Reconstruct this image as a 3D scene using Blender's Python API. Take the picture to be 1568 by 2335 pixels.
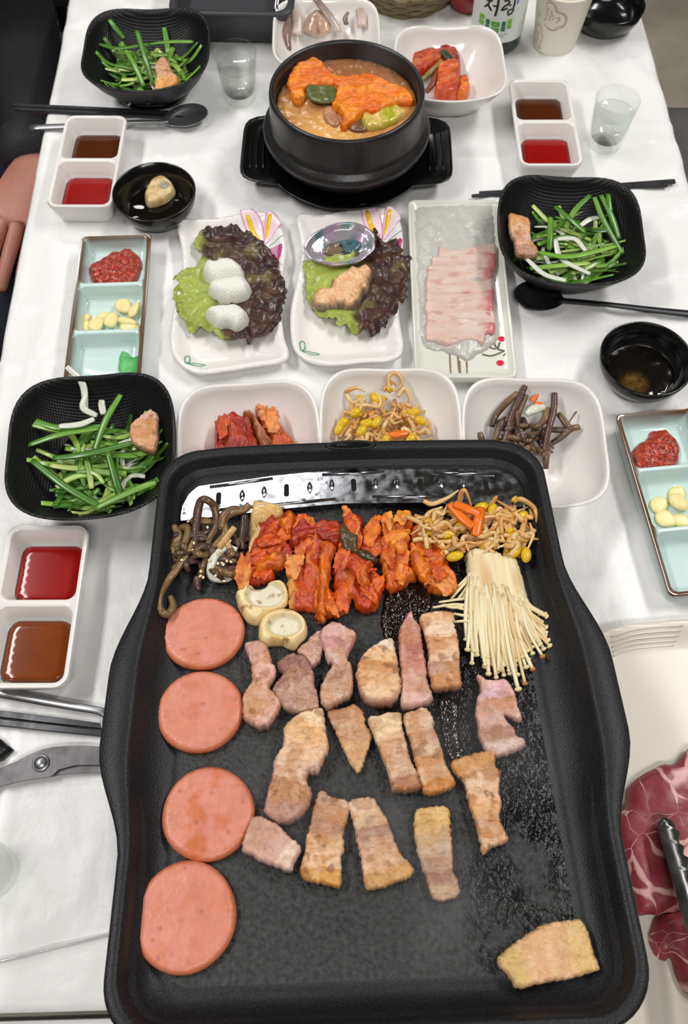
import bpy, bmesh, math, random
import numpy as np
from mathutils import Vector, Matrix, noise, Quaternion
from mathutils.geometry import delaunay_2d_cdt

for o in list(bpy.data.objects):
    bpy.data.objects.remove(o)
scene = bpy.context.scene
COL = scene.collection
T = 0.75            # table top height
FPX = 2000.0        # focal length in pixels of the 1568 x 2335 frame
PITCH = math.radians(62.5)
CAMH = 0.72         # camera height over the table

# ---------------------------------------------------------------- camera
cam_d = bpy.data.cameras.new('camera')
cam = bpy.data.objects.new('camera', cam_d)
COL.objects.link(cam)
cam.location = (0, 0, T + CAMH)
cam.rotation_euler = (math.pi / 2 - PITCH, 0, 0)
cam_d.sensor_fit = 'VERTICAL'
cam_d.sensor_height = 36.0
cam_d.sensor_width = 36.0
cam_d.lens = 36.0 * FPX / 2335.0
cam_d.clip_start = 0.02
cam_d.dof.use_dof = True
cam_d.dof.focus_distance = 0.70
cam_d.dof.aperture_fstop = 13.0
scene.camera = cam

# ---------------------------------------------------------------- world and lamps
world = bpy.data.worlds.new('room_light')
scene.world = world
world.use_nodes = True
bg = world.node_tree.nodes['Background']
bg.inputs[0].default_value = (1.0, 0.985, 0.96, 1)
bg.inputs[1].default_value = 0.25


def area(name, loc, size, sizey, power, target=(0, 0.5, T), col=(1, 0.985, 0.96)):
    d = bpy.data.lights.new(name, 'AREA')
    d.shape = 'RECTANGLE'
    d.size = size
    d.size_y = sizey
    d.energy = power
    d.color = col
    o = bpy.data.objects.new(name, d)
    COL.objects.link(o)
    o.location = loc
    o.rotation_euler = (Vector(target) - Vector(loc)).to_track_quat('-Z', 'Y').to_euler()
    return o


# three ceiling strip lamps of the dining room
area('ceiling_lamp', (-1.30, 0.75, 2.76), 0.30, 1.3, 38, (-1.30, 0.75, 0))
area('ceiling_lamp', (1.35, 1.15, 2.76), 0.30, 1.3, 38, (1.35, 1.15, 0))
area('ceiling_lamp', (-0.60, 2.45, 2.76), 0.9, 0.25, 15, (-0.60, 2.45, 0))
area('ceiling_lamp', (0.3, -0.9, 2.76), 1.2, 0.30, 26, (0.3, -0.9, 0))

vs = scene.view_settings
vs.view_transform = 'Standard'
vs.look = 'None'
vs.exposure = -0.17
vs.gamma = 1.0
vs.use_curve_mapping = False

# ---------------------------------------------------------------- helpers
RND = random.Random(7)
CAM = Vector((0, 0, T + CAMH))


def ray(px, py):
    x = (px - 784.0) / FPX
    v = (py - 1167.5) / FPX
    return Vector((x, math.cos(PITCH) - v * math.sin(PITCH), -math.sin(PITCH) - v * math.cos(PITCH)))


def P(px, py, z=0.0):
    """point of the room seen at a photo pixel, at height z over the table top"""
    d = ray(px, py)
    t = (z - CAMH) / d.z
    return CAM + d * t


class Frame:
    def __init__(s, O, tilt=0.0, yaw=0.0):
        s.O = Vector(O)
        s.ex = Vector((math.cos(yaw), math.sin(yaw), 0))
        f = Vector((-math.sin(yaw), math.cos(yaw), 0))
        s.ey = f * math.cos(tilt) - Vector((0, 0, 1)) * math.sin(tilt)
        s.ez = s.ex.cross(s.ey)
        s.R = Matrix((s.ex, s.ey, s.ez)).transposed()

    def uv(s, px, py, k=0.0):
        d = ray(px, py)
        t = (s.O + s.ez * k - CAM).dot(s.ez) / d.dot(s.ez)
        p = CAM + d * t - s.O
        return Vector((p.dot(s.ex), p.dot(s.ey)))

    def w(s, u, v, k=0.0):
        return s.O + s.ex * u + s.ey * v + s.ez * k

    def rot(s, a=0.0):
        return (s.R @ Matrix.Rotation(a, 3, 'Z')).to_euler()


TB = Frame((0, 0, T))


def lin(c):
    c = c / 255.0
    return c / 12.92 if c <= 0.04045 else ((c + 0.055) / 1.055) ** 2.4


def S(r, g=None, b=None):
    if isinstance(r, str):
        r = r.lstrip('#')
        r, g, b = (int(r[i:i + 2], 16) for i in (0, 2, 4))
    return (lin(r), lin(g), lin(b))


def mix(a, b, t):
    t = max(0.0, min(1.0, t))
    return tuple(x + (y - x) * t for x, y in zip(a, b))


def sm(a, b, x):
    t = max(0.0, min(1.0, (x - a) / (b - a)))
    return t * t * (3 - 2 * t)


def nz(x, y, z=0.0, s=1.0):
    return noise.noise(Vector((x * s, y * s, z)))


def fbm(x, y, z=0.0, s=1.0, o=3):
    return noise.fractal(Vector((x * s, y * s, z)), 1.0, 2.0, o)


MATS = {}


def mat(name, col=None, rough=0.5, metal=0.0, vcol=False, var=0.0, vscale=60.0, col2=None, bump=0.0, bscale=200.0,
        bdetail=3.0, sss=0.0, sssr=0.004, coat=0.0, trans=0.0, ior=1.45, spec=0.5, alpha=1.0, stretch=None, rvar=0.0,
        rscale=40.0, aniso=0.0):
    if name in MATS:
        return MATS[name]
    m = bpy.data.materials.new(name)
    m.use_nodes = True
    nt = m.node_tree
    N = nt.nodes
    L = nt.links
    b = N['Principled BSDF']
    b.inputs['Roughness'].default_value = rough
    b.inputs['Metallic'].default_value = metal
    b.inputs['IOR'].default_value = ior
    b.inputs['Specular IOR Level'].default_value = spec
    b.inputs['Alpha'].default_value = alpha
    if sss:
        b.inputs['Subsurface Weight'].default_value = sss
        b.inputs['Subsurface Radius'].default_value = (1.0, 0.5, 0.3)
        b.inputs['Subsurface Scale'].default_value = sssr
    if coat:
        b.inputs['Coat Weight'].default_value = coat
        b.inputs['Coat Roughness'].default_value = 0.08
    if trans:
        b.inputs['Transmission Weight'].default_value = trans
    if aniso:
        b.inputs['Anisotropic'].default_value = aniso
    tc = N.new('ShaderNodeTexCoord')
    src = tc.outputs['Object']
    if stretch:
        mp = N.new('ShaderNodeMapping')
        mp.inputs['Scale'].default_value = stretch
        L.new(src, mp.inputs['Vector'])
        src = mp.outputs['Vector']
    if vcol:
        at = N.new('ShaderNodeAttribute')
        at.attribute_name = 'Col'
        cs = at.outputs['Color']
    else:
        rgb = N.new('ShaderNodeRGB')
        rgb.outputs[0].default_value = (*col, 1)
        cs = rgb.outputs[0]
    if var:
        nn = N.new('ShaderNodeTexNoise')
        nn.inputs['Scale'].default_value = vscale
        nn.inputs['Detail'].default_value = 4
        L.new(src, nn.inputs['Vector'])
        if col2:
            mx = N.new('ShaderNodeMix')
            mx.data_type = 'RGBA'
            mr = N.new('ShaderNodeMapRange')
            mr.inputs['From Min'].default_value = 0.5 - 0.5 * (1 - var)
            mr.inputs['From Max'].default_value = 0.75
            L.new(nn.outputs['Fac'], mr.inputs['Value'])
            L.new(mr.outputs['Result'], mx.inputs['Factor'])
            L.new(cs, mx.inputs['A'])
            mx.inputs['B'].default_value = (*col2, 1)
            cs = mx.outputs['Result']
        else:
            mr = N.new('ShaderNodeMapRange')
            mr.inputs['From Min'].default_value = 0.25
            mr.inputs['From Max'].default_value = 0.75
            mr.inputs['To Min'].default_value = 1 - var
            mr.inputs['To Max'].default_value = 1 + var
            L.new(nn.outputs['Fac'], mr.inputs['Value'])
            mx = N.new('ShaderNodeMix')
            mx.data_type = 'RGBA'
            mx.blend_type = 'MULTIPLY'
            mx.inputs['Factor'].default_value = 1
            L.new(cs, mx.inputs['A'])
            L.new(mr.outputs['Result'], mx.inputs['B'])
            cs = mx.outputs['Result']
    L.new(cs, b.inputs['Base Color'])
    if rvar:
        rn = N.new('ShaderNodeTexNoise')
        rn.inputs['Scale'].default_value = rscale
        rn.inputs['Detail'].default_value = 3
        L.new(src, rn.inputs['Vector'])
        rm = N.new('ShaderNodeMapRange')
        rm.inputs['From Min'].default_value = 0.3
        rm.inputs['From Max'].default_value = 0.7
        rm.inputs['To Min'].default_value = max(0.02, rough - rvar)
        rm.inputs['To Max'].default_value = min(1, rough + rvar)
        L.new(rn.outputs['Fac'], rm.inputs['Value'])
        L.new(rm.outputs['Result'], b.inputs['Roughness'])
    if bump:
        bn = N.new('ShaderNodeTexNoise')
        bn.inputs['Scale'].default_value = bscale
        bn.inputs['Detail'].default_value = bdetail
        L.new(src, bn.inputs['Vector'])
        bu = N.new('ShaderNodeBump')
        bu.inputs['Strength'].default_value = 1.0
        bu.inputs['Distance'].default_value = bump
        L.new(bn.outputs['Fac'], bu.inputs['Height'])
        L.new(bu.outputs['Normal'], b.inputs['Normal'])
        if coat:
            L.new(bu.outputs['Normal'], b.inputs['Coat Normal'])
    MATS[name] = m
    return m


def build(name, V, F, m, parent=None, loc=None, rot=None, cols=None, smooth=True, sharp=None):
    me = bpy.data.meshes.new(name)
    me.from_pydata([tuple(v) for v in V], [], F)
    if cols is not None:
        ca = me.color_attributes.new('Col', 'FLOAT_COLOR', 'POINT')
        arr = np.ones((len(V), 4), dtype=np.float32)
        arr[:, :3] = np.array([c[:3] for c in cols], dtype=np.float32)
        ca.data.foreach_set('color', arr.ravel())
    if smooth:
        me.shade_smooth()
        if sharp:
            me.set_sharp_from_angle(angle=math.radians(sharp))
    me.materials.append(m)
    o = bpy.data.objects.new(name, me)
    COL.objects.link(o)
    if parent is not None:
        o.parent = parent
    if loc is not None:
        o.location = loc
    if rot is not None:
        o.rotation_euler = rot
    return o


def tag(o, label, cat=None, group=None):
    o['label'] = label
    if cat:
        o['category'] = cat
    if group:
        o['group'] = group
    return o


def thing(name, label, cat, loc=(0, 0, 0), rot=(0, 0, 0), group=None):
    o = bpy.data.objects.new(name, None)
    o.empty_display_size = 0.02
    COL.objects.link(o)
    o.location = loc
    o.rotation_euler = rot
    return tag(o, label, cat, group)


def struct(o):
    o['kind'] = 'structure'
    return o


class MB:
    """collects geometry of one mesh"""

    def __init__(s):
        s.V = []
        s.F = []
        s.C = []

    def add(s, VF, col=None, M=None):
        V, F = VF[0], VF[1]
        n = len(s.V)
        s.V += [(M @ Vector(v)) if M else Vector(v) for v in V]
        s.F += [tuple(i + n for i in f) for f in F]
        if len(VF) > 2 and VF[2] is not None:
            s.C += list(VF[2])
        else:
            s.C += [col or (0.8, 0.8, 0.8)] * len(V)
        return s

    def build(s, name, m, parent=None, loc=None, rot=None, smooth=True, sharp=None):
        return build(name, s.V, s.F, m, parent, loc, rot, s.C, smooth, sharp)


def rings(rs, cap0=True, cap1=True, close=True):
    V = []
    F = []
    n = len(rs[0])
    for r in rs:
        V += [Vector(p) for p in r]
    for i in range(len(rs) - 1):
        for j in range(n if close else n - 1):
            k = (j + 1) % n
            F.append((i * n + j, i * n + k, (i + 1) * n + k, (i + 1) * n + j))
    if cap0:
        F.append(tuple(range(n - 1, -1, -1)))
    if cap1:
        F.append(tuple((len(rs) - 1) * n + j for j in range(n)))
    return V, F


def sring(a, b, z, n=2.0, N=64, lift=0.0, p=1.5, cx=0, cy=0):
    out = []
    for i in range(N):
        t = 2 * math.pi * i / N
        c, s = math.cos(t), math.sin(t)
        r = (abs(c) ** n + abs(s) ** n) ** (-1.0 / n)
        out.append(Vector((cx + a * r * c, cy + b * r * s, z + lift * abs(math.sin(2 * t)) ** p)))
    return out


def lathe(prof, N=48, cap0=True, cap1=True):
    return rings([[Vector((r * math.cos(2 * math.pi * i / N), r * math.sin(2 * math.pi * i / N), z)) for i in range(N)] for r, z in prof], cap0, cap1)


def rrect(w, d, r, z=0.0, N=8, cx=0, cy=0):
    """rounded rectangle loop, w x d, corner radius r"""
    out = []
    r = max(1e-5, min(r, w / 2 - 1e-5, d / 2 - 1e-5))
    for k, (sx, sy) in enumerate(((1, 1), (-1, 1), (-1, -1), (1, -1))):
        for i in range(N + 1):
            a = math.pi / 2 * (k + i / N)
            out.append(Vector((cx + sx * (w / 2 - r) + r * math.cos(a), cy + sy * (d / 2 - r) + r * math.sin(a), z)))
    return out


def catmull(pts, k=6, closed=False):
    pts = [Vector(p) for p in pts]
    n = len(pts)
    out = []
    rng = range(n) if closed else range(n - 1)
    for i in rng:
        p0 = pts[(i - 1) % n] if closed or i > 0 else pts[0] * 2 - pts[1]
        p1 = pts[i]
        p2 = pts[(i + 1) % n]
        p3 = pts[(i + 2) % n] if closed or i + 2 < n else pts[-1] * 2 - pts[-2]
        for j in range(k):
            t = j / k
            out.append(0.5 * ((2 * p1) + (p2 - p0) * t + (2 * p0 - 5 * p1 + 4 * p2 - p3) * t * t + (3 * p1 - p0 - 3 * p2 + p3) * t ** 3))
    if not closed:
        out.append(pts[-1])
    return out


def tube(pts, rad, n=6, flat=1.0, up=(0, 0, 1), cap=True, twist=0.0):
    """tube along pts; rad number or list; flat = height/width of the section"""
    pts = [Vector(p) for p in pts]
    m = len(pts)
    if not isinstance(rad, (list, tuple)):
        rad = [rad] * m
    elif len(rad) != m:
        q = len(rad) - 1
        rad = [rad[min(q, int(i / (m - 1) * q))] + (rad[min(q, int(i / (m - 1) * q) + 1)] - rad[min(q, int(i / (m - 1) * q))]) * (i / (m - 1) * q - int(i / (m - 1) * q)) for i in range(m)]
    U = Vector(up)
    rs = []
    for i in range(m):
        t = (pts[min(i + 1, m - 1)] - pts[max(i - 1, 0)])
        if t.length < 1e-9:
            t = Vector((1, 0, 0))
        t.normalize()
        side = t.cross(U)
        if side.length < 0.05:
            side = t.cross(Vector((0.3, 1, 0.2)))
        side.normalize()
        nn = side.cross(t).normalized()
        tw = twist * i / max(1, m - 1)
        if tw:
            q = Quaternion(t, tw)
            side = q @ side
            nn = q @ nn
        rs.append([pts[i] + side * (rad[i] * math.cos(2 * math.pi * j / n)) + nn * (rad[i] * flat * math.sin(2 * math.pi * j / n)) for j in range(n)])
    return rings(rs, cap, cap)


def ball(c, rx, ry=None, rz=None, N=10, M=6):
    ry = ry or rx
    rz = rz or rx
    rs = []
    for i in range(1, M):
        a = math.pi * i / M
        rs.append([Vector((c[0] + rx * math.sin(a) * math.cos(2 * math.pi * j / N), c[1] + ry * math.sin(a) * math.sin(2 * math.pi * j / N), c[2] - rz * math.cos(a))) for j in range(N)])
    return rings(rs)


def box(x0, x1, y0, y1, z0, z1):
    V = [Vector((x, y, z)) for z in (z0, z1) for x, y in ((x0, y0), (x1, y0), (x1, y1), (x0, y1))]
    return V, [(3, 2, 1, 0), (4, 5, 6, 7), (0, 1, 5, 4), (1, 2, 6, 5), (2, 3, 7, 6), (3, 0, 4, 7)]


def area2(p):
    return 0.5 * sum(p[i][0] * p[(i + 1) % len(p)][1] - p[(i + 1) % len(p)][0] * p[i][1] for i in range(len(p)))


def resample(poly, step):
    n = len(poly)
    L = [0.0]
    for i in range(n):
        L.append(L[-1] + (poly[(i + 1) % n] - poly[i]).length)
    k = max(8, int(L[-1] / step))
    out = []
    i = 0
    for j in range(k):
        s = L[-1] * j / k
        while L[i + 1] < s:
            i += 1
        t = (s - L[i]) / max(1e-9, L[i + 1] - L[i])
        out.append(poly[i].lerp(poly[(i + 1) % n], t))
    return out


def inside_mask(px, py, poly):
    c = np.zeros(px.shape, bool)
    n = len(poly)
    for i in range(n):
        x0, y0 = poly[i][0], poly[i][1]
        x1, y1 = poly[(i + 1) % n][0], poly[(i + 1) % n][1]
        if y0 == y1:
            continue
        c ^= ((y0 > py) != (y1 > py)) & (px < (x1 - x0) * (py - y0) / (y1 - y0) + x0)
    return c


def bdist(px, py, poly):
    d = np.full(px.shape, 1e9)
    n = len(poly)
    for i in range(n):
        a = poly[i]
        b = poly[(i + 1) % n]
        ex, ey = b[0] - a[0], b[1] - a[1]
        l2 = ex * ex + ey * ey + 1e-18
        t = np.clip(((px - a[0]) * ex + (py - a[1]) * ey) / l2, 0, 1)
        d = np.minimum(d, np.hypot(px - a[0] - t * ex, py - a[1] - t * ey))
    return d


def slab(poly, step, hf, cf=None, jag=0.0, jags=300.0, sheet=None, smoothpoly=True, base=0.0, seed=0.0):
    """solid whose outline is poly (local x, y): top height hf(x,y,d), flat base; d = distance to the edge"""
    poly = [Vector((p[0], p[1])) for p in poly]
    if area2(poly) < 0:
        poly.reverse()
    if smoothpoly:
        poly = [Vector((p.x, p.y)) for p in catmull([Vector((p.x, p.y, 0)) for p in poly], 5, True)]
    poly = resample(poly, step)
    if jag:
        n = len(poly)
        q = []
        for i in range(n):
            t = poly[(i + 1) % n] - poly[i - 1]
            nn = Vector((t.y, -t.x)).normalized()
            q.append(poly[i] + nn * jag * fbm(poly[i].x, poly[i].y, seed + 3.1, jags, 2))
        poly = q
    xs = [p.x for p in poly]
    ys = [p.y for p in poly]
    gx, gy = [], []
    y = min(ys)
    r = 0
    while y < max(ys):
        x = min(xs) + (step / 2 if r % 2 else 0)
        while x < max(xs):
            gx.append(x)
            gy.append(y)
            x += step
        y += step * 0.87
        r += 1
    gx = np.array(gx)
    gy = np.array(gy)
    m = inside_mask(gx, gy, poly)
    gx, gy = gx[m], gy[m]
    d = bdist(gx, gy, poly)
    m = d > step * 0.6
    gx, gy, d = gx[m], gy[m], d[m]
    nb = len(poly)
    pts = poly + [Vector((float(a), float(b))) for a, b in zip(gx, gy)]
    res = delaunay_2d_cdt(pts, [(i, (i + 1) % nb) for i in range(nb)], [], 1, 1e-7)
    vo, fo, ov = res[0], res[2], res[3]
    dd = {}
    X = np.array([v.x for v in vo])
    Y = np.array([v.y for v in vo])
    D = bdist(X, Y, poly)
    isb = D < step * 0.05
    D[isb] = 0
    V = []
    C = []
    n = len(vo)
    for i in range(n):
        z = hf(X[i], Y[i], D[i])
        V.append(Vector((X[i], Y[i], z)))
        if cf:
            C.append(cf(X[i], Y[i], D[i], z))
    F = [tuple(f) for f in fo]
    # orientation
    out = []
    for f in F:
        a, b, c = vo[f[0]], vo[f[1]], vo[f[2]]
        if (b - a).cross(c - a) < 0:
            f = tuple(reversed(f))
        out.append(f)
    F = out
    if sheet is not None:
        V += [v - Vector((0, 0, sheet)) for v in V[:n]]
    else:
        V += [Vector((v.x, v.y, base)) for v in V[:n]]
    if cf:
        C += C[:n]
    # boundary edges = edges used once
    cnt = {}
    for f in F:
        for k in range(3):
            e = (f[k], f[(k + 1) % 3])
            cnt[e] = 1
    B = [e for e in cnt if (e[1], e[0]) not in cnt]
    F2 = list(F) + [tuple(i + n for i in reversed(f)) for f in F]
    F2 += [(b, a, a + n, b + n) for a, b in B]
    return V, F2, (C if cf else None)


def dome(H, r, e=0.4):
    """rounded height profile: e*H at the very edge, H from r inwards"""
    def f(d):
        t = min(1.0, d / r)
        return H * (e + (1 - e) * math.sqrt(max(0, 1 - (1 - t) ** 2)))
    return f


def outline_on(F, pts, k):
    """photo outline -> local polygon about its centre on frame F at height k; returns (centre, polygon)"""
    q = [F.uv(x, y, k) for x, y in pts]
    c = sum(q, Vector((0, 0))) / len(q)
    return c, [p - c for p in q]


def crop(ox, oy, s, pts):
    return [(ox + x * s, oy + y * s) for x, y in pts]


def fit4(Lp, Rp, Bp, Fp, z):
    l, r, b, f = (P(*q, z) for q in (Lp, Rp, Bp, Fp))
    c = (l + r + b + f) / 4
    ex = r - l
    ey = b - f
    a = (math.atan2(ex.y, ex.x) + math.atan2(-ey.x, ey.y)) / 2
    return Vector((c.x, c.y, T)), ex.length, ey.length, a
# ================================================================ the setting
M_floor = mat('concrete_floor', S(150, 143, 130), 0.7, var=0.35, vscale=5, bump=0.001, bscale=30)
fl = build('floor', *box(-4, 4, -3, 5, -0.05, 0), M_floor, smooth=False)
struct(fl)
M_wall = mat('wall_paint', S(150, 142, 130), 0.8, var=0.04, vscale=3)
M_ceil = mat('ceiling_paint', S(158, 156, 152), 0.85, var=0.03, vscale=2)
struct(build('ceiling', *box(-4, 4, -3, 5, 2.8, 2.85), M_ceil, smooth=False))
struct(build('wall_left', *box(-4.1, -4, -3.1, 5.1, 0, 2.8), M_wall, smooth=False))
struct(build('wall_right', *box(4, 4.1, -3.1, 5.1, 0, 2.8), M_wall, smooth=False))
struct(build('wall_back', *box(-4, 4, 5, 5.1, 0, 2.8), M_wall, smooth=False))
struct(build('wall_front', *box(-4, 4, -3.1, -3, 0, 2.8), M_wall, smooth=False))

YAW = math.radians(1.4)
TF = Frame((0.040, 0, T), 0, YAW)
HWT = 0.376
M_tabletop = mat('table_board', S(120, 90, 60), 0.5, var=0.2, vscale=12)
M_legs = mat('table_leg_metal', S(40, 40, 42), 0.4, metal=0.8)
M_cloth = mat('white_cloth', S(238, 237, 236), 0.36, bump=0.0050, bscale=13, bdetail=6.0, spec=0.4)


def make_table(y0, y1, label_t, label_c):
    t = thing('dining_table', label_t, 'table', TF.w(0, (y0 + y1) / 2, -T), TF.rot())
    h = (y1 - y0) / 2
    build('table_top', *box(-HWT + .004, HWT - .004, -h + .004, h - .004, T - 0.035, T - 0.005), M_tabletop, t, smooth=False)
    for sx in (-1, 1):
        for sy in (-1, 1):
            build('leg', *box(sx * (HWT - .07) - .02, sx * (HWT - .07) + .02, sy * (h - .08) - .02, sy * (h - .08) + .02, 0, T - .035), M_legs, t, smooth=False)
    # cloth, draped over the long sides and the ends
    drop = 0.10
    nx, ny = 150, int((y1 - y0 + 2 * drop) / 0.0075)
    V, F = [], []
    yc = (y0 + y1) / 2
    for j in range(ny + 1):
        v = -h - drop + (2 * h + 2 * drop) * j / ny
        for i in range(nx + 1):
            u = -HWT - drop + (2 * HWT + 2 * drop) * i / nx
            x = max(-HWT, min(HWT, u))
            y = max(-h, min(h, v))
            ox, oy = abs(u) - HWT, abs(v) - h
            z = 0.0
            if ox > 0:
                z -= ox
                x += math.copysign(0.002 + 0.010 * min(1, ox / .05) * (0.5 + 0.5 * nz(v * 14, ox * 5, 3)), u)
            if oy > 0:
                z -= oy
                y += math.copysign(0.0015, v)
            if ox > 0 and oy > 0:
                z = -math.hypot(ox, oy)
            # soft creases that run over the sheet
            a = u * 0.5 + v * 0.2
            r1 = 1 - abs(nz(u * 11 + 3 * nz(u * 3, v * 3, 8), v * 2.2, 5)) * 2
            r2 = 1 - abs(nz(u * 4.5, v * 9 + 2 * nz(u * 4, v * 2, 2), 11)) * 2
            w = 0.0032 * max(0, r1) ** 7 + 0.0026 * max(0, r2) ** 8 + 0.0012 * nz(u * 6, v * 6, 21)
            edge = sm(0.12, 0.0, HWT - abs(u)) if ox <= 0 else 1
            z += min(0.0, w * (1 + 1.2 * edge) - 0.0030)
            V.append(Vector((x, y, z)))
    n = nx + 1
    for j in range(ny):
        for i in range(nx):
            F.append((j * n + i, j * n + i + 1, (j + 1) * n + i + 1, (j + 1) * n + i))
    c = build('tablecloth', V, F, M_cloth, loc=TF.w(0, yc, 0.001), rot=TF.rot())
    tag(c, label_c, 'tablecloth')


make_table(-0.0200, 1.55, 'long dining table under the white cloth that carries the griddle and dishes',
           'crumpled white tablecloth spread under the griddle and the dishes')
make_table(-0.80, -0.0285, 'dining table pushed end to end against the one with the griddle',
           'white tablecloth on the adjoining table past the dark gap below the griddle')

# ================================================================ griddle
GT = math.radians(8.0)
GF0 = Frame(P(815, 1012, 0.085), GT, math.radians(2.0))
GW, GL = 0.3202, 0.436
GF = Frame(GF0.w(-0.006, -GL / 2, 0), GT, math.radians(2.0))   # origin: centre of the rim plane
FLOORK = -0.0245                                                # cooking surface under the rim plane


def M_griddle_body():
    return mat('griddle_coat', S(27, 28, 31), 0.42, bump=0.0003, bscale=900, bdetail=2, var=0.6, vscale=600, spec=0.4)


def M_griddle_floor():
    m = mat('griddle_floor', S(42, 43, 43), 0.36, var=0.98, vscale=290, spec=0.5)
    nt = m.node_tree
    N, L = nt.nodes, nt.links
    b = N['Principled BSDF']
    tc = N.new('ShaderNodeTexCoord')
    # granite grain
    n1 = N.new('ShaderNodeTexNoise')
    n1.inputs['Scale'].default_value = 420
    n1.inputs['Detail'].default_value = 3
    L.new(tc.outputs['Object'], n1.inputs['Vector'])
    # fat droplets, only where the pan is wet
    mp = N.new('ShaderNodeMapping')
    mp.inputs['Scale'].default_value = (1.0, 0.55, 1.0)
    L.new(tc.outputs['Object'], mp.inputs['Vector'])
    vo = N.new('ShaderNodeTexNoise')
    vo.inputs['Scale'].default_value = 330
    vo.inputs['Detail'].default_value = 2
    vo.inputs['Distortion'].default_value = 1.2
    L.new(mp.outputs['Vector'], vo.inputs['Vector'])
    dr = N.new('ShaderNodeMapRange')
    dr.inputs['From Min'].default_value = 0.52
    dr.inputs['From Max'].default_value = 0.68
    L.new(vo.outputs['Fac'], dr.inputs['Value'])
    # where it is wet: right of the middle, patchy
    wn = N.new('ShaderNodeTexNoise')
    wn.inputs['Scale'].default_value = 16
    wn.inputs['Detail'].default_value = 4
    L.new(tc.outputs['Object'], wn.inputs['Vector'])
    sx = N.new('ShaderNodeSeparateXYZ')
    L.new(tc.outputs['Object'], sx.inputs[0])
    gx = N.new('ShaderNodeMapRange')
    gx.inputs['From Min'].default_value = -0.06
    gx.inputs['From Max'].default_value = 0.06
    gx.inputs['To Min'].default_value = -0.20
    gx.inputs['To Max'].default_value = 0.14
    L.new(sx.outputs['X'], gx.inputs['Value'])
    gy = N.new('ShaderNodeMapRange')
    gy.inputs['From Min'].default_value = -0.17
    gy.inputs['From Max'].default_value = -0.07
    gy.inputs['To Min'].default_value = -0.22
    gy.inputs['To Max'].default_value = 0.0
    L.new(sx.outputs['Y'], gy.inputs['Value'])
    ad = N.new('ShaderNodeMath')
    L.new(wn.outputs['Fac'], ad.inputs[0])
    L.new(gx.outputs['Result'], ad.inputs[1])
    ad2 = N.new('ShaderNodeMath')
    L.new(ad.outputs[0], ad2.inputs[0])
    L.new(gy.outputs['Result'], ad2.inputs[1])
    wet = N.new('ShaderNodeMapRange')
    wet.inputs['From Min'].default_value = 0.46
    wet.inputs['From Max'].default_value = 0.60
    L.new(ad2.outputs[0], wet.inputs['Value'])
    mu = N.new('ShaderNodeMath')
    mu.operation = 'MULTIPLY'
    L.new(dr.outputs['Result'], mu.inputs[0])
    L.new(wet.outputs['Result'], mu.inputs[1])
    h2 = N.new('ShaderNodeMath')
    h2.operation = 'MULTIPLY_ADD'
    L.new(mu.outputs[0], h2.inputs[0])
    h2.inputs[1].default_value = 2.2
    L.new(n1.outputs['Fac'], h2.inputs[2])
    bu = N.new('ShaderNodeBump')
    bu.inputs['Strength'].default_value = 1
    bu.inputs['Distance'].default_value = 0.0010
    L.new(h2.outputs[0], bu.inputs['Height'])
    L.new(bu.outputs['Normal'], b.inputs['Normal'])
    rr = N.new('ShaderNodeMapRange')
    rr.inputs['To Min'].default_value = 0.50
    rr.inputs['To Max'].default_value = 0.10
    L.new(wet.outputs['Result'], rr.inputs['Value'])
    L.new(rr.outputs['Result'], b.inputs['Roughness'])
    old = b.inputs['Base Color'].links[0].from_socket
    dk = N.new('ShaderNodeMix')
    dk.data_type = 'RGBA'
    L.new(wet.outputs['Result'], dk.inputs['Factor'])
    L.new(old, dk.inputs['A'])
    dk.inputs['B'].default_value = (*S(12, 11, 10), 1)
    L.new(dk.outputs['Result'], b.inputs['Base Color'])
    return m


def pan_loop(W, L, inset, z, r, bo, y0=0.098, y1=-0.115, n=10, ns=36):
    """loop round a pan of W x L; bo = sideways bulge of the handles"""
    hw, hl = W / 2 - inset, L / 2 - inset
    rr = max(0.004, r - inset * 0.7)
    out = []

    def bul(y):
        return bo * sm(y0, y0 - .085, y) * sm(y1, y1 + .075, y)
    for i in range(ns):                       # right side, going up
        y = -hl + rr + (2 * hl - 2 * rr) * i / ns
        out.append(Vector((hw + bul(y), y, z)))
    for i in range(n):
        a = math.pi / 2 * i / n
        out.append(Vector((hw - rr + rr * math.cos(a), hl - rr + rr * math.sin(a), z)))
    m = 14
    for i in range(m):                        # far side, slightly bowed outwards
        x = hw - rr - (2 * hw - 2 * rr) * i / m
        out.append(Vector((x, hl + 0.004 * (1 - (x / hw) ** 2), z)))
    for i in range(n):
        a = math.pi / 2 * (1 + i / n)
        out.append(Vector((-hw + rr + rr * math.cos(a), hl - rr + rr * math.sin(a), z)))
    for i in range(ns):
        y = hl - rr - (2 * hl - 2 * rr) * i / ns
        out.append(Vector((-hw - bul(y), y, z)))
    for i in range(n):
        a = math.pi / 2 * (2 + i / n)
        out.append(Vector((-hw + rr + rr * math.cos(a), -hl + rr + rr * math.sin(a), z)))
    for i in range(m):
        x = -hw + rr + (2 * hw - 2 * rr) * i / m
        out.append(Vector((x, -hl, z)))
    for i in range(n):
        a = math.pi / 2 * (3 + i / n)
        out.append(Vector((hw - rr + rr * math.cos(a), -hl + rr + rr * math.sin(a), z)))
    return out


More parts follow.
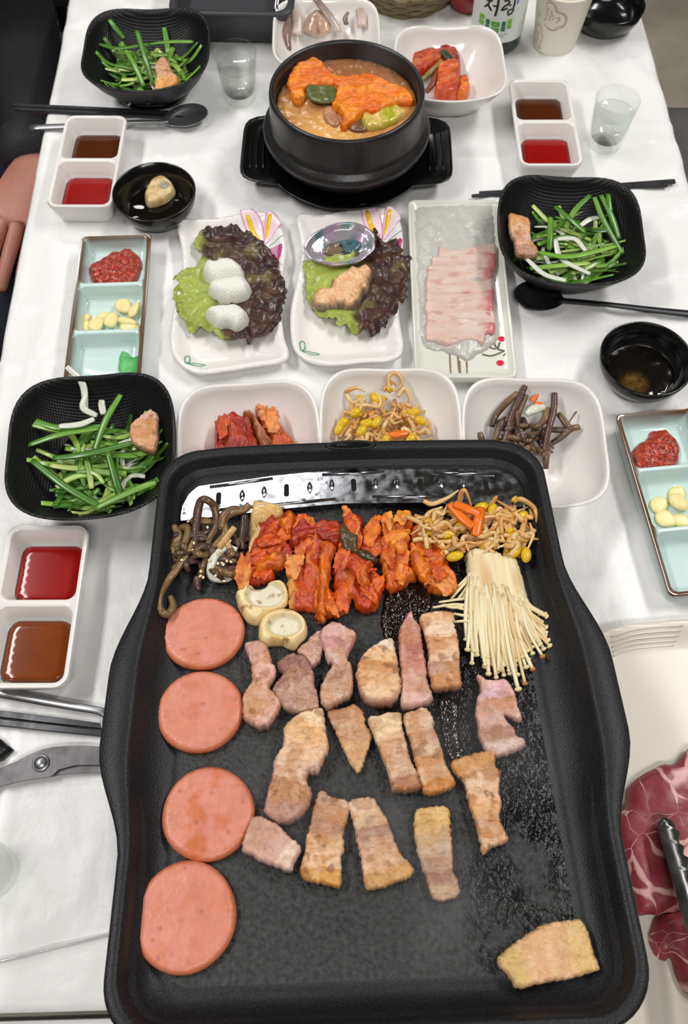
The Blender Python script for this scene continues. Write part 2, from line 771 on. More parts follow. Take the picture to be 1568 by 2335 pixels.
def make_griddle():
    g = thing('griddle', 'large black nonstick griddle pan with wavy side handles full of grilling meat', 'griddle', GF.w(0, 0, 0), GF.rot())
    W, L, r = GW, GL, 0.036
    A, B = 0.0205, 0.008
    prof = [(.034, -.034, 0), (.020, -.030, 0.004), (.014, -.012, B), (.004, -.0085, A), (.0, -.0045, A), (.0003, -.0015, A), (.0018, 0, A),
            (.0062, 0.0, B + .001), (.0078, -.0010, B), (.0095, -.0035, B), (.0125, -.012, B * .7), (.0175, -.0195, B * .3), (.0245, -.0250, 0),
            (.0290, -.0262, 0), (.0335, -.0250, 0)]
    rs = [pan_loop(W, L, i, z, r, b) for i, z, b in prof]
    build('pan_body', *rings(rs, True, False), M_griddle_body(), g)
    fl_ = [pan_loop(W, L, i, z, r, 0) for i, z in ((.0335, -.0250), (.0365, FLOORK), (.06, FLOORK))]
    build('cooking_surface', *rings(fl_, False, True), M_griddle_floor(), g)
    # pouring lip in the middle of the far rim
    lip = MB().add(rings([sring(.022, .0055, .0004, 2.2, 24, cx=0.0, cy=L / 2 - .0015), sring(.020, .0042, .0012, 2.2, 24, cx=0.0, cy=L / 2 - .0015), sring(.015, .0022, -.0004, 2.2, 24, cx=0, cy=L / 2 - .0015)]))
    lip.build('pouring_lip', M_griddle_body(), g)
    # low ridge that separates the drain trough
    rd = MB()
    rd.add(tube([(-.105, L / 2 - .079, FLOORK + .001), (.052, L / 2 - .079, FLOORK + .001)], .0035, 8))
    rd.build('trough_ridge', M_griddle_body(), g)
    # steel drain plate
    pl = crop(340, 1000, .2934, [(240, 640), (255, 530), (310, 430), (380, 370), (960, 290), (1560, 230)]) + \
        crop(780, 1000, .3316, [(630, 205), (1050, 212), (1180, 260), (1240, 350), (1270, 470), (560, 440), (0, 445)]) + [(645, 1160), (457, 1182)]
    k = -.0165
    q = [GF.uv(x, y, k) for x, y in pl]
    M_steel = mat('steel', S(176, 178, 184), 0.20, metal=1.0, rvar=0.14, rscale=110, bump=0.00006, bscale=130, var=0.25, vscale=160)
    V, F, C = slab(q, .004, lambda x, y, d: k, None, smoothpoly=False, base=k - .0008)
    plate = build('drain_plate', V, F, M_steel, g, smooth=False)
    M_black = mat('slot_black', S(8, 8, 8), 0.8)
    for sx, sy in ((498, 1137), (653, 1118), (806, 1106), (958, 1105), (1108, 1108)):
        c = GF.uv(sx, sy, k)
        sl = rrect(.0042, .0128, .0021, k + .0003, 6, c.x, c.y)
        build('slot', *rings([[p - Vector((0, 0, .0015)) for p in sl], sl]), M_black, plate)
    for sx, sy in ((552, 1130), (602, 1122), (706, 1112), (756, 1106), (856, 1104), (905, 1104), (1006, 1102), (1057, 1103)):
        c = GF.uv(sx, sy, k)
        lv = MB().add(rings([sring(.0024 * s_, .0062 * s_, k + z, 1.5, 16, cx=c.x, cy=c.y) for s_, z in ((1, .0), (.9, .0012), (.55, .0018), (.45, .0008), (.25, .0016))]))
        lv.build('louvre', M_steel, plate, sharp=30)
    for a, b_ in (((478, 1111), (622, 1091)), ((734, 1083), (876, 1076)), ((985, 1078), (1127, 1082)), ((500, 1163), (765, 1138)), ((848, 1133), (1023, 1133))):
        p0, p1 = GF.uv(*a, k), GF.uv(*b_, k)
        build('pressed_rib', *tube([(p0.x, p0.y, k), (p1.x, p1.y, k)], .0014, 8), M_steel, plate)
    # heater body and feet under the pan
    def down(x, y):
        p = GF.w(x, y, 0)
        return -(p.z - T - .003) / GF.ez.z
    r0 = rrect(.22, .30, .03, -.034, 8, 0, -.02)
    r1 = [Vector((p.x, p.y, down(p.x, p.y) + .010)) for p in r0]
    build('heater_body', *rings([r1, r0]), M_griddle_body(), g, sharp=40)
    for sx in (-1, 1):
        for sy in (-1, 1):
            x, y = sx * .085, -.02 + sy * .12
            d_ = down(x, y) - .002
            build('foot', *lathe([(.012, d_), (.014, d_ + .014)], 16), M_griddle_body(), g, loc=(x, y, 0))
    return g


make_griddle()

# ================================================================ dishes
M_porc = mat('white_porcelain', S(238, 234, 230), 0.12, coat=0.3, spec=0.5)


def black_bowl_mat():
    m = mat('black_melamine', S(24, 24, 26), 0.34, spec=0.5)
    nt = m.node_tree
    N, L = nt.nodes, nt.links
    tc = N.new('ShaderNodeTexCoord')
    wx = N.new('ShaderNodeTexWave')
    wx.inputs['Scale'].default_value = 150
    wx.bands_direction = 'X'
    wx.inputs['Distortion'].default_value = 0.6
    wy = N.new('ShaderNodeTexWave')
    wy.inputs['Scale'].default_value = 150
    wy.bands_direction = 'Y'
    wy.inputs['Distortion'].default_value = 0.6
    ad = N.new('ShaderNodeMath')
    for w_ in (wx, wy):
        L.new(tc.outputs['Object'], w_.inputs['Vector'])
    L.new(wx.outputs['Fac'], ad.inputs[0])
    L.new(wy.outputs['Fac'], ad.inputs[1])
    bu = N.new('ShaderNodeBump')
    bu.inputs['Distance'].default_value = 0.00022
    L.new(ad.outputs[0], bu.inputs['Height'])
    L.new(bu.outputs['Normal'], N['Principled BSDF'].inputs['Normal'])
    return m


def sq_bowl(name, label, cat, loc, w, d, a, H, lift, m, group=None, n1=3.6, th=.0028, base=.42):
    """rounded-square bowl: foot ring, curved wall, corners of the rim pulled up"""
    t = thing(name, label, cat, loc, (0, 0, a), group)
    hw, hd = w / 2, d / 2
    H0 = H - lift * 0.35
    outer = [(base - .06, 0.0), (base, 0.0), (base + .02, .05), (base + .12, .12), (.72, .36), (.86, .62), (.955, .86), (1.0, .985), (1.0, 1.0)]
    inner = [(1 - th / hw * .4, 1.012), (1 - th / hw, 1.0), (.935, .86), (.835, .64), (.69, .39), (.55, .19), (base, .115), (.25, .10), (.05, .098)]
    rs = []
    for s_, z in outer + inner:
        n = 2.3 + (n1 - 2.3) * s_ ** 1.5
        rs.append(sring(hw * s_, hd * s_, H0 * z, n, 72, lift * s_ ** 3 * (1 if z > .05 else 0), 2.0))
    build('bowl_shell', *rings(rs), m, t)
    return t


MBB = black_bowl_mat()
BK = {}
for key, q, lb in (
    ('A', ((190, 115), (478, 110), (345, 30), (325, 212)), 'black square melamine bowl of chive salad beside the chopsticks and spoon under the sauce dish'),
    ('B', ((1141, 520), (1461, 530), (1290, 406), (1305, 656)), 'black square bowl of chive salad resting across chopsticks beside the fish plate'),
    ('C', ((20, 1030), (403, 1000), (215, 858), (200, 1187)), 'black square melamine bowl of chive salad set against the corner of the griddle'),
):
    c, w, d, a = fit4(*q, .05)
    BK[key] = (c, a)
    sq_bowl('salad_bowl', lb, 'bowl', c + Vector((0, 0, .0005)), .150, .152, a, .053, .005, MBB, 'black salad bowls', n1=3.2)

WB = {}
for key, q, lb in (
    ('W1', ((405, 1020), (732, 1000), (560, 876), (575, 1175)), 'white square bowl holding folded red kimchi partly under the griddle rim'),
    ('W2', ((731, 985), (1052, 985), (885, 834), (893, 1130)), 'white square bowl holding seasoned bean sprouts behind the griddle'),
    ('W3', ((1054, 1000), (1390, 1030), (1190, 856), (1240, 1145)), 'white square bowl holding dark brown fernbrake at the griddle corner'),
    ('W4', ((900, 150), (1141, 135), (1030, 60), (1030, 238)), 'white square bowl holding red radish kimchi beside the stone pot'),
    ('W5', ((618, 85), (866, 70), (755, -2), (735, 165)), 'white square bowl holding raw squid behind the stone pot'),
):
    c, w, d, a = fit4(*q, .045)
    WB[key] = (c, a)
    sq_bowl('side_dish_bowl', lb, 'bowl', c + Vector((0, 0, .0005)), .1305, .1375, a, .046, .004, M_porc, 'white side dish bowls', n1=3.8, base=.5)

M_blk = mat('black_ceramic', S(16, 16, 17), 0.18, coat=0.2)


def round_bowl(label, c, R=.0455, H=.032, name='dipping_bowl'):
    t = thing(name, label, 'bowl', c, (0, 0, 0), 'round black dipping bowls')
    pr = [(.6, 0), (.64, 0), (.66, .06), (.84, .3), (.95, .62), (1, .97), (.985, 1.0), (.955, .99), (.90, .62), (.80, .33), (.62, .15), (.3, .12), (.05, .12)]
    build('bowl_shell', *lathe([(R * r_, H * z) for r_, z in pr], 56), M_blk, t)
    return t


RB = {}
for key, q, lb in (
    ('L', ((259, 439), (445, 439), (352, 372), (350, 510)), 'round black bowl with a piece of shellfish in dark sauce'),
    ('R', ((1368, 814), (1575, 830), (1468, 733), (1484, 904)), 'round black bowl of clear dark sauce near the black spoon'),
):
    c, w, d, a = fit4(*q, .03)
    RB[key] = c
    round_bowl(lb, c + Vector((0, 0, .0005)))
c = P(1388, 8, .03)
RB['T'] = Vector((c.x, c.y, T))
round_bowl('small black bowl standing behind the paper cup', RB['T'] + Vector((0, 0, .0005)))


def well_dish(name, label, cat, F4, W, D, H, wells, rc, m, rim=.0035, group=None, floor=.006, slope=.008, wr=.008, mats=None, taper=.006):
    """long dish with several rectangular wells; wells = list of (y0, y1) local"""
    t = thing(name, label, cat, F4[0] + Vector((0, 0, .0005)), (0, 0, F4[1]), group)
    top = rrect(W, D, rc, H, 10)
    mb = MB()
    lower = [(W - 2 * taper - .006, D - 2 * taper - .006, 0), (W - 2 * taper, D - 2 * taper, .0012), (W - .0016, D - .0016, H * .8), (W, D, H - .0012), (W - .0012, D - .0012, H)]
    mb.add(rings([rrect(w_, d_, max(.003, rc - .001), z, 10) for w_, d_, z in lower], True, False))
    deck_out = rrect(W - .0012, D - .0012, rc, H, 10)
    loops = [deck_out]
    for y0, y1 in wells:
        cy, dy = (y0 + y1) / 2, y1 - y0
        w0 = W - 2 * rim
        lp = [rrect(w0, dy, wr, H, 8, 0, cy), rrect(w0 - .0014, dy - .0014, wr, H - .0008, 8, 0, cy), rrect(w0 - slope, dy - slope, wr, floor + (H - floor) * .35, 8, 0, cy),
              rrect(w0 - slope * 1.5, dy - slope * 1.5, wr, floor + (H - floor) * .10, 8, 0, cy), rrect(w0 - slope * 2.2, dy - slope * 2.2, wr * .8, floor, 8, 0, cy)]
        mb.add(rings(lp, False, True))
        loops.append(lp[0])
    pts, ed = [], []
    for lp in loops:
        n0 = len(pts)
        pts += [Vector((p.x, p.y)) for p in lp]
        ed += [(n0 + i, n0 + (i + 1) % len(lp)) for i in range(len(lp))]
    res = delaunay_2d_cdt(pts, ed, [], 1, 1e-7)
    Vd = [Vector((v.x, v.y, H)) for v in res[0]]
    Fd = []
    for f in res[2]:
        cx = sum(res[0][i].x for i in f) / len(f)
        cy = sum(res[0][i].y for i in f) / len(f)
        if any(inside_mask(np.array([cx]), np.array([cy]), lp)[0] for lp in loops[1:]):
            continue
        a_, b_, c_ = (res[0][i] for i in f[:3])
        Fd.append(tuple(f) if (b_ - a_).cross(c_ - a_) > 0 else tuple(reversed(f)))
    mb.add((Vd, Fd))
    # paint by height for glazed rims
    o = mb.build('dish_body', m, t, sharp=50)
    bmx = bmesh.new()
    bmx.from_mesh(o.data)
    bmesh.ops.remove_doubles(bmx, verts=bmx.verts, dist=1e-5)
    bmesh.ops.recalc_face_normals(bmx, faces=bmx.faces)
    bmx.to_mesh(o.data)
    bmx.free()
    return t


DD = {}
for key, q, lb in (
    ('D1', ((130, 364), (273, 364), (222, 263), (178, 476)), 'white two-well sauce dish lying over the spoon and chopstick handles'),
    ('D2', ((1174, 275), (1310, 275), (1226, 185), (1258, 380)), 'white two-well sauce dish beside the shot glass and the chopsticks'),
    ('D3', ((-15, 1369), (180, 1380), (115, 1197), (52, 1573)), 'white two-well sauce dish beside the scissors with the red sauce in its far well'),
):
    c, w, d, a = fit4(*q, .028)
    if key == 'D3':
        a = math.radians(.3)
    DD[key] = (c, a)
    well_dish('sauce_dish', lb, 'dish', DD[key], .0715, .147, .028, [(-.0695, -.0025), (.0025, .0695)], .011, M_porc, group='white two-well sauce dishes')


def celadon():
    m = mat('celadon_glaze', S(206, 229, 226), 0.10, coat=0.4)
    nt = m.node_tree
    N, L = nt.nodes, nt.links
    b = N['Principled BSDF']
    at = N.new('ShaderNodeAttribute')
    at.attribute_name = 'Col'
    L.new(at.outputs['Color'], b.inputs['Base Color'])
    return m


M_cel = celadon()
CD = {}
c, w, d, a = fit4((163, 700), (334, 700), (260, 533), (236, 880), .022)
CD['C1'] = (c, math.radians(2.6), 'pale celadon three-well dish with chilli paste, garlic slices and a dab of wasabi')
tl, bl = P(1402, 949, .022), P(1523, 1356, .022)
ax = (tl - bl).normalized()
ang = math.atan2(-ax.x, ax.y)
mid = (tl + bl) / 2
c2 = Vector((mid.x, mid.y, T)) + Vector((math.cos(ang), math.sin(ang), 0)) * (.076 / 2)
CD['C2'] = (c2, ang, 'pale celadon three-well dish with chilli paste, garlic slices and an empty end well')
for key in ('C1', 'C2'):
    c, a, lb = CD[key]
    W_, D_ = .0755, (.197 if key == 'C1' else (tl - bl).length + .004)
    t = well_dish('seasoning_dish', lb, 'dish', (c, a), W_, D_, .022, [(-.095, -.0345), (-.0305, .0275), (.0315, .095)] if key == 'C1' else [(-D_ / 2 + .003, -D_ / 6 - .0015), (-D_ / 6 + .0015, D_ / 6 - .0015), (D_ / 6 + .0015, D_ / 2 - .003)], .006, M_cel, group='celadon three-well dishes', rim=.0036, floor=.005, slope=.006, wr=.006, taper=.004)
    o = t.children[0]
    brown, pale = S(98, 66, 40), S(206, 229, 226)
    ca = o.data.color_attributes['Col']
    for v in o.data.vertices:
        x, y, z = v.co
        ed = min(W_ / 2 - abs(x), D_ / 2 - abs(y))
        g_ = sm(.0075, .0038, ed) * sm(.003, .012, z) * (0.9 + .5 * nz(x * 60, y * 60, 2))
        col = mix(pale, brown, g_)
        ca.data[v.index].color = (*col, 1)
# ================================================================ stone pot on its tray
M_stone = mat('stoneware', S(42, 41, 41), 0.30, bump=0.0002, bscale=350, var=0.25, vscale=40, spec=0.5)
M_tray = mat('black_tray', S(14, 14, 15), 0.22, coat=0.15)
pc, _, _, _ = fit4((621, 206), (961, 213), (793, 75), (787, 316), .098)
PC = Vector((pc.x, pc.y, T))

# tray: round dish with two flat grips
tr = thing('pot_tray', 'black melamine tray with two ribbed grips under the stone pot', 'tray', PC + Vector((0, -.005, .0005)), (0, 0, math.radians(-1)))


def tray_ring(R, z, gx, gy, N=96):
    out = []
    for i in range(N):
        t = 2 * math.pi * i / N
        c, s = math.cos(t), math.sin(t)
        r = R
        # grips at both sides: rounded rectangles blended with the circle
        k = (abs(c / gx) ** 7 + abs(s / gy) ** 7) ** (-1 / 7.0)
        r = max(R, k)
        out.append(Vector((r * c, r * s, z)))
    return out


build('tray_body', *rings([tray_ring(.070, 0, .071, .03), tray_ring(.074, .002, .08, .034), tray_ring(.088, .014, .112, .050), tray_ring(.094, .021, .1185, .056), tray_ring(.0955, .0225, .120, .057),
                           tray_ring(.094, .0235, .1185, .056), tray_ring(.0915, .0205, .114, .052), tray_ring(.086, .0195, .104, .047), tray_ring(.084, .016, .086, .030), tray_ring(.080, .0075, .081, .02), tray_ring(.02, .0065, .02, .01)]), M_tray, tr)
for sx in (-1, 1):
    for k in range(3):
        x = sx * (.0945 + .0075 * k)
        build('grip_rib', *tube(catmull([(x - sx * .001, -.030, .0195), (x + sx * .001, 0, .0195), (x - sx * .001, .030, .0195)], 5), .0016, 6), M_tray, tr)
pot = thing('stone_pot', 'dark grey stone pot filled with bubbling orange kimchi stew', 'pot', PC + Vector((0, 0, .0085)))
prof = [(.050, 0), (.060, 0), (.066, .004), (.0745, .012), (.0850, .024), (.0905, .032), (.0930, .038), (.0932, .042), (.0915, .0455), (.0868, .0480), (.0848, .0510), (.0842, .056), (.0845, .066), (.0838, .080), (.0838, .0845), (.0832, .0875),
        (.0815, .0892), (.0795, .0888), (.0778, .0862), (.0772, .080), (.077, .070), (.075, .055), (.068, .03), (.05, .015), (.01, .012)]
build('pot_body', *lathe(prof, 96), M_stone, pot)

# stew: broth surface and what floats in it
BZ = .0085 + .070
SF = Frame(PC + Vector((0, 0, BZ)))
M_broth = mat('stew_broth', rough=.22, vcol=True, coat=.35, bump=.0006, bscale=180, sss=.2)


def brc(x, y, d, z):
    c = mix(S(176, 120, 70), S(205, 150, 84), .5 + .8 * fbm(x, y, 1, 60))
    c = mix(c, S(150, 96, 58), sm(.0, .05, y) * .9)
    c = mix(c, S(228, 172, 96), sm(.05, .005, math.hypot(x + .02, y + .05)))
    return mix(c, S(235, 205, 165), sm(.45, .7, nz(x, y, 9, 190)))


V, F, C = slab([(.0758 * math.cos(a / 40 * 2 * math.pi), .0758 * math.sin(a / 40 * 2 * math.pi)) for a in range(40)], .0032, lambda x, y, d: .0012 * fbm(x, y, 4, 130) + .0006 * nz(x, y, 1, 350), brc, base=-.004)
tag(build('kimchi_stew', V, F, M_broth, loc=SF.O, cols=C), 'bubbling brown orange stew broth inside the stone pot', 'stew')

M_leafy = mat('kimchi_flesh', rough=.28, vcol=True, coat=.35, bump=.0013, bscale=330, bdetail=4, var=.28, vscale=220)


def kimchi(name, label, F, pts, k0, H, ang, reds, seed=0, step=.00125, parent=None, group=None, ridge=.0022, freq=170, cat='kimchi', cream=.3, dark=.25, edge=.0035, jag=.0018, flaps=0):
    """a flat folded leaf of kimchi with ridges along ang"""
    c, q = outline_on(F, pts, k0 + H * .7)
    ca, sa = math.cos(ang), math.sin(ang)
    r = dome(H, edge, .5)

    def uw(x, y):
        return x * ca + y * sa, -x * sa + y * ca

    def h(x, y, d):
        u, w = uw(x, y)
        ww = w * freq + 2.2 * nz(u * 25, w * 30, seed) + 1.2 * nz(u * 70, w * 70, seed + 5)
        rg = 1 - abs(math.sin(ww))
        cr = 1 - 2 * abs(nz(u * 55 + 1.5 * nz(u * 30, w * 90, seed + 9), w * 260, seed + 3))
        return max(.0006, r(d) + ridge * (rg - .5) * sm(0, edge, d) + .0026 * fbm(u * 45, w * 140, seed + 2, 1.0, 3) * sm(0, .003, d) + .0016 * cr * sm(0, .003, d) + .0012 * nz(x, y, seed, 60))

    R0, R1, R2, CR = reds

    def cf(x, y, d, z):
        u, w = uw(x, y)
        ww = w * freq + 2.2 * nz(u * 25, w * 30, seed) + 1.2 * nz(u * 70, w * 70, seed + 5)
        rg = 1 - abs(math.sin(ww))
        n = .5 + .9 * fbm(u * 22, w * 60, seed + 7, 1.0, 3)
        col = mix(R0, R1, n)
        col = mix(col, R2, sm(.45, 1.0, rg) * .75)
        col = mix(col, CR, cream * sm(.1, .45, nz(u * 12, w * 70, seed + 13)))
        return mix(col, S(122, 30, 14), dark * sm(.15, .5, fbm(x, y, seed + 20, 90, 3)))
    V, Fa, C = slab(q, step, h, cf, jag=jag, jags=260, seed=seed)
    o = build(name, V, Fa, M_leafy, parent, F.w(c.x, c.y, k0), F.rot(), C)
    if label:
        tag(o, label, cat, group)
    rf = random.Random(seed * 7 + 1)
    xs, ys = [p.x for p in q], [p.y for p in q]
    made = 0
    tries = 0
    while made < flaps and tries < 400:
        tries += 1
        fx, fy = rf.uniform(min(xs), max(xs)), rf.uniform(min(ys), max(ys))
        ar = np.array([fx]), np.array([fy])
        if not inside_mask(*ar, q)[0]:
            continue
        dd = float(bdist(*ar, q)[0])
        if dd < .003:
            continue
        fl_l, fl_w = rf.uniform(.008, .017), rf.uniform(.004, .008)
        a2 = ang + rf.gauss(0, .35)
        ol = []
        for t in range(14):
            th = 2 * math.pi * t / 14
            k_ = 1 + rf.uniform(-.25, .25)
            ex_, ey_ = fl_l * k_ * math.cos(th), fl_w * k_ * math.sin(th)
            ol.append((ex_, ey_))
        sd = rf.random() * 50
        b0, b1 = rf.choice((R0, R1, R2)), rf.choice((R1, R2, CR))
        Vf, Ff, Cf = slab(ol, .0012, lambda x, y, d: .0016 * (1 - 2 * abs(nz(x * 60, y * 260, sd))) + .0018 * sm(.003, 0, d) * nz(x, y, sd, 200) + .0012 * nz(x, y, sd + 3, 90),
                          lambda x, y, d, z: mix(mix(b0, b1, .5 + .9 * nz(x * 60, y * 200, sd + 6)), R0, .6 * sm(.1, .4, nz(x, y, sd + 9, 160))), jag=.0016, jags=300, sheet=.0007, seed=sd)
        build('leaf_flap', Vf, Ff, M_leafy, o, (fx, fy, h(fx, fy, dd) + .0012), (rf.uniform(-.15, .15), rf.uniform(-.15, .15), a2), Cf)
        made += 1
    return o


ORG = (S(186, 70, 8), S(222, 106, 12), S(236, 136, 24), S(232, 160, 64))
RED = (S(158, 36, 10), S(194, 62, 14), S(216, 98, 22), S(214, 140, 66))
DRD = (S(136, 28, 12), S(170, 42, 16), S(192, 72, 24), S(200, 118, 58))
kimchi('kimchi_leaf', 'bright orange kimchi leaf floating across the stew in the stone pot', SF,
       crop(620, 60, .2296, [(150, 560), (220, 410), (370, 310), (480, 340), (560, 440), (700, 510), (860, 490), (960, 460), (1100, 530), (1250, 590), (1380, 660), (1400, 760), (1250, 760), (1060, 840), (900, 870), (760, 990), (680, 1000), (690, 880), (600, 780), (640, 640), (620, 590), (350, 590), (330, 690), (270, 760), (200, 720)]),
       -.001, .008, .3, (S(226, 104, 8), S(246, 132, 14), S(250, 156, 36), S(248, 176, 84)), 3, ridge=.0012, freq=90, dark=.08)
M_veg = mat('cooked_vegetable', rough=.3, vcol=True, coat=.4, bump=.0005, bscale=200, sss=.15, var=.12, vscale=120)


def piece(name, label, cat, F, pts, k0, H, c0, c1, m=None, edge=.004, bumpy=.0006, seed=0, step=.0018, smoothpoly=True, group=None, jag=.0004, e=.4, ns=150, parent=None, cs=60, ce=None):
    c, q = outline_on(F, pts, k0 + H * .8)
    r = dome(H, edge, e)
    V, Fa, C = slab(q, step, lambda x, y, d: max(.0004, r(d) + bumpy * fbm(x, y, seed, ns, 3)), lambda x, y, d, z: (mix(mix(c0, c1, .5 + 1.1 * fbm(x, y, seed + 4, cs, 3)), ce, sm(.003, 0, d)) if ce else mix(c0, c1, .5 + 1.1 * fbm(x, y, seed + 4, cs, 3))), jag=jag, smoothpoly=smoothpoly, seed=seed)
    o = build(name, V, Fa, m or M_veg, parent, F.w(c.x, c.y, k0), F.rot(), C)
    if label:
        tag(o, label, cat, group)
    return o


piece('kelp_square', 'flat dark green square of scallion floating on the stew', 'vegetable', SF, crop(620, 60, .2296, [(340, 580), (490, 582), (620, 590), (632, 690), (600, 745), (470, 750), (360, 700)]), .005, .003, S(86, 92, 42), S(104, 106, 56), smoothpoly=True, edge=.001)
piece('cabbage_piece', 'yellow green cabbage piece floating at the near side of the stew', 'vegetable', SF, crop(620, 60, .2296, [(890, 880), (940, 840), (1010, 860), (1100, 810), (1200, 780), (1290, 800), (1330, 850), (1200, 940), (1060, 990), (960, 1000), (900, 960)]), -.001, .008, S(170, 170, 30), S(226, 190, 110), bumpy=.002, seed=5)
piece('meat_chunk', 'grey brown meat chunk surfacing at the near side of the stew', 'meat', SF, crop(620, 60, .2296, [(760, 1000), (800, 960), (880, 900), (900, 970), (960, 1010), (900, 1035), (800, 1030)]), -.001, .005, S(90, 60, 44), S(130, 92, 70), seed=6)
piece('meat_chunk', 'pinkish brown meat chunk sunk beside the scallion square in the stew', 'meat', SF, crop(620, 60, .2296, [(520, 800), (600, 790), (660, 880), (680, 960), (620, 990), (540, 950), (500, 880)]), -.002, .005, S(170, 112, 80), S(196, 140, 104), seed=8)

# ================================================================ glasses


def thin_glass(name, ior, tint, add):
    m = bpy.data.materials.new(name)
    m.use_nodes = True
    nt = m.node_tree
    N, L = nt.nodes, nt.links
    N.remove(N['Principled BSDF'])
    tr_ = N.new('ShaderNodeBsdfTransparent')
    tr_.inputs['Color'].default_value = (*tint, 1)
    gl = N.new('ShaderNodeBsdfGlossy')
    gl.inputs['Roughness'].default_value = .03
    fr = N.new('ShaderNodeLayerWeight')
    fr.inputs['Blend'].default_value = .5
    pw_ = N.new('ShaderNodeMath')
    pw_.operation = 'POWER'
    pw_.inputs[1].default_value = 4.0
    L.new(fr.outputs['Facing'], pw_.inputs[0])
    ad = N.new('ShaderNodeMath')
    ad.operation = 'MULTIPLY_ADD'
    ad.inputs[1].default_value = (ior - 1.0) * 1.2
    ad.inputs[2].default_value = add
    L.new(pw_.outputs[0], ad.inputs[0])
    mx = N.new('ShaderNodeMixShader')
    L.new(ad.outputs[0], mx.inputs[0])
    L.new(tr_.outputs[0], mx.inputs[1])
    L.new(gl.outputs[0], mx.inputs[2])
    L.new(mx.outputs[0], N['Material Output'].inputs['Surface'])
    MATS[name] = m
    return m


M_glass = thin_glass('clear_glass', 1.45, (.965, .975, .965), .03)
M_water = thin_glass('clear_liquor', 1.33, (.95, .965, .955), .06)


def shot_glass(label, c, fill=True):
    t = thing('shot_glass', label, 'glass', c + Vector((0, 0, .0005)), (0, 0, 0), 'shot glasses')
    pr = [(.0178, 0), (.0192, .0015), (.0196, .004), (.0215, .022), (.0240, .050), (.0252, .0615), (.0247, .0622), (.0241, .0615), (.0229, .050), (.0200, .022), (.0180, .0125), (.0165, .0105), (.001, .0100)]
    build('glass_body', *lathe(pr, 56), M_glass, t)
    if fill:
        w = tag(build('liquor', *lathe([(.001, .0102), (.0164, .0106), (.0179, .0127), (.0199, .0222), (.0222, .0440), (.0224, .0444), (.0215, .0436), (.001, .0434)], 48), M_water, loc=c + Vector((0, 0, .0005))), label.replace('shot glass', 'clear liquor inside the shot glass') if 0 else 'clear liquor in the shot glass ' + label.split('shot glass ')[1], 'drink', 'liquor in shot glasses')


g1 = P(548, 226)
shot_glass('filled shot glass between the black salad bowl and the stone pot', Vector((g1.x, g1.y, T)))
g2 = P(1376, 330)
shot_glass('filled shot glass beside the two-well sauce dish and the table edge', Vector((g2.x, g2.y, T)))
g3 = P(-12, 1990)
shot_glass('empty shot glass beside the scissors handle', Vector((g3.x, g3.y, T)), False)

# ================================================================ soju bottle and paper cup
M_bottle = mat('green_bottle_glass', S(10, 70, 40), 0.05, trans=0.75, ior=1.5, spec=.6)
M_label = mat('label_paper', S(226, 232, 226), 0.45)
M_ink = mat('black_ink', S(22, 24, 22), 0.6)
M_lg = mat('lime_ink', S(132, 190, 60), 0.5)
M_dg = mat('deep_green_ink', S(30, 120, 80), 0.5)
M_mg = mat('mid_green_ink', S(84, 168, 60), 0.5)
M_bl = mat('blue_ink', S(110, 110, 220), 0.5)
M_gi = mat('grey_ink', S(150, 155, 165), 0.5)
bb = P(1127, 94)
BC = Vector((bb.x, bb.y, T + .0005))
bt = thing('liquor_bottle', 'green glass liquor bottle with a white paper label behind the radish kimchi', 'bottle', BC)
RB_ = .0325
build('bottle_glass', *lathe([(.026, 0), (.0305, .002), (RB_, .007), (RB_, .110), (.0320, .118), (.028, .135), (.020, .155), (.0150, .175), (.0135, .195), (.0138, .197), (.0138, .203), (.0128, .205), (.0126, .208), (.010, .208), (.0105, .196), (.012, .175), (.017, .153), (.025, .132), (.029, .115), (.0292, .010), (.02, .006), (.002, .008)], 64), M_bottle, bt)
M_cap = mat('bottle_cap_metal', S(60, 150, 90), .3, metal=.6)
build('bottle_cap', *lathe([(.0140, .198), (.0142, .200), (.0142, .211), (.0125, .2135), (.002, .2135)], 40), M_cap, bt)
# label round the front half
LZ0, LZ1 = .0195, .098
face = math.atan2(-BC.y, -BC.x) - .12      # side of the bottle that faces the photographer


def wrapped(R, s, z, off=.0):
    a = face + s / R
    return Vector(((R + off) * math.cos(a), (R + off) * math.sin(a), z))


V, F = [], []
ns = 40
for i in range(ns + 1):
    s = -.078 + .156 * i / ns
    for z in (LZ0, LZ1):
        V.append(wrapped(RB_, s, z, .0004))
for i in range(ns):
    F.append((2 * i, 2 * i + 2, 2 * i + 3, 2 * i + 1))
lab = build('paper_label', V, F, M_label, bt)


def wstroke(pts, r, m, name, par, Rf=lambda z: RB_, off=.0007, flat=.35, sx=1.0):
    P3 = [wrapped(Rf(z), s, z, off) for s, z in catmull2(pts)]
    cx = Vector((0, 0, 0))
    V_, F_ = tube(P3, r, 6, flat, up=(math.cos(face), math.sin(face), 0.0))
    return build(name, V_, F_, m, par)


def catmull2(pts, k=4):
    if len(pts) < 3:
        return [Vector((p[0], p[1])) for p in pts]
    return [Vector((p.x, p.y)) for p in catmull([Vector((p[0], p[1], 0)) for p in pts], k)]


# brushed hangul: px of the photo crop (1040,0, 320/1568) mapped to the label; 1 crop px = .2041 photo px
def lp(x, y):
    return ((x - 480) * .000118, .0675 - (y - 60) * .000150)


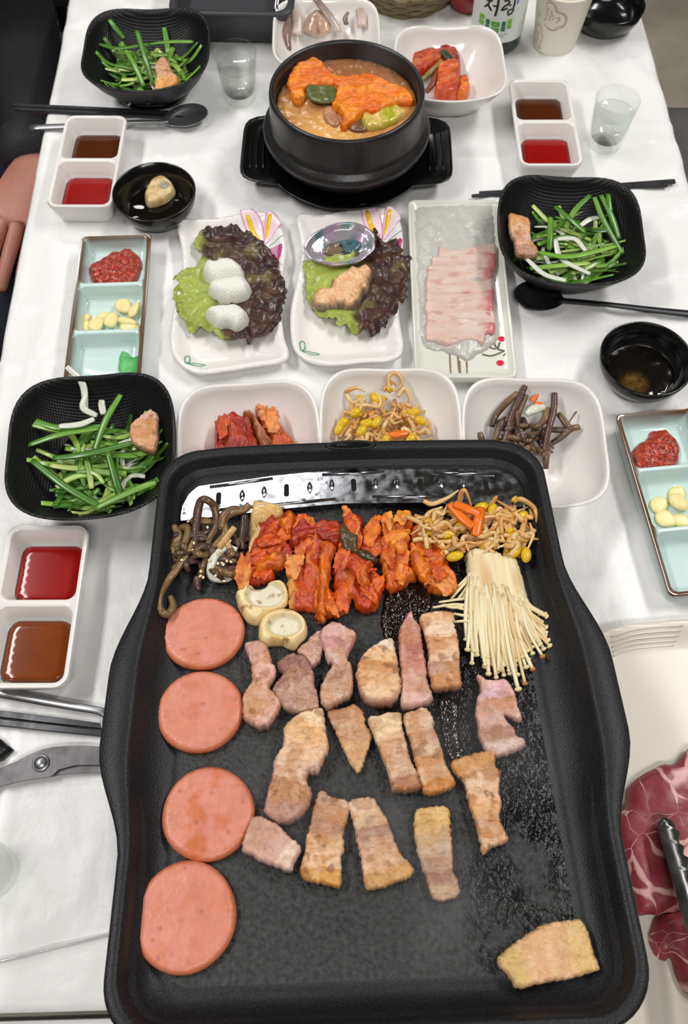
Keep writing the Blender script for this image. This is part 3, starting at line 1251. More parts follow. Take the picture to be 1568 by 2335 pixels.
for st, r in (([(385, 12), (402, 20), (418, 28)], .0011), ([(355, 45), (395, 44), (430, 36)], .0011), ([(402, 45), (385, 78), (350, 108)], .0012), ([(390, 78), (410, 98), (432, 116)], .0012),
              ([(440, 72), (462, 74), (480, 70)], .0010), ([(487, 8), (489, 80), (478, 152)], .0014),
              ([(545, 22), (580, 20), (600, 30), (588, 52)], .0011), ([(588, 52), (560, 62), (545, 78)], .0010), ([(545, 78), (532, 100), (560, 92), (590, 82)], .0010), ([(600, 60), (625, 58)], .0009),
              ([(652, 5), (656, 45), (650, 85)], .0012), ([(600, 100), (628, 96), (655, 92)], .0009), ([(655, 92), (650, 115), (630, 132), (605, 136), (600, 104)], .0010)):
    wstroke([lp(x, y) for x, y in st], r, M_ink, 'brush_lettering', lab)
# row of green blocks
for x0, x1, y0, y1, m_ in ((298, 372, 168, 260, M_lg), (385, 437, 192, 282, M_dg), (445, 543, 196, 296, M_mg), (552, 605, 192, 280, M_dg), (612, 668, 172, 262, M_lg)):
    for k in range(4):
        ya = y0 + (y1 - y0) * (k + .5) / 4
        wstroke([lp(x0 + 6, ya - (6 if k % 2 else 0)), lp((x0 + x1) / 2, ya), lp(x1 - 6, ya - (6 if k % 2 else 0))], .0014, m_, 'green_emblem_bar', lab, flat=.2)
wstroke([lp(x, 300 + 12 * math.sin((x - 290) / 350 * math.pi)) for x in range(300, 650, 30)], .00035, M_gi, 'small_print_line', lab)
wstroke([lp(x, 318 + 12 * math.sin((x - 290) / 350 * math.pi)) for x in range(330, 620, 30)], .00035, M_gi, 'small_print_line', lab)
wstroke([lp(700, 15), lp(692, 36), lp(690, 58)], .0011, M_bl, 'blue_mark', lab)

cp = P(1262, 100)
CC = Vector((cp.x, cp.y, T + .0005))
cup = thing('paper_cup', 'cream paper cup with a brown line doodle beside the green bottle', 'cup', CC)
M_cup = mat('cup_paper', S(240, 234, 220), 0.55, bump=.0001, bscale=200)
M_doodle = mat('brown_ink', S(186, 174, 158), 0.6)
build('cup_wall', *lathe([(.0250, .0), (.0262, .0), (.0264, .001), (.0350, .0735), (.0362, .0745), (.0364, .0765), (.0354, .0775), (.0343, .0760), (.0256, .006), (.002, .005)], 56), M_cup, cup)
face = math.atan2(-CC.y, -CC.x) - .1


def cl(x, y):
    return ((x - 1110) * .000118, .0745 - (y - 95) * .000150)


crad = lambda z: .0262 + (z / .0745) * .0088
for st, r in (([(965, 150), (1000, 125), (1060, 130), (1090, 180), (1150, 190), (1200, 230), (1195, 290), (1140, 310), (1100, 345), (1040, 340), (990, 320)], .0005),
              ([(915, 125), (960, 112), (1020, 112), (1070, 130), (1110, 178), (1180, 190), (1215, 235), (1200, 300), (1150, 325), (1100, 352), (1030, 350)], .0004),
              ([(970, 165), (985, 190), (1000, 200)], .0006), ([(1010, 170), (1000, 215), (1030, 240)], .0006), ([(1040, 180), (1050, 230), (1030, 275)], .0006), ([(985, 230), (1000, 270), (975, 290)], .0006),
              ([(1060, 210), (1080, 240), (1062, 262)], .0005), ([(1105, 235), (1130, 225), (1145, 245), (1125, 260), (1120, 275)], .0007),
              ([(895, 250), (905, 275), (893, 295)], .0011), ([(900, 380), (935, 350), (975, 390), (1000, 450), (985, 500), (995, 570)], .0005), ([(890, 420), (930, 440), (960, 430)], .0006), ([(900, 500), (930, 530), (970, 560), (990, 540)], .0005), ([(920, 460), (950, 480), (935, 505)], .0006)):
    wstroke([cl(x, y) for x, y in st], r, M_doodle, 'doodle_line', cup, crad, .0004)

# ================================================================ flat plates
def plate_from(name, label, pts, zrim, floor, m, wall=.020, th=.003, group=None, lip=.0015, cat='plate'):
    """shallow plate from its rim outline"""
    F = TB
    c, q = outline_on(F, pts, zrim)
    t = thing(name, label, cat, F.w(c.x, c.y, .0005), (0, 0, 0), group)
    def h(x, y, d):
        s_ = sm(0, wall, d)
        return floor + (zrim - floor) * (1 - s_) - (lip if d < 1e-6 else 0)
    V, Fa, C = slab(q, .004, h, None, base=0)
    n = len(V) // 2
    for i in range(n, 2 * n):
        v = V[i - n]
        d = (v.z - floor) / max(1e-6, zrim - floor)
        V[i] = Vector((v.x, v.y, max(0.0, v.z - th - .0005) if d > .25 else 0.0))
    build('plate_body', V, Fa, m, t)
    return t, c


PL1 = crop(360, 440, .3827, [(125, 165), (300, 150), (440, 130), (550, 105), (650, 115), (735, 200), (765, 330), (745, 480), (735, 700), (750, 850), (770, 985), (560, 1030), (330, 1065), (230, 1070), (120, 1010), (70, 900), (90, 700), (140, 480), (140, 330)])
PL2 = crop(360, 440, .3827, [(830, 125), (960, 130), (1100, 100), (1250, 75), (1350, 80), (1430, 140), (1460, 270), (1445, 480), (1430, 700), (1450, 960), (1200, 1005), (1000, 1020), (870, 985), (800, 900), (790, 700), (830, 500), (850, 320)])
pl1, pc1 = plate_from('flower_plate', 'white wavy-edged plate with a printed lily under three rice balls on lettuce', PL1, .016, .006, M_porc, group='lily plates')
pl2, pc2 = plate_from('flower_plate', 'white wavy-edged plate with a printed lily under an abalone on lettuce', PL2, .016, .006, M_porc, group='lily plates')


def PLz(x, y, poly, zrim=.016, floor=.006, wall=.020):
    d = float(bdist(np.array([x]), np.array([y]), poly)[0])
    return floor + (zrim - floor) * (1 - sm(0, wall, d))


def decal(name, parent, c, pts, m, poly, k=.012, th=.0003, smoothpoly=True):
    """flat print that follows the plate's surface"""
    q = [TB.uv(x, y, k) - c for x, y in pts]
    V, Fa, C = slab(q, .0022, lambda x, y, d: PLz(x, y, poly) + th, None, smoothpoly=smoothpoly, sheet=th * .9)
    return build(name, V, Fa, m, parent)


M_petal = mat('print_pale_petal', S(246, 222, 230), .15, coat=.3, var=.05)
M_pink = mat('print_pink', S(226, 150, 190), .15, coat=.3)
M_mag = mat('print_magenta', S(196, 60, 130), .15, coat=.3)
M_yel = mat('print_yellow', S(244, 196, 40), .15, coat=.3)
M_leaf = mat('print_leaf_green', S(90, 160, 120), .15, coat=.3)


def dline(name, parent, c, pts, r, m, poly, k=.012):
    q = [TB.uv(x, y, k) - c for x, y in pts]
    q = catmull2([(p.x, p.y) for p in q], 5)
    V_, F_ = tube([(p.x, p.y, PLz(p.x, p.y, poly) + .0004) for p in q], r, 6, .25)
    return build(name, V_, F_, m, parent)


for t_, c_, PLx, dx, dy in ((pl1, pc1, PL1, 0, 0), (pl2, pc2, PL2, 710, -28)):
    q = [TB.uv(x, y, .016) - c_ for x, y in PLx]
    poly = [Vector((p.x, p.y)) for p in catmull([Vector((p.x, p.y, 0)) for p in q], 5, True)]
    cc = lambda pts: crop(360, 440, .3827, [(x + dx, y + dy) for x, y in pts])
    decal('petal_print', t_, c_, cc([(492, 118), (560, 115), (610, 155), (625, 220), (620, 280), (560, 240), (510, 180)]), M_petal, poly)
    decal('petal_print', t_, c_, cc([(640, 140), (690, 125), (735, 200), (690, 240), (630, 285)]), M_petal, poly)
    decal('yellow_print', t_, c_, cc([(525, 150), (550, 150), (580, 210), (608, 262), (560, 230)]), M_yel, poly, th=.0005)
    decal('yellow_print', t_, c_, cc([(655, 150), (680, 150), (665, 210), (636, 262), (640, 210)]), M_yel, poly, th=.0005)
    decal('magenta_print', t_, c_, cc([(640, 315), (735, 318), (738, 350), (722, 405), (690, 380), (650, 360)]), M_pink, poly)
    decal('magenta_print', t_, c_, cc([(715, 318), (740, 318), (738, 350), (722, 405), (712, 370)]), M_mag, poly, th=.0005)
    for ln in ([(492, 118), (515, 185), (570, 245), (622, 285)], [(560, 115), (612, 160), (630, 230), (630, 285)], [(655, 135), (635, 180), (628, 285)], [(735, 205), (690, 240), (640, 285)], [(420, 205), (500, 212), (560, 245)]):
        dline('pink_outline', t_, c_, cc(ln), .0006, M_pink, poly)
    for ln in ([(660, 295), (700, 285), (748, 268)],):
        dline('stem_print', t_, c_, cc(ln), .0004, M_leaf, poly)
    if dx == 0:
        lv = ([(165, 1020), (160, 980), (182, 960), (188, 1000), (170, 1025)], [(170, 1025), (220, 1008), (280, 1010), (240, 1030), (185, 1028)])
    else:
        lv = ([(140, 975), (135, 925), (158, 908), (165, 950), (148, 975)], [(148, 978), (200, 965), (250, 972), (205, 988), (160, 985)])
    for ln in lv:
        dline('leaf_print', t_, c_, cc(ln + [ln[0]]), .0006, M_leaf, poly)

# long rectangular plate for raw fish
M_grey = mat('grey_green_glaze', S(222, 222, 212), .14, coat=.3, var=.10, vscale=14)
RP = [(931, 468), (934, 459), (1000, 456), (1130, 453), (1137, 461), (1150, 580), (1168, 740), (1181, 846), (1174, 856), (1060, 862), (955, 866), (946, 858), (940, 660)]
c, q = outline_on(TB, RP, .018)
tl_, tr_, br_, bl_ = (TB.uv(*p, .018) for p in ((929, 457), (1137, 453), (1181, 856), (945, 866)))
rpc = (tl_ + tr_ + br_ + bl_) / 4
w_ = ((tr_ - tl_).length + (br_ - bl_).length) / 2
d_ = ((tr_ - br_).length + (tl_ - bl_).length) / 2
ra = math.atan2((tr_ - br_).y, (tr_ - br_).x) - math.pi / 2
ra = (ra + math.atan2((tl_ - bl_).y, (tl_ - bl_).x) - math.pi / 2) / 2
RPO = Frame(TB.w(rpc.x, rpc.y, .0005), 0, ra)
fp = thing('fish_plate', 'long rectangular pale grey plate with painted red berries under the raw fish', 'plate', RPO.O, (0, 0, ra))
M_crk = mat('plate_rim_glaze', S(196, 200, 180), .2, coat=.3, var=.15, vscale=40)
build('plate_body', *rings([rrect(w_ - .012, d_ - .012, .008, 0), rrect(w_ - .004, d_ - .004, .008, .006), rrect(w_, d_, .008, .015), rrect(w_ - .0008, d_ - .0008, .008, .0172), rrect(w_ - .004, d_ - .004, .008, .018), rrect(w_ - .007, d_ - .007, .008, .0165), rrect(w_ - .018, d_ - .018, .008, .0125), rrect(w_ - .03, d_ - .03, .008, .012)]), M_grey, fp)
M_berry = mat('print_berry_red', S(214, 40, 70), .2)
M_twig = mat('print_twig', S(104, 100, 84), .25)
M_drip = mat('glaze_drip', S(140, 120, 80), .2)


def onp(px, py, k=.0125):
    return RPO.uv(px, py, k)


for x, y in crop(900, 440, .1913, [(1165, 1665), (1275, 1740), (1255, 2025)]):
    p = onp(x, y)
    build('berry_print', *rings([sring(.0040, .0035, .0121, 2, 16, cx=p.x, cy=p.y), sring(.0038, .0033, .0126, 2, 16, cx=p.x, cy=p.y), sring(.002, .002, .0128, 2, 16, cx=p.x, cy=p.y)], False), M_berry, fp)
for ln in ([(1160, 1720), (1215, 1850), (1310, 1880)], [(1250, 1780), (1225, 1850)], [(1320, 1790), (1325, 1900), (1290, 1940)], [(1040, 1920), (1150, 1940), (1310, 1880)], [(1130, 1840), (1200, 1860)]):
    q = catmull2([tuple(onp(*p)) for p in crop(900, 440, .1913, ln)])
    build('twig_print', *tube([(p.x, p.y, .0124) for p in q], .0009, 6, .3), M_twig, fp)
for ln in ([(650, 1860), (660, 2060), (670, 2200)], [(745, 1860), (755, 2030), (770, 2170)], [(770, 2000), (785, 2180)], [(855, 2010), (860, 2150)]):
    q = catmull2([tuple(onp(*p)) for p in crop(900, 440, .1913, ln)])
    build('glaze_drip', *tube([(p.x, p.y, .0125) for p in q], .0008, 6, .3), M_drip, fp)

# ================================================================ cutlery
M_chop = mat('dark_steel', S(70, 70, 73), 0.40, metal=0.7, rvar=.1, rscale=80)
M_spoon = mat('spoon_steel', S(165, 165, 167), 0.36, metal=0.9)
M_dspoon = mat('dark_spoon', S(44, 44, 46), 0.32, metal=0.5)


def chopstick(label, a, b, za=.003, zb=.003, group=None, m=None):
    A, B = P(*a, za), P(*b, zb)
    c = (A + B) / 2
    d = (B - A)
    L_ = d.length
    rot = d.to_track_quat('X', 'Z').to_euler()
    rs = [[Vector((x, .5 * w * sy, .5 * h * sz)) for sy, sz in ((-1, -.55), (-.8, -1), (.8, -1), (1, -.55), (1, .55), (.8, 1), (-.8, 1), (-1, .55))] for x, w, h in ((-L_ / 2, .0052, .0032), (-L_ / 2 + .001, .0058, .0036), (0, .0056, .0036), (L_ / 2 - .001, .0036, .0028), (L_ / 2, .0030, .0022))]
    o = build('chopstick', *rings(rs), m or M_chop, None, c, rot, sharp=35)
    tag(o, label, 'chopstick', group)
    return o


g_ = 'chopsticks handed over the table edge'
lb = 'dark flat metal chopstick lying under the white sauce dish past the table edge'
chopstick(lb, (28, 241), (420, 258), group=g_)
chopstick(lb, (34, 250), (418, 268), group=g_)
lb = 'dark flat metal chopstick lying under the black salad bowl by the fish plate'
chopstick(lb, (1538, 414), (1075, 447), .0024, .0024, group='chopsticks under the salad bowl')
chopstick(lb, (1520, 422), (1092, 440), .0024, .0024, group='chopsticks under the salad bowl')
lb = 'dark flat metal chopstick lying beside the scissors and running under the griddle'
chopstick(lb, (-70, 1620), (330, 1668), group='chopsticks beside the scissors')
chopstick(lb, (-70, 1640), (330, 1684), group='chopsticks beside the scissors')


def spoon(label, tip, neck, end, m, name='spoon', bw=.0195, z=.004):
    """soup spoon: oval bowl, narrow neck, flat handle; tip/neck/end = photo pixels"""
    t0, n0, e0 = P(*tip, z), P(*neck, z), P(*end, z)
    ax = (t0 - n0)
    ang = math.atan2(ax.y, ax.x)
    L_ = ax.length
    o = thing(name, label, 'spoon', Vector((n0.x, n0.y, T + .001)), (0, 0, ang))
    # bowl
    N = 28
    def ov(s_, z_):
        out = []
        for i in range(N):
            a = 2 * math.pi * i / N
            x = L_ / 2 + s_ * L_ / 2 * math.cos(a)
            wv = bw * (1 + .12 * math.cos(a))
            out.append(Vector((x, s_ * wv * math.sin(a), z_)))
        return out
    build('spoon_bowl', *rings([ov(.15, .0004), ov(.45, .0008), ov(.75, .0030), ov(.97, .0070), ov(1.0, .0078), ov(.97, .0082), ov(.72, .0042), ov(.4, .0022), ov(.08, .0018)]), m, o)
    el = Matrix.Rotation(-ang, 3, 'Z') @ (e0 - n0)
    pts = catmull([(.006, 0, .0065), (-.004, 0, .0085), (el.x * .25, el.y * .25, .0075), (el.x * .6, el.y * .6, .0045), (el.x, el.y, .0030)], 6)
    build('spoon_handle', *tube(pts, [.0045, .0032, .0034, .0042, .0052], 8, .38), m, o)
    return o


spoon('steel soup spoon lying under the white sauce dish with its bowl towards the pot', (474, 258), (372, 284), (68, 291), M_spoon)
spoon('black metal spoon lying beside the fish plate below the salad bowl', (1170, 672), (1282, 692), (1640, 722), M_dspoon)
spoon('steel spoon beside the scissors with its bowl hidden under the griddle', (345, 1672), (236, 1628), (-60, 1566), M_spoon)

# scissors
M_sc = mat('scissor_steel', S(104, 102, 104), .46, metal=.6, var=.25, vscale=40, rvar=.1, rscale=60)
M_plast = mat('black_plastic', S(20, 20, 21), .4)
b1 = crop(0, 1560, .2041, [(-700, 1250), (0, 940), (180, 870), (330, 790), (460, 735), (600, 705), (750, 692), (1000, 692), (1190, 708), (1500, 760), (1700, 850), (1500, 905), (1230, 905), (850, 905), (650, 960), (580, 1035), (250, 1080), (0, 1145), (-700, 1420)])
c, q = outline_on(TB, b1, .007)
sc = thing('scissors', 'steel kitchen scissors whose blades slide under the griddle', 'scissors', TB.w(c.x, c.y, 0))
V, F, _ = slab(q, .004, lambda x, y, d: .0082, None, base=.0058, smoothpoly=False)
build('blade', V, F, M_sc, sc, smooth=False)
b2 = crop(0, 1560, .2041, [(200, 900), (420, 830), (650, 930), (850, 900), (1230, 895), (1500, 895), (1750, 880), (1500, 985), (1230, 985), (950, 995), (700, 1010), (560, 1040), (300, 960)])
q2 = [TB.uv(x, y, .004) - c for x, y in b2]
V, F, _ = slab(q2, .004, lambda x, y, d: .0056, None, base=.0034, smoothpoly=False)
build('blade', V, F, M_sc, sc, smooth=False)
p = TB.uv(93, 1740, .0085) - c
build('pivot_screw', *lathe([(.0068, .0080), (.0070, .0088), (.0062, .0094), (.0054, .0092), (.0050, .0098), (.003, .0112), (.0005, .0115)], 28), M_spoon, sc, loc=(p.x, p.y, 0))
q3 = [TB.uv(x, y, .006) - c for x, y in crop(0, 1560, .2041, [(-650, 420), (-200, 500), (0, 610), (60, 665), (145, 735), (90, 760), (60, 800), (0, 840), (-200, 880), (-640, 700)])]
V, F, _ = slab(q3, .004, lambda x, y, d: dome(.010, .003, .5)(d), None)
build('handle', V, F, M_plast, sc)
q4 = [TB.uv(x, y, .006) - c for x, y in crop(0, 1560, .2041, [(-720, 1220), (-300, 1060), (-250, 1220), (-700, 1480)])]
V, F, _ = slab(q4, .004, lambda x, y, d: dome(.012, .003, .5)(d), None)
build('handle', V, F, M_plast, sc)

# ================================================================ meat plate, tongs
M_cream = mat('cream_melamine', S(228, 220, 208), .25, bump=.0003, bscale=10)
mp_ = [(1372, 1440), (1420, 1424), (1500, 1416), (1600, 1412), (1720, 1440), (1800, 1560), (1850, 1900), (1860, 2250), (1800, 2420), (1640, 2470), (1460, 2440), (1420, 2330), (1380, 2100), (1330, 1800), (1310, 1580), (1330, 1480)]
mpl, mpc = plate_from('meat_plate', 'large cream plate holding raw pork shoulder beside the griddle', mp_, .020, .007, M_cream, wall=.022, cat='plate')
for k_ in range(5):
    ln = [(1392 + 3 * k_, 1452 + 9 * k_), (1440, 1437 + 9 * k_), (1500, 1430 + 9 * k_), (1556 - 3 * k_, 1427 + 9 * k_)]
    q = [TB.uv(x, y, .018) - mpc for x, y in ln]
    qq = catmull2([tuple(p) for p in q])
    poly = [TB.uv(x, y, .020) - mpc for x, y in mp_]
    build('rim_groove', *tube([(p.x, p.y, PLz(p.x, p.y, poly, .020, .007, .022) + .0001) for p in qq], .0007, 6, .5), M_cream, mpl)


def raw_mat():
    m = mat('raw_pork', S(160, 60, 72), .42, coat=.05, sss=.05)
    nt = m.node_tree
    N, L = nt.nodes, nt.links
    b = N['Principled BSDF']
    tc = N.new('ShaderNodeTexCoord')
    wn = N.new('ShaderNodeTexNoise')
    wn.inputs['Scale'].default_value = 22
    L.new(tc.outputs['Object'], wn.inputs['Vector'])
    mxv = N.new('ShaderNodeMix')
    mxv.data_type = 'VECTOR'
    mxv.inputs['Factor'].default_value = .035
    L.new(tc.outputs['Object'], mxv.inputs['A'])
    L.new(wn.outputs['Color'], mxv.inputs['B'])
    vo = N.new('ShaderNodeTexVoronoi')
    vo.feature = 'DISTANCE_TO_EDGE'
    vo.inputs['Scale'].default_value = 34
    L.new(mxv.outputs['Result'], vo.inputs['Vector'])
    w2 = N.new('ShaderNodeTexNoise')
    w2.inputs['Scale'].default_value = 14
    L.new(tc.outputs['Object'], w2.inputs['Vector'])
    th = N.new('ShaderNodeMapRange')
    th.inputs['From Min'].default_value = .42
    th.inputs['From Max'].default_value = .7
    th.inputs['To Min'].default_value = .003
    th.inputs['To Max'].default_value = .17
    L.new(w2.outputs['Fac'], th.inputs['Value'])
    dv = N.new('ShaderNodeMath')
    dv.operation = 'DIVIDE'
    L.new(vo.outputs['Distance'], dv.inputs[0])
    L.new(th.outputs['Result'], dv.inputs[1])
    ra_ = N.new('ShaderNodeValToRGB')
    ra_.color_ramp.elements[0].position = .45
    ra_.color_ramp.elements[0].color = (*S(232, 176, 172), 1)
    ra_.color_ramp.elements[1].position = .95
    ra_.color_ramp.elements[1].color = (*S(150, 58, 70), 1)
    L.new(dv.outputs[0], ra_.inputs['Fac'])
    fn = N.new('ShaderNodeTexNoise')
    fn.inputs['Scale'].default_value = 120
    L.new(tc.outputs['Object'], fn.inputs['Vector'])
    mr = N.new('ShaderNodeMapRange')
    mr.inputs['To Min'].default_value = .75
    mr.inputs['To Max'].default_value = 1.25
    L.new(fn.outputs['Fac'], mr.inputs['Value'])
    mm = N.new('ShaderNodeMix')
    mm.data_type = 'RGBA'
    mm.blend_type = 'MULTIPLY'
    mm.inputs['Factor'].default_value = 1
    L.new(ra_.outputs['Color'], mm.inputs['A'])
    L.new(mr.outputs['Result'], mm.inputs['B'])
    L.new(mm.outputs['Result'], b.inputs['Base Color'])
    bu = N.new('ShaderNodeBump')
    bu.inputs['Distance'].default_value = .0006
    L.new(fn.outputs['Fac'], bu.inputs['Height'])
    L.new(bu.outputs['Normal'], b.inputs['Normal'])
    return m


M_raw = raw_mat()
for nm, pts, k0, lb in (('raw_pork_slice', crop(1340, 1380, .4093, [(230, 1110), (250, 1000), (330, 930), (430, 880), (490, 885), (540, 840), (600, 780), (760, 860), (800, 1200), (760, 1560), (620, 1690), (520, 1700), (400, 1720), (300, 1725), (270, 1680), (210, 1400), (150, 1180), (200, 1150)]), .012, 'marbled raw pork shoulder slice lying under the tongs beside the griddle'),
                        ('raw_pork_slice', crop(1340, 1380, .4093, [(365, 1820), (400, 1740), (480, 1700), (560, 1680), (700, 1660), (800, 1800), (760, 2060), (640, 2180), (560, 2150), (510, 2070), (480, 1960), (440, 1985), (390, 1940), (362, 1880)]), .0078, 'marbled raw pork slice lying lower on the cream plate partly under the other slice')):
    c, q = outline_on(TB, pts, k0 + .010)
    V, F, C = slab(q, .004, lambda x, y, d: dome(.012, .010, .35)(d) + .0022 * fbm(x, y, 3, 40, 3), None, jag=.001)
    tag(build(nm, V, F, M_raw, loc=TB.w(c.x, c.y, k0)), lb, 'raw meat', 'raw pork slices')

# tongs lying on the raw meat
M_tong = mat('tong_steel', S(96, 96, 94), .3, metal=.85, rvar=.1, rscale=90)
A_ = P(1510, 1866, .034)
B_ = P(1640, 2290, .055)
ax = B_ - A_
Lt = .23
tg = thing('tongs', 'dark steel serrated tongs resting on the raw pork', 'tongs', A_, ax.to_track_quat('X', 'Z').to_euler())
for sgn in (1,):
    V, F = [], []
    N_ = 110
    rs = []
    for i in range(N_ + 1):
        x = Lt * i / N_
        w = .0062 + .004 * x / Lt
        tooth = .0036 * (1 - ((x * 105) % 1.0)) if x < .11 else 0
        e0 = min(1, x / .006) ** .5
        rs.append([Vector((x, -w * e0, .0)), Vector((x, -w * e0, .0022)), Vector((x, -w * .3 * e0, .0042)), Vector((x, w * e0 * .6, .0036)), Vector((x, w * e0 + tooth, .0)), Vector((x, w * e0 + tooth, -.0012)), Vector((x, 0, .0012))])
    build('tong_arm', *rings(rs), M_tong, tg, sharp=40)
    r2 = [[p + Vector((0, -.055 * sm(0, 1, 1 - p.x / Lt) - .004, -.003)) for p in r_] for r_ in rs]
arm2 = []
for r_ in rs:
    arm2.append([Vector((p.x, -p.y + .018 + .030 * (1 - p.x / Lt), p.z - .002)) for p in r_][::-1])
build('tong_arm', *rings(arm2), M_tong, tg, sharp=40)
build('hinge', *tube([(Lt - .004, -.006, .002), (Lt + .01, .009, .003), (Lt - .004, .026, .001)], .008, 10, .5), M_tong, tg)

# loose edge of the clear film that covers the cloth
M_filmedge = thin_glass('clear_film', 1.6, (.80, .80, .79), .12)
ln = [(-60, 2205), (0, 2190), (60, 2176), (120, 2160), (180, 2146), (246, 2130)]
V, F = [], []
for i, (x, y) in enumerate(ln * 1):
    for dy, z in ((-3, .0006), (0, .0042), (4, .0050), (9, .0012)):
        V.append(P(x + 4 * nz(i * 3.1, dy, 2), y + dy + 3 * nz(i * 2.3, dy, 5), z))
for i in range(len(ln) - 1):
    for j in range(3):
        F.append((i * 4 + j, i * 4 + j + 1, (i + 1) * 4 + j + 1, (i + 1) * 4 + j))
o_ = V[8].copy()
tag(build('plastic_film_edge', [v - o_ for v in V], F, M_filmedge, None, o_), 'crinkled edge of clear plastic film lying across the cloth beside the griddle', 'plastic film')
# ================================================================ sauces
def pool_mat(name, col, rough=.10, var=.15, bump=0.0, bscale=100, coat=.0):
    return mat(name, col, rough, var=var, vscale=30, coat=coat, bump=bump, bscale=bscale)


M_soy = pool_mat('soy_sauce', S(74, 34, 12))
M_soy2 = pool_mat('amber_sauce', S(116, 52, 16))
M_red = pool_mat('red_pepper_sauce', S(140, 16, 14), .12)
M_dark = pool_mat('dark_dressing', S(14, 12, 9), .04)


def pool(name, label, F, w, d, cx, cy, z, m, r=.008, wob=.0012, seed=0, cat='sauce', th=.0015):
    base = rrect(w, d, r, 0, 8, cx, cy)
    pts = [(p.x + wob * nz(p.x, p.y, seed, 90), p.y + wob * nz(p.x, p.y, seed + 5, 90)) for p in base]
    V, Fa, C = slab(pts, .004, lambda x, y, d_: th - (.0009 if d_ < 1e-6 else .0003 * sm(.003, 0, d_)), None, smoothpoly=False)
    return tag(build(name, V, Fa, m, loc=F.w(0, 0, z), rot=F.rot()), label, cat)


for key, far, near, l1, l2 in (('D1', M_soy, M_red, 'dark soy sauce in the dish lying over the chopsticks', 'bright red chilli sauce in the dish lying over the chopsticks'),
                               ('D2', M_soy, M_red, 'dark soy sauce in the dish beside the shot glass', 'bright red chilli sauce in the dish beside the shot glass'),
                               ('D3', M_red, M_soy2, 'deep red chilli sauce in the dish beside the scissors', 'reddish brown soy sauce in the dish beside the scissors')):
    c, a = DD[key]
    F = Frame(c, 0, a)
    pool('soy_sauce' if far is M_soy else 'chilli_sauce', l1, F, .0545, .0525, .001, .0345, .0115, far, .009, seed=1)
    pool('chilli_sauce' if near is M_red else 'soy_sauce', l2, F, .0545, .0525, .001, -.0370, .0115, near, .009, seed=2)

for key, lb in (('L', 'dark sauce pool around the shellfish in the round black bowl'), ('R', 'clear dark sauce with brown sediment in the round black bowl')):
    c = RB[key]
    m_ = M_dark
    pts = [(.0335 * math.cos(a / 36 * 2 * math.pi), .0335 * math.sin(a / 36 * 2 * math.pi)) for a in range(36)]
    if key == 'R':
        m_ = mat('sediment_sauce', rough=.05, vcol=True, coat=.5)
        cf = lambda x, y, d, z: mix(S(14, 11, 8), S(120, 88, 36), sm(.018, .004, math.hypot(x + .008, y + .014)) * (.5 + .6 * fbm(x, y, 2, 200)))
    else:
        cf = None
    V, F, C = slab(pts, .003, lambda x, y, d: .009 + .0004 * nz(x, y, 1, 120), cf, base=.0068)
    tag(build('dipping_sauce', V, F, m_, loc=c + Vector((0, 0, .0005)), cols=C), lb, 'sauce')

M_paste = mat('chilli_paste', rough=.25, vcol=True, coat=.35, bump=.0012, bscale=330, bdetail=2)
MG = mat('garlic', S(240, 224, 160), .35, sss=.2, var=.06, vscale=80, coat=.1)
for key, pts, lb in (('C1', crop(0, 500, .3, [(665, 370), (690, 320), (760, 290), (850, 230), (900, 225), (945, 205), (1020, 230), (1070, 290), (1060, 370), (1010, 460), (900, 515), (800, 522), (710, 480)]), 'coarse red chilli paste in the celadon dish that also holds wasabi'),
                     ('C2', crop(1340, 880, .2227, [(455, 680), (500, 590), (620, 510), (660, 440), (790, 430), (880, 490), (960, 610), (940, 740), (880, 850), (720, 910), (600, 905), (500, 850)]), 'coarse red chilli paste in the celadon dish beside the fernbrake bowl')):
    c, q = outline_on(TB, pts, .012)
    V, F, C = slab(q, .0016, lambda x, y, d: max(.0006, dome(.008, .010, .1)(d) + .0016 * fbm(x, y, 3, 170, 3)), lambda x, y, d, z: mix(S(118, 30, 16), S(186, 62, 34), .5 + .9 * fbm(x, y, 6, 260, 2)), jag=.0012, jags=120)
    tag(build('chilli_paste', V, F, M_paste, loc=TB.w(c.x, c.y, .0056), cols=C), lb, 'paste')
c, q = outline_on(TB, crop(0, 500, .3, [(890, 1090), (905, 1010), (915, 985), (960, 990), (1000, 1030), (1050, 1010), (1056, 1080), (1050, 1160), (1000, 1180), (930, 1175), (900, 1140)]), .012)
V, F, C = slab(q, .0016, lambda x, y, d: max(.0006, dome(.006, .007, .2)(d) + .001 * fbm(x, y, 3, 140, 3)), lambda x, y, d, z: mix(S(70, 160, 84), S(112, 196, 118), .5 + .8 * fbm(x, y, 6, 120, 2)), jag=.001, jags=200)
tag(build('wasabi_dab', V, F, mat('wasabi', rough=.6, vcol=True, bump=.0004, bscale=300), loc=TB.w(c.x, c.y, .0056), cols=C), 'dab of bright green wasabi in the celadon dish corner', 'paste')


def garlic(px, py, rx, ry, ang, k, lb, grp, tilt=0.0):
    r = dome(.0036, .003, .45)
    pts = [(rx * math.cos(t) * (1 + .18 * math.cos(t)), ry * math.sin(t) * (1 + .1 * math.sin(2 * t))) for t in [2 * math.pi * i / 18 for i in range(18)]]
    V, F, C = slab(pts, .002, lambda x, y, d: r(d), None)
    p = P(px, py, k + .004)
    o = build('garlic_slice', V, F, MG, loc=Vector((p.x, p.y, T + k)), rot=(tilt, tilt * .4, ang))
    tag(o, lb, 'garlic', grp)


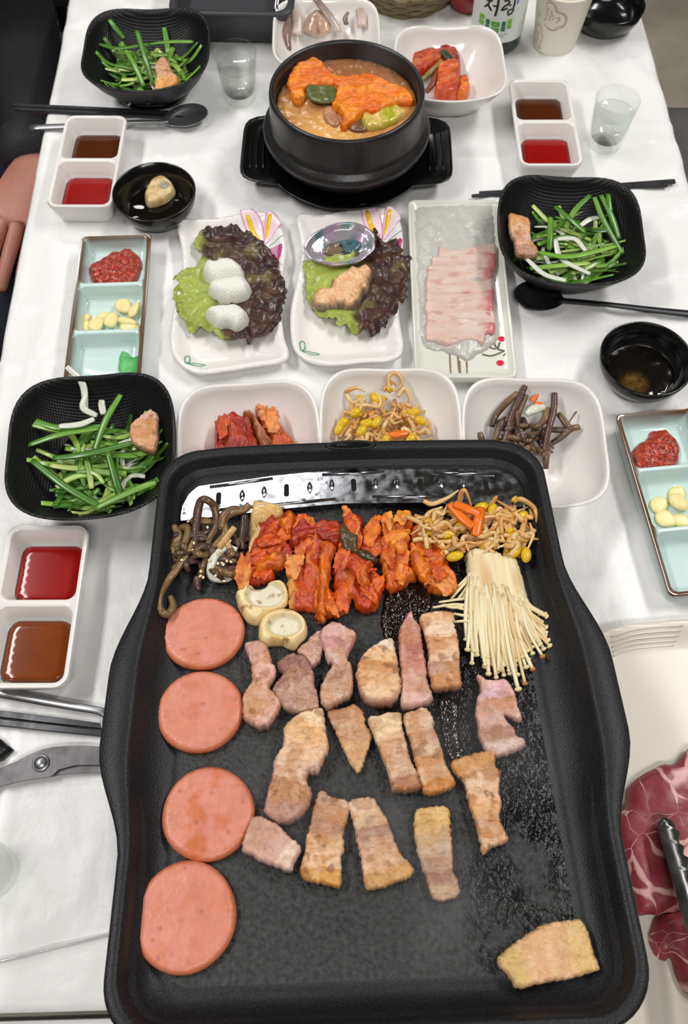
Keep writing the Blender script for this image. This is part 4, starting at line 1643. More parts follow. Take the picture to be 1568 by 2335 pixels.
lb = 'pale yellow garlic slice heaped in the celadon dish that holds wasabi'
for px, py, rx, ry, an, k, ti in ((195, 741, .0078, .0062, 1.9, .0058, 0), (190, 722, .007, .005, .6, .0058, 0), (216, 736, .0095, .0075, .9, .0095, .12), (232, 722, .010, .0075, .5, .0062, 0), (250, 727, .010, .0072, 1.2, .0098, .15), (278, 695, .0095, .0085, 1.3, .0100, .2), (303, 705, .0105, .0050, 1.1, .0100, -.2), (285, 727, .011, .0040, -.25, .0090, .2), (290, 741, .0105, .0065, -.15, .0060, 0)):
    garlic(px, py, rx, ry, an, k, lb, 'garlic slices in the wasabi dish', ti)
lb = 'pale yellow garlic slice in the celadon dish beside the fernbrake bowl'
for px, py, rx, ry, an, k, ti in ((1502, 1149, .0098, .0078, .5, .0058, 0), (1545, 1128, .0098, .0085, .9, .0058, 0), (1549, 1143, .0085, .0095, 1.3, .0098, .15), (1520, 1182, .0088, .0095, 1.5, .0062, 0), (1556, 1187, .0075, .0085, 1.1, .0058, 0)):
    garlic(px, py, rx, ry, an, k, lb, 'garlic slices beside the fernbrake bowl', ti)

# ================================================================ chive salads
M_chive = mat('chive_green', rough=.32, vcol=True, coat=.25, var=.15, vscale=90, sss=.08)
M_onion = mat('onion_white', S(232, 234, 218), .2, trans=.15, coat=.2, sss=.1)


def strand(name, pts, w, m, cols, flat=.22, n=5, loc=(0, 0, 0), rot=(0, 0, 0), twist=0.0, taper=True, k=5):
    pp = catmull(pts, k)
    mN = len(pp)
    rad = [w * (.55 + .45 * math.sin(math.pi * (i + .6) / (mN + .2)) ** .4) if taper else w for i in range(mN)]
    V, F = tube(pp, rad, n, flat, twist=twist)
    C = []
    for i in range(mN):
        t = i / (mN - 1)
        C += [mix(cols[0], cols[1], t)] * n
    return build(name, V, F, m, None, loc, rot, C)


GREENS = [S(70, 122, 40), S(88, 144, 48), S(108, 162, 56), S(54, 100, 34), S(132, 178, 72), S(166, 196, 96)]
for key, seed, nb, lbg, grp, cx0, cy0 in (('A', 11, 96, 'green chive strip in the salad of the bowl beside the spoon', 'chive strips in the salad bowl beside the spoon', .0, -.002),
                                ('B', 12, 76, 'green chive strip in the salad of the bowl lying on chopsticks', 'chive strips in the salad bowl on chopsticks', .004, -.002),
                                ('C', 13, 98, 'green chive strip in the salad of the bowl touching the griddle', 'chive strips in the salad bowl by the griddle', .006, -.008)):
    c, a = BK[key]
    F = Frame(c, 0, a)
    r_ = random.Random(seed)
    V, Fa, C = slab([(p.x, p.y) for p in sring(.046, .046, 0, 2.6, 40)], .004, lambda x, y, d: .0125 + .0004 * nz(x, y, 1, 100), None, smoothpoly=False, base=.0062)
    tag(build('salad_dressing', V, Fa, M_dark, loc=c, rot=(0, 0, a)), 'dark dressing pooled under the chive salad ' + {'A': 'beside the spoon', 'B': 'lying on chopsticks', 'C': 'touching the griddle'}[key], 'sauce')
    for i in range(nb):
        rr = .045 * math.sqrt(r_.random())
        th = r_.random() * 6.283
        x, y = cx0 + rr * math.cos(th), cy0 + rr * math.sin(th)
        ang = r_.gauss({'A': -.55, 'B': .15, 'C': .3}[key], .8)
        L_ = r_.uniform(.022, .044 if r_.random() < .7 else .060)
        lay = i / nb
        z = .0145 + .021 * lay * (1 - (rr / .056) ** 2) + .002 * r_.random()
        dx, dy = math.cos(ang), math.sin(ang)
        bend = r_.uniform(-.006, .006)
        dz = r_.uniform(-.003, .004)
        pts = []
        for s_ in (-1, -.35, .3, 1):
            qx, qy = x + dx * L_ * s_ * .6 - dy * bend * s_ * s_, y + dy * L_ * s_ * .6 + dx * bend * s_ * s_
            q_ = math.hypot(qx, qy)
            qz = z + dz * s_ + max(0, (q_ - .045)) * .75
            if q_ > .066:
                qx, qy = qx * .066 / q_, qy * .066 / q_
            pts.append((qx, qy, qz))
        g0, g1 = r_.choice(GREENS), r_.choice(GREENS)
        if r_.random() < .22:
            g0 = S(196, 208, 130)
        o = strand('chive_strip', pts, r_.uniform(.0018, .0038), M_chive, (g0, g1), .14, 6, c, (0, 0, a), r_.uniform(-.8, .8))
        tag(o, lbg, 'chive', grp)
    lbo = lbg.replace('green chive strip', 'translucent white onion sliver')
    for i in range(9):
        rr = .034 * math.sqrt(r_.random())
        th = r_.random() * 6.283
        x, y = cx0 + rr * math.cos(th), cy0 + rr * math.sin(th)
        ang = r_.random() * 6.28
        L_ = r_.uniform(.012, .024)
        dx, dy = math.cos(ang), math.sin(ang)
        bend = r_.choice((-1, 1)) * r_.uniform(.004, .009)
        z = .020 + .012 * r_.random()
        pts = [(x + dx * L_ * s_ - dy * bend * (s_ * s_), y + dy * L_ * s_ + dx * bend * s_ * s_, z - .004 * s_ * s_) for s_ in (-1, -.4, .4, 1)]
        o = strand('onion_sliver', pts, r_.uniform(.0018, .0034), M_onion, (S(225, 228, 210), S(235, 236, 225)), .35, 6, c, (0, 0, a), .6)
        tag(o, lbo, 'onion', grp.replace('chive strips', 'onion slivers'))
# a few long ones that stick out over the bowls
for lb, key, lst in (('long green chive strip reaching over the rim of the bowl touching the griddle', 'C', [((45, 945), (130, 975), (240, 972), .035, .036), ((40, 958), (120, 978), (205, 985), .036, .033), ((72, 1050), (150, 1110), (240, 1162), .036, .034), ((275, 900), (240, 960), (215, 1030), .046, .036), ((215, 1160), (300, 1120), (355, 1100), .036, .038), ((64, 1015), (140, 990), (230, 975), .034, .036), ((120, 1045), (200, 1035), (310, 1008), .036, .040), ((245, 1030), (265, 1100), (275, 1140), .042, .034)]),
                     ('long green chive strip leaning up the bowl that lies on chopsticks', 'B', [((1370, 445), (1395, 495), (1412, 545), .050, .036), ((1386, 442), (1390, 480), (1398, 520), .051, .038), ((1355, 450), (1375, 500), (1420, 580), .048, .034), ((1345, 445), (1310, 480), (1290, 520), .048, .036), ((1265, 470), (1300, 500), (1335, 530), .044, .036), ((1208, 612), (1270, 606), (1345, 600), .034, .034), ((1255, 495), (1254, 530), (1252, 570), .040, .036), ((1225, 575), (1300, 585), (1410, 560), .038, .036)]),
                     ('long green chive strip leaning up the bowl beside the spoon', 'A', [((243, 36), (262, 62), (283, 88), .050, .038), ((225, 100), (270, 110), (340, 100), .038, .040), ((280, 105), (305, 145), (327, 195), .040, .034), ((312, 70), (330, 130), (350, 195), .044, .032), ((340, 100), (390, 95), (440, 95), .044, .042)])):
    for p0, p1, p2, z0, z1 in lst:
        A_, B_, C_ = P(*p0, z0), P(*p1, (z0 + z1) / 2 + .002), P(*p2, z1)
        o = strand('chive_strip', [A_ - B_, Vector((0, 0, 0)), C_ - B_], (.0034), M_chive, (RND.choice(GREENS[:3]), RND.choice(GREENS)), .18, 6, B_, taper=True, k=8)
        tag(o, lb, 'chive', 'long chive strips in the salad bowl ' + {'A': 'beside the spoon', 'B': 'on chopsticks', 'C': 'by the griddle'}[key])
for p0, p1, p2, z0, z1, lb in (((152, 836), (188, 875), (195, 940), .058, .036, 'curved white onion sliver hanging over the rim towards the celadon dish'), ((195, 900), (190, 930), (222, 948), .044, .034, 'broad white onion sliver lying by the far side of the salad touching the griddle'), ((134, 972), (180, 968), (215, 955), .040, .040, 'thick white onion piece across the chive salad touching the griddle'), ((232, 912), (232, 925), (236, 945), .044, .038, 'short white onion piece standing in the chive salad touching the griddle')):
    A_, B_, C_ = P(*p0, z0), P(*p1, (z0 + z1) / 2), P(*p2, z1)
    o = strand('onion_sliver', [A_ - B_, Vector((0, 0, 0)), C_ - B_], .0034, M_onion, (S(228, 230, 214), S(228, 230, 214)), .3, 8, B_, k=8)
    tag(o, lb, 'onion')
for pts, lb in ((((1265, 545), (1280, 590), (1345, 625)), 'long curled white onion sliver across the chive salad lying on chopsticks'), (((1200, 590), (1240, 625), (1290, 640)), 'white onion sliver at the near side of the salad lying on chopsticks'), (((1270, 545), (1310, 545), (1335, 572)), 'broad white onion sliver in the middle of the salad lying on chopsticks'), (((1322, 515), (1345, 500), (1372, 495)), 'white onion sliver on the far side of the salad lying on chopsticks')):
    q = [P(*p, .036) for p in pts]
    o = strand('onion_sliver', [v - q[1] for v in q], .0032, M_onion, (S(228, 230, 214), S(228, 230, 214)), .3, 8, q[1], k=8)
    tag(o, lb, 'onion')

# ================================================================ cooked pork
M_pork = mat('cooked_pork', rough=.34, vcol=True, coat=.35, bump=.0010, bscale=420, bdetail=5, sss=.04, sssr=.002, var=.10, vscale=320)
FAT, LEAN, BRN, PINK, DBR, CRM = S(232, 200, 164), S(198, 150, 122), S(192, 128, 66), S(222, 172, 162), S(132, 80, 44), S(240, 220, 190)


def pork(label, F, pts, k0, H, bands, brown=.5, pink=0.0, seed=0, edge=.0026, bumpy=.0010, step=.0012, grp='pork pieces on the griddle', name='pork_piece', rib=.0007, e=.72):
    """piece of grilled pork: bands = colours from its far end to its near end"""
    c, q = outline_on(F, pts, k0 + H)
    r = dome(H, edge, e)
    ys = [p.y for p in q]
    # long axis by principal direction
    A2 = np.array([[p.x, p.y] for p in q])
    w_, v_ = np.linalg.eigh(np.cov(A2.T))
    ax = v_[:, 1] if v_[1, 1] > 0 else -v_[:, 1]
    pr = A2 @ ax
    lo, hi = pr.min(), pr.max()
    nb = len(bands)

    def tt(x, y):
        t = (hi - (x * ax[0] + y * ax[1])) / (hi - lo)
        return t + .035 * nz(x, y, seed, 140) + .015 * nz(x, y, seed, 420)

    def h(x, y, d):
        t = tt(x, y)
        cr = abs(nz(x * 160 + 2 * nz(x, y, seed, 60), y * 300, seed + 31))
        return max(.001, r(d) + bumpy * fbm(x, y, seed, 130, 4) - .0016 * sm(.12, 0, cr) * sm(0, .003, d) - rib * (1 - abs(math.sin(t * nb * math.pi))) * sm(0, .003, d) * 1.5)

    def cf(x, y, d, z):
        t = max(0, min(.9999, tt(x, y))) * nb
        i = int(t)
        f = t - i
        col = bands[i]
        if f > .88 and i + 1 < nb:
            col = mix(col, bands[i + 1], (f - .88) / .24)
        elif f < .12 and i > 0:
            col = mix(col, bands[i - 1], (.12 - f) / .24)
        col = mix(col, mix(col, S(120, 76, 60), .35), .5 * sm(.05, .3, nz(x * 90, y * 260, seed + 41)))
        col = mix(col, CRM, .18 * sm(.1, .4, nz(x * 200, y * 120, seed + 47)))
        col = mix(col, BRN, min(1, brown * 1.7) * sm(.0, .28, fbm(x, y, seed + 9, 75, 3)))
        col = mix(col, DBR, min(1, brown * 1.6) * sm(.28, .5, fbm(x, y, seed + 19, 110, 3)))
        if pink:
            col = mix(col, PINK, pink * sm(.004, 0, d))
        return col
    V, Fa, C = slab(q, step, h, cf, jag=.0010, jags=420, seed=seed)
    # sides paler
    n = len(V) // 2
    for i in range(n, 2 * n):
        C[i] = mix(C[i], PINK if pink else CRM, .55)
    return tag(build(name, V, Fa, M_pork, None, F.w(c.x, c.y, k0), F.rot(), C), label, 'meat', grp)


def c5(p):
    return crop(520, 1380, .3444, p)


def c6(p):
    return crop(520, 1580, .472, p)


def c7(p):
    return crop(1000, 1220, .3622, p)


def c8(p):
    return crop(1060, 1700, .324, p)


K0 = FLOORK + .0003
pork('knobbly pink pork piece with a narrow waist beside the upper two ham slices', GF, c5([(105, 250), (150, 225), (240, 235), (280, 320), (285, 370), (315, 410), (300, 470), (270, 530), (330, 600), (345, 650), (280, 760), (215, 795), (150, 770), (95, 720), (100, 580), (150, 490), (145, 370)]), K0, .013, [S(206, 156, 140), S(222, 168, 152), S(224, 168, 150), S(214, 164, 140), S(216, 164, 148)], .35, .3, 1, bumpy=.0022)
pork('dark brown lumpy pork chunk with two lobes below the hollow mushroom', GF, c5([(320, 380), (370, 320), (450, 305), (520, 340), (560, 420), (570, 500), (590, 570), (595, 660), (540, 680), (450, 690), (370, 655), (310, 580), (290, 530), (330, 480), (360, 430)]), K0, .015, [S(150, 104, 90), S(158, 112, 98), S(188, 146, 126), S(190, 150, 130)], .15, 0, 2, bumpy=.0030, edge=.007)
pork('thin pinkish pork strip wedged beside the hollow mushroom', GF, c5([(475, 265), (530, 215), (615, 155), (625, 290), (590, 370), (540, 385), (500, 320), (455, 300)]), K0, .010, [S(206, 164, 144), S(192, 148, 128), S(206, 164, 144)], .2, .1, 3, bumpy=.0020)
pork('hourglass pork piece with a purple pink corner below the kimchi', GF, c5([(610, 165), (680, 98), (740, 110), (835, 160), (840, 200), (800, 300), (790, 345), (820, 400), (820, 560), (750, 610), (655, 660), (610, 610), (610, 540), (640, 460), (690, 370), (650, 345), (630, 260), (610, 230)]), K0, .014, [S(214, 170, 158), S(206, 150, 146), S(216, 178, 164), S(190, 146, 118), S(194, 152, 124), S(214, 178, 158)], .25, .2, 4, bumpy=.0020)
pork('broad golden pork piece browned on top with a pink cut side', GF, c5([(1075, 200), (1100, 240), (1120, 330), (1145, 500), (1135, 560), (1110, 600), (1040, 625), (940, 615), (890, 590), (870, 540), (850, 470), (850, 400), (880, 330), (930, 270)]), K0, .017, [CRM, S(232, 190, 140), S(212, 150, 92), S(230, 184, 132), S(234, 196, 156)], .45, .4, 5, bumpy=.0012)
pork('tall narrow reddish pork piece with a pale pink block at its near end', GF, c5([(1215, 15), (1230, 80), (1270, 120), (1285, 230), (1310, 370), (1320, 480), (1355, 580), (1340, 620), (1280, 640), (1165, 660), (1140, 600), (1150, 540), (1140, 380), (1130, 180), (1160, 90)]), K0, .014, [S(206, 150, 142), S(192, 124, 108), S(186, 114, 98), S(200, 130, 112), S(214, 160, 140), S(232, 188, 174)], .2, .2, 6, bumpy=.0014)
pork('striped golden pork belly strip beside the enoki mushrooms', GF, c5([(1270, 65), (1380, 25), (1490, 40), (1500, 120), (1530, 240), (1535, 380), (1545, 470), (1545, 520), (1450, 535), (1355, 535), (1340, 470), (1320, 400), (1330, 300), (1300, 180)]), K0, .012, [S(226, 180, 140), S(238, 206, 176), S(228, 178, 136), S(226, 186, 152), S(190, 148, 122), S(204, 140, 86)], .4, .1, 7, rib=.0009)
pork('curled pinkish pork strip with lilac edges below the enoki mushroom caps', GF, c7([(245, 870), (290, 890), (350, 905), (420, 900), (480, 980), (500, 1060), (530, 1150), (480, 1145), (420, 1110), (425, 1150), (470, 1200), (490, 1250), (540, 1270), (545, 1320), (480, 1350), (370, 1385), (300, 1345), (255, 1250), (250, 1180), (235, 1110), (250, 1000), (270, 960)]), K0, .010, [S(232, 188, 180), S(224, 180, 190), S(206, 146, 116), S(222, 178, 162), S(186, 136, 112), S(228, 196, 184)], .2, .5, 8, bumpy=.0016, edge=.003)
pork('large pork piece with a golden upper lobe and dark seared lower lobe', GF, c6([(455, 65), (470, 160), (485, 250), (465, 300), (430, 370), (385, 370), (380, 420), (400, 460), (390, 520), (350, 580), (260, 612), (180, 570), (180, 510), (205, 410), (225, 300), (265, 240), (270, 150), (340, 90), (400, 70)]), K0, .016, [S(238, 206, 160), S(230, 180, 124), S(234, 192, 152), S(232, 194, 168), S(192, 130, 84), S(188, 138, 116)], .35, .3, 9, bumpy=.0018, edge=.005)
pork('thin triangular brown pork slice tapering to a point', GF, c6([(480, 90), (560, 68), (600, 48), (650, 80), (665, 150), (695, 200), (670, 280), (630, 380), (570, 300), (530, 210)]), K0, .006, [S(180, 126, 92), S(200, 154, 120), S(196, 148, 108), S(216, 170, 118), S(222, 184, 134)], .25, 0, 10, bumpy=.0014)
pork('pork belly strip with a thick brown rind block at its near end', GF, c6([(675, 120), (720, 100), (830, 85), (840, 150), (860, 220), (880, 310), (910, 370), (930, 450), (805, 465), (785, 430), (770, 370), (740, 290), (710, 210)]), K0, .012, [S(232, 200, 158), S(236, 204, 166), S(222, 184, 148), S(206, 164, 134), S(214, 176, 148), S(176, 116, 84)], .25, 0, 11, rib=.0010)
pork('pork belly strip with an orange seared near end touching its neighbour strip', GF, c6([(848, 100), (900, 75), (950, 60), (990, 110), (1000, 170), (1035, 260), (1055, 340), (1100, 430), (1050, 462), (955, 478), (922, 390), (903, 320), (884, 240), (864, 180)]), K0, .011, [S(214, 172, 132), S(228, 194, 162), S(200, 150, 116), S(222, 182, 148), S(206, 140, 84), S(226, 184, 146), S(204, 130, 56)], .35, 0, 12, rib=.0010)
pork('golden pork belly strip with a burnt spot near the wet side of the pan', GF, c6([(1078, 330), (1140, 300), (1285, 270), (1295, 340), (1320, 400), (1310, 460), (1325, 540), (1310, 590), (1350, 680), (1350, 710), (1280, 740), (1235, 772), (1215, 690), (1190, 600), (1165, 520), (1145, 430), (1100, 380)]), K0, .010, [S(214, 150, 78), S(236, 200, 168), S(232, 190, 152), S(222, 168, 112), S(206, 160, 124), S(214, 172, 132)], .5, 0, 13)
pork('small pinkish pork wedge tucked against the third ham slice', GF, c6([(120, 590), (180, 600), (240, 630), (300, 690), (350, 740), (330, 790), (300, 850), (240, 835), (150, 800), (100, 770), (65, 750), (80, 680)]), K0, .013, [S(196, 148, 122), S(204, 156, 134), S(210, 168, 150), S(232, 204, 184)], .15, .5, 14)
pork('upright pork belly strip with crisp golden near half', GF, c6([(450, 460), (500, 495), (580, 520), (575, 610), (555, 660), (560, 740), (545, 800), (545, 925), (460, 915), (350, 880), (365, 770), (385, 660), (400, 600), (420, 520)]), K0, .010, [S(206, 166, 136), S(196, 142, 104), S(180, 124, 94), S(216, 166, 116), S(232, 190, 150), S(214, 152, 76)], .45, 0, 15, rib=.0009)
pork('fan shaped pork belly strip widening to a golden near edge', GF, c6([(582, 520), (690, 500), (720, 530), (770, 610), (790, 670), (830, 760), (900, 860), (820, 905), (680, 945), (655, 895), (640, 790), (615, 690), (605, 620)]), K0, .009, [S(222, 188, 162), S(226, 188, 150), S(184, 134, 108), S(210, 164, 130), S(222, 178, 138), S(212, 158, 90)], .25, 0, 16, rib=.0009)
pork('glossy pork belly strip with a yellow far end and brown near stripe', GF, c6([(905, 570), (960, 550), (1060, 545), (1075, 640), (1085, 740), (1090, 860), (1110, 900), (1110, 975), (1000, 993), (960, 900), (925, 800), (900, 680)]), K0, .008, [S(222, 184, 116), S(218, 180, 112), S(206, 166, 124), S(212, 180, 150), S(198, 160, 138), S(176, 122, 96), S(214, 178, 142)], .2, 0, 17, rib=.0008)
pork('thick pale yellow slab of pork rind lying alone near the griddle corner', GF, c8([(232, 1515), (280, 1440), (400, 1350), (520, 1270), (640, 1235), (780, 1215), (830, 1225), (880, 1330), (910, 1450), (955, 1560), (880, 1595), (720, 1640), (560, 1660), (385, 1700), (330, 1640)]), K0, .010, [S(214, 176, 112), S(222, 176, 124), S(222, 172, 122), S(210, 176, 106)], .05, .15, 18, bumpy=.0006, rib=0, edge=.003)
# pork in the salad bowls
SBF = lambda key, z: Frame(BK[key][0] + Vector((0, 0, z)))
pork('browned pork morsel lying on the chive salad touching the griddle', SBF('C', .036), crop(0, 500, .3, [(1110, 1450), (1140, 1435), (1195, 1480), (1190, 1560), (1195, 1640), (1170, 1740), (1130, 1745), (1060, 1720), (1000, 1680), (980, 1630), (990, 1540), (1040, 1500)]), 0, .011, [S(216, 170, 148), S(214, 160, 116), S(206, 146, 96), S(208, 150, 104)], .4, .2, 21, grp='pork morsels in the salads')
pork('grilled pork slice leaning on the wall of the salad bowl lying on chopsticks', SBF('B', .033), crop(1040, 380, .3367, [(358, 315), (420, 315), (495, 350), (505, 420), (510, 480), (550, 540), (548, 585), (480, 590), (410, 575), (395, 480), (372, 440)]), 0, .010, [S(214, 152, 92), S(226, 176, 140), S(222, 182, 160), S(190, 142, 116)], .35, 0, 22, grp='pork morsels in the salads')
pork('golden pork morsel at the near side of the salad beside the spoon', SBF('A', .030), crop(0, 0, .3954, [(890, 370), (935, 320), (970, 350), (990, 400), (1030, 440), (1000, 480), (940, 500), (890, 500), (900, 430)]), 0, .011, [S(206, 146, 110), S(214, 160, 120), S(236, 168, 92)], .4, 0, 23, grp='pork morsels in the salads')

# ================================================================ ham slices
M_ham = mat('ham', rough=.42, vcol=True, coat=.10, bump=.0004, bscale=350, sss=.05, sssr=.003, var=.10, vscale=170)
for i, (Lp, Rp, Tp, Bp, lb) in enumerate((((369, 1440), (557, 1440), (462, 1360), (462, 1522), 'smooth pink ham round lying nearest the fernbrake on the griddle'),
                                          ((356, 1620), (553, 1615), (455, 1527), (455, 1713), 'smooth pink ham round with a dented edge between two other ham rounds'),
                                          ((368, 1850), (579, 1850), (470, 1748), (475, 1962), 'orange seared blotchy ham round touching the small pork wedge'),
                                          ((303, 2085), (537, 2085), (420, 1963), (422, 2222), 'largest pink ham round lying alone in the near corner of the griddle'))):
    k = FLOORK + .007
    l, r, t_, b_ = (GF.uv(*p, k) for p in (Lp, Rp, Tp, Bp))
    c = (l + r + t_ + b_) / 4
    rx, ry = (r - l).length / 2, (t_ - b_).length / 2
    pts = [(rx * math.cos(a) * (1 + .012 * math.sin(3 * a + i)), ry * math.sin(a) * (1 + .012 * math.cos(2 * a + i))) for a in [2 * math.pi * j / 40 for j in range(40)]]
    sear = .9 if i == 2 else .35
    P0, P1, OR = S(218, 142, 122), S(208, 128, 106), S(202, 108, 58)

    def cf(x, y, d, z, i=i, sear=sear):
        col = mix(P0, P1, .5 + .7 * fbm(x, y, i, 40, 3))
        col = mix(col, OR, sear * sm(.05, .5, fbm(x, y, i + 8, 70, 3)))
        col = mix(col, OR, .75 * sm(.004, 0, d))
        return mix(col, S(150, 74, 56), .6 * sm(.5, .7, nz(x, y, i + 3, 240)))
    hh = dome(.0072, .0025, .6)
    V, F, C = slab(pts, .0025, lambda x, y, d: hh(d) + .0005 * fbm(x, y, i, 50, 2), cf, smoothpoly=False)
    tag(build('ham_slice', V, F, M_ham, None, GF.w(c.x, c.y, FLOORK + .0002), GF.rot(), C), lb, 'ham', 'ham slices on the griddle')

# ================================================================ hollow mushroom caps
M_mush = mat('mushroom', rough=.35, vcol=True, coat=.25, bump=.0003, bscale=260, sss=.2)


def cap_shell(label, pts, wall, cup, seed, cent, rr):
    c, q = outline_on(GF, pts, K0 + .010)
    cc = GF.uv(*cent, K0 + .006) - c

    def hol(x, y):
        return sm(1.0, .72, math.hypot((x - cc.x) / rr[0], (y - cc.y) / rr[1]))
    r = dome(.013, .005, .3)
    V, F, C = slab(q, .0015, lambda x, y, d: r(d) - .0062 * hol(x, y) + .0005 * fbm(x, y, seed, 120, 2),
                   lambda x, y, d, z: mix(mix(mix(S(240, 220, 168), S(222, 184, 108), .3 + .8 * fbm(x, y, seed + 4, 90)), S(222, 214, 190), hol(x, y)), S(150, 96, 44), .8 * sm(.32, .6, fbm(x, y, seed + 1, 160, 3))), jag=.0004)
    tag(build('mushroom_cap', V, F, M_mush, None, GF.w(c.x, c.y, K0), GF.rot(), C), label, 'mushroom', 'hollow mushroom caps')


cap_shell('upside down mushroom cap with browned juices under the kimchi edge', crop(520, 1120, .1786, [(95, 1270), (240, 1175), (310, 1190), (430, 1175), (540, 1130), (700, 1130), (770, 1290), (750, 1390), (640, 1490), (500, 1560), (390, 1650), (250, 1630), (160, 1520), (110, 1400)]), .004, .006, 1, (606, 1362), (.017, .013))
cap_shell('upside down mushroom cap with a golden rim beside the other cap', c5([(195, 150), (210, 90), (260, 40), (370, 12), (470, 40), (520, 110), (515, 180), (470, 230), (430, 270), (350, 240), (290, 240), (230, 240), (200, 200)]), .004, .006, 2, (650, 1432), (.0150, .0105))

# ================================================================ kimchi on the griddle
def ck1(p):
    return crop(520, 1120, .1786, p)


def ck2(p):
    return crop(760, 1120, .1913, p)


gk = 'kimchi pieces on the griddle'
piece('cabbage_wedge', 'translucent tan cabbage stem standing between fernbrake and kimchi', 'kimchi', GF, ck1([(320, 115), (450, 125), (670, 175), (700, 300), (600, 340), (480, 480), (350, 650), (260, 800), (245, 700), (265, 400), (285, 220)]), K0, .009, S(196, 150, 84), S(222, 184, 118), edge=.003, bumpy=.001, cs=40, group=gk)
kimchi('kimchi_piece', 'crumpled orange red kimchi bundle beside the fernbrake on the griddle', GF, ck1([(95, 1000), (150, 920), (260, 830), (300, 640), (340, 420), (460, 360), (560, 300), (640, 340), (770, 230), (880, 300), (930, 350), (820, 560), (760, 640), (840, 760), (780, 960), (700, 950), (590, 1030), (580, 1110), (420, 1160), (250, 1165), (130, 1130)]), K0, .009, .9, RED, 1, flaps=9, group=gk, ridge=.0030, freq=120)
kimchi('kimchi_fold', 'glossy orange kimchi fold lying on the crumpled kimchi bundle', GF, ck1([(350, 990), (360, 880), (480, 820), (620, 780), (720, 820), (700, 960), (600, 970), (480, 1000), (390, 1010)]), K0 + .0075, .008, .5, ORG, 4, group=gk, ridge=.0015, freq=100, dark=.5)
kimchi('kimchi_fold', 'small orange kimchi flap by the trough ridge above the crumpled bundle', GF, ck1([(640, 370), (720, 330), (770, 230), (860, 330), (820, 440), (760, 560), (700, 460)]), K0 + .007, .007, 1.2, ORG, 14, group=gk, ridge=.0015)
kimchi('kimchi_piece', 'long kimchi wedge with pale ribbed stem in the middle of the griddle', GF, ck1([(880, 400), (960, 350), (1080, 420), (1180, 360), (1300, 380), (1420, 390), (1430, 600), (1380, 760), (1330, 900), (1310, 1100), (1280, 1200), (1400, 1350), (1440, 1560), (1300, 1600), (1230, 1640), (1170, 1660), (1110, 1600), (1100, 1530), (960, 1500), (800, 1490), (770, 1350), (750, 1180), (790, 960), (860, 760), (780, 640), (820, 500)]), K0, .009, 1.52, (S(168, 44, 14), S(200, 78, 22), S(220, 116, 34), S(226, 168, 92)), 2, group=gk, ridge=.0022, freq=210, cream=.9, flaps=5)
kimchi('kimchi_fold', 'red kimchi crust folded over the top of the pale ribbed wedge', GF, ck1([(780, 640), (800, 520), (880, 400), (960, 350), (1080, 420), (1180, 360), (1300, 370), (1425, 400), (1430, 600), (1380, 700), (1270, 640), (1190, 600), (1050, 570), (960, 620), (900, 700), (830, 700)]), K0 + .0075, .006, .2, DRD, 6, group=gk, ridge=.0018, freq=130)
kimchi('kimchi_fold', 'bright orange kimchi strip running down the wedge beside the pale stem', GF, ck1([(1200, 640), (1300, 640), (1370, 700), (1330, 880), (1300, 1100), (1260, 1300), (1240, 1500), (1230, 1640), (1150, 1640), (1140, 1400), (1150, 1100), (1170, 860)]), K0 + .008, .007, 1.5, ORG, 16, group=gk, ridge=.0012, freq=230)
kimchi('kimchi_piece', 'ragged kimchi piece hanging below the dark leaf in the middle of the griddle', GF, ck2([(120, 340), (180, 250), (260, 290), (330, 300), (340, 480), (380, 640), (540, 780), (480, 880), (600, 1080), (610, 1140), (520, 1360), (470, 1420), (400, 1430), (290, 1400), (220, 1260), (130, 1440), (70, 1460), (0, 1440), (0, 900), (40, 700), (100, 560)]), K0, .009, 1.35, RED, 3, flaps=8, group=gk, ridge=.0028, freq=140)
kimchi('kimchi_fold', 'curled pinkish orange kimchi flap on the ragged piece', GF, ck2([(170, 840), (290, 790), (340, 850), (440, 820), (470, 880), (400, 960), (440, 1080), (330, 1160), (280, 1020), (200, 960)]), K0 + .0075, .008, .7, (S(182, 58, 18), S(212, 88, 28), S(226, 114, 40), S(228, 146, 76)), 26, group=gk, ridge=.0016, freq=100)
piece('dark_kimchi_leaf', 'dark olive brown leaf lying across the kimchi on the griddle', 'kimchi', GF, ck2([(70, 420), (110, 360), (170, 420), (230, 480), (290, 520), (300, 680), (400, 680), (500, 760), (540, 800), (470, 830), (330, 790), (240, 720), (130, 690), (80, 580)]), K0 + .010, .005, S(64, 52, 30), S(92, 78, 46), bumpy=.0020, seed=3, group=gk, ns=120)
kimchi('kimchi_piece', 'broad orange kimchi leaf with a swirled yellow middle', GF, ck2([(345, 430), (460, 360), (470, 300), (510, 265), (525, 330), (580, 390), (740, 300), (800, 265), (880, 300), (960, 360), (920, 460), (900, 620), (880, 760), (930, 900), (1000, 1020), (900, 1080), (800, 1150), (700, 1185), (630, 1140), (600, 1000), (560, 860), (520, 740), (400, 640), (350, 560)]), K0, .009, 1.2, (S(178, 54, 12), S(212, 92, 18), S(230, 130, 30), S(232, 160, 72)), 5, group=gk, ridge=.0026, freq=130, flaps=8)
kimchi('kimchi_fold', 'yellow orange kimchi swirl on top of the broad leaf', GF, ck2([(580, 560), (620, 500), (760, 450), (910, 460), (890, 620), (850, 720), (760, 720), (640, 640)]), K0 + .0075, .007, .3, (S(214, 104, 24), S(238, 138, 32), S(246, 168, 62), S(244, 188, 110)), 15, group=gk, ridge=.0014, freq=150)
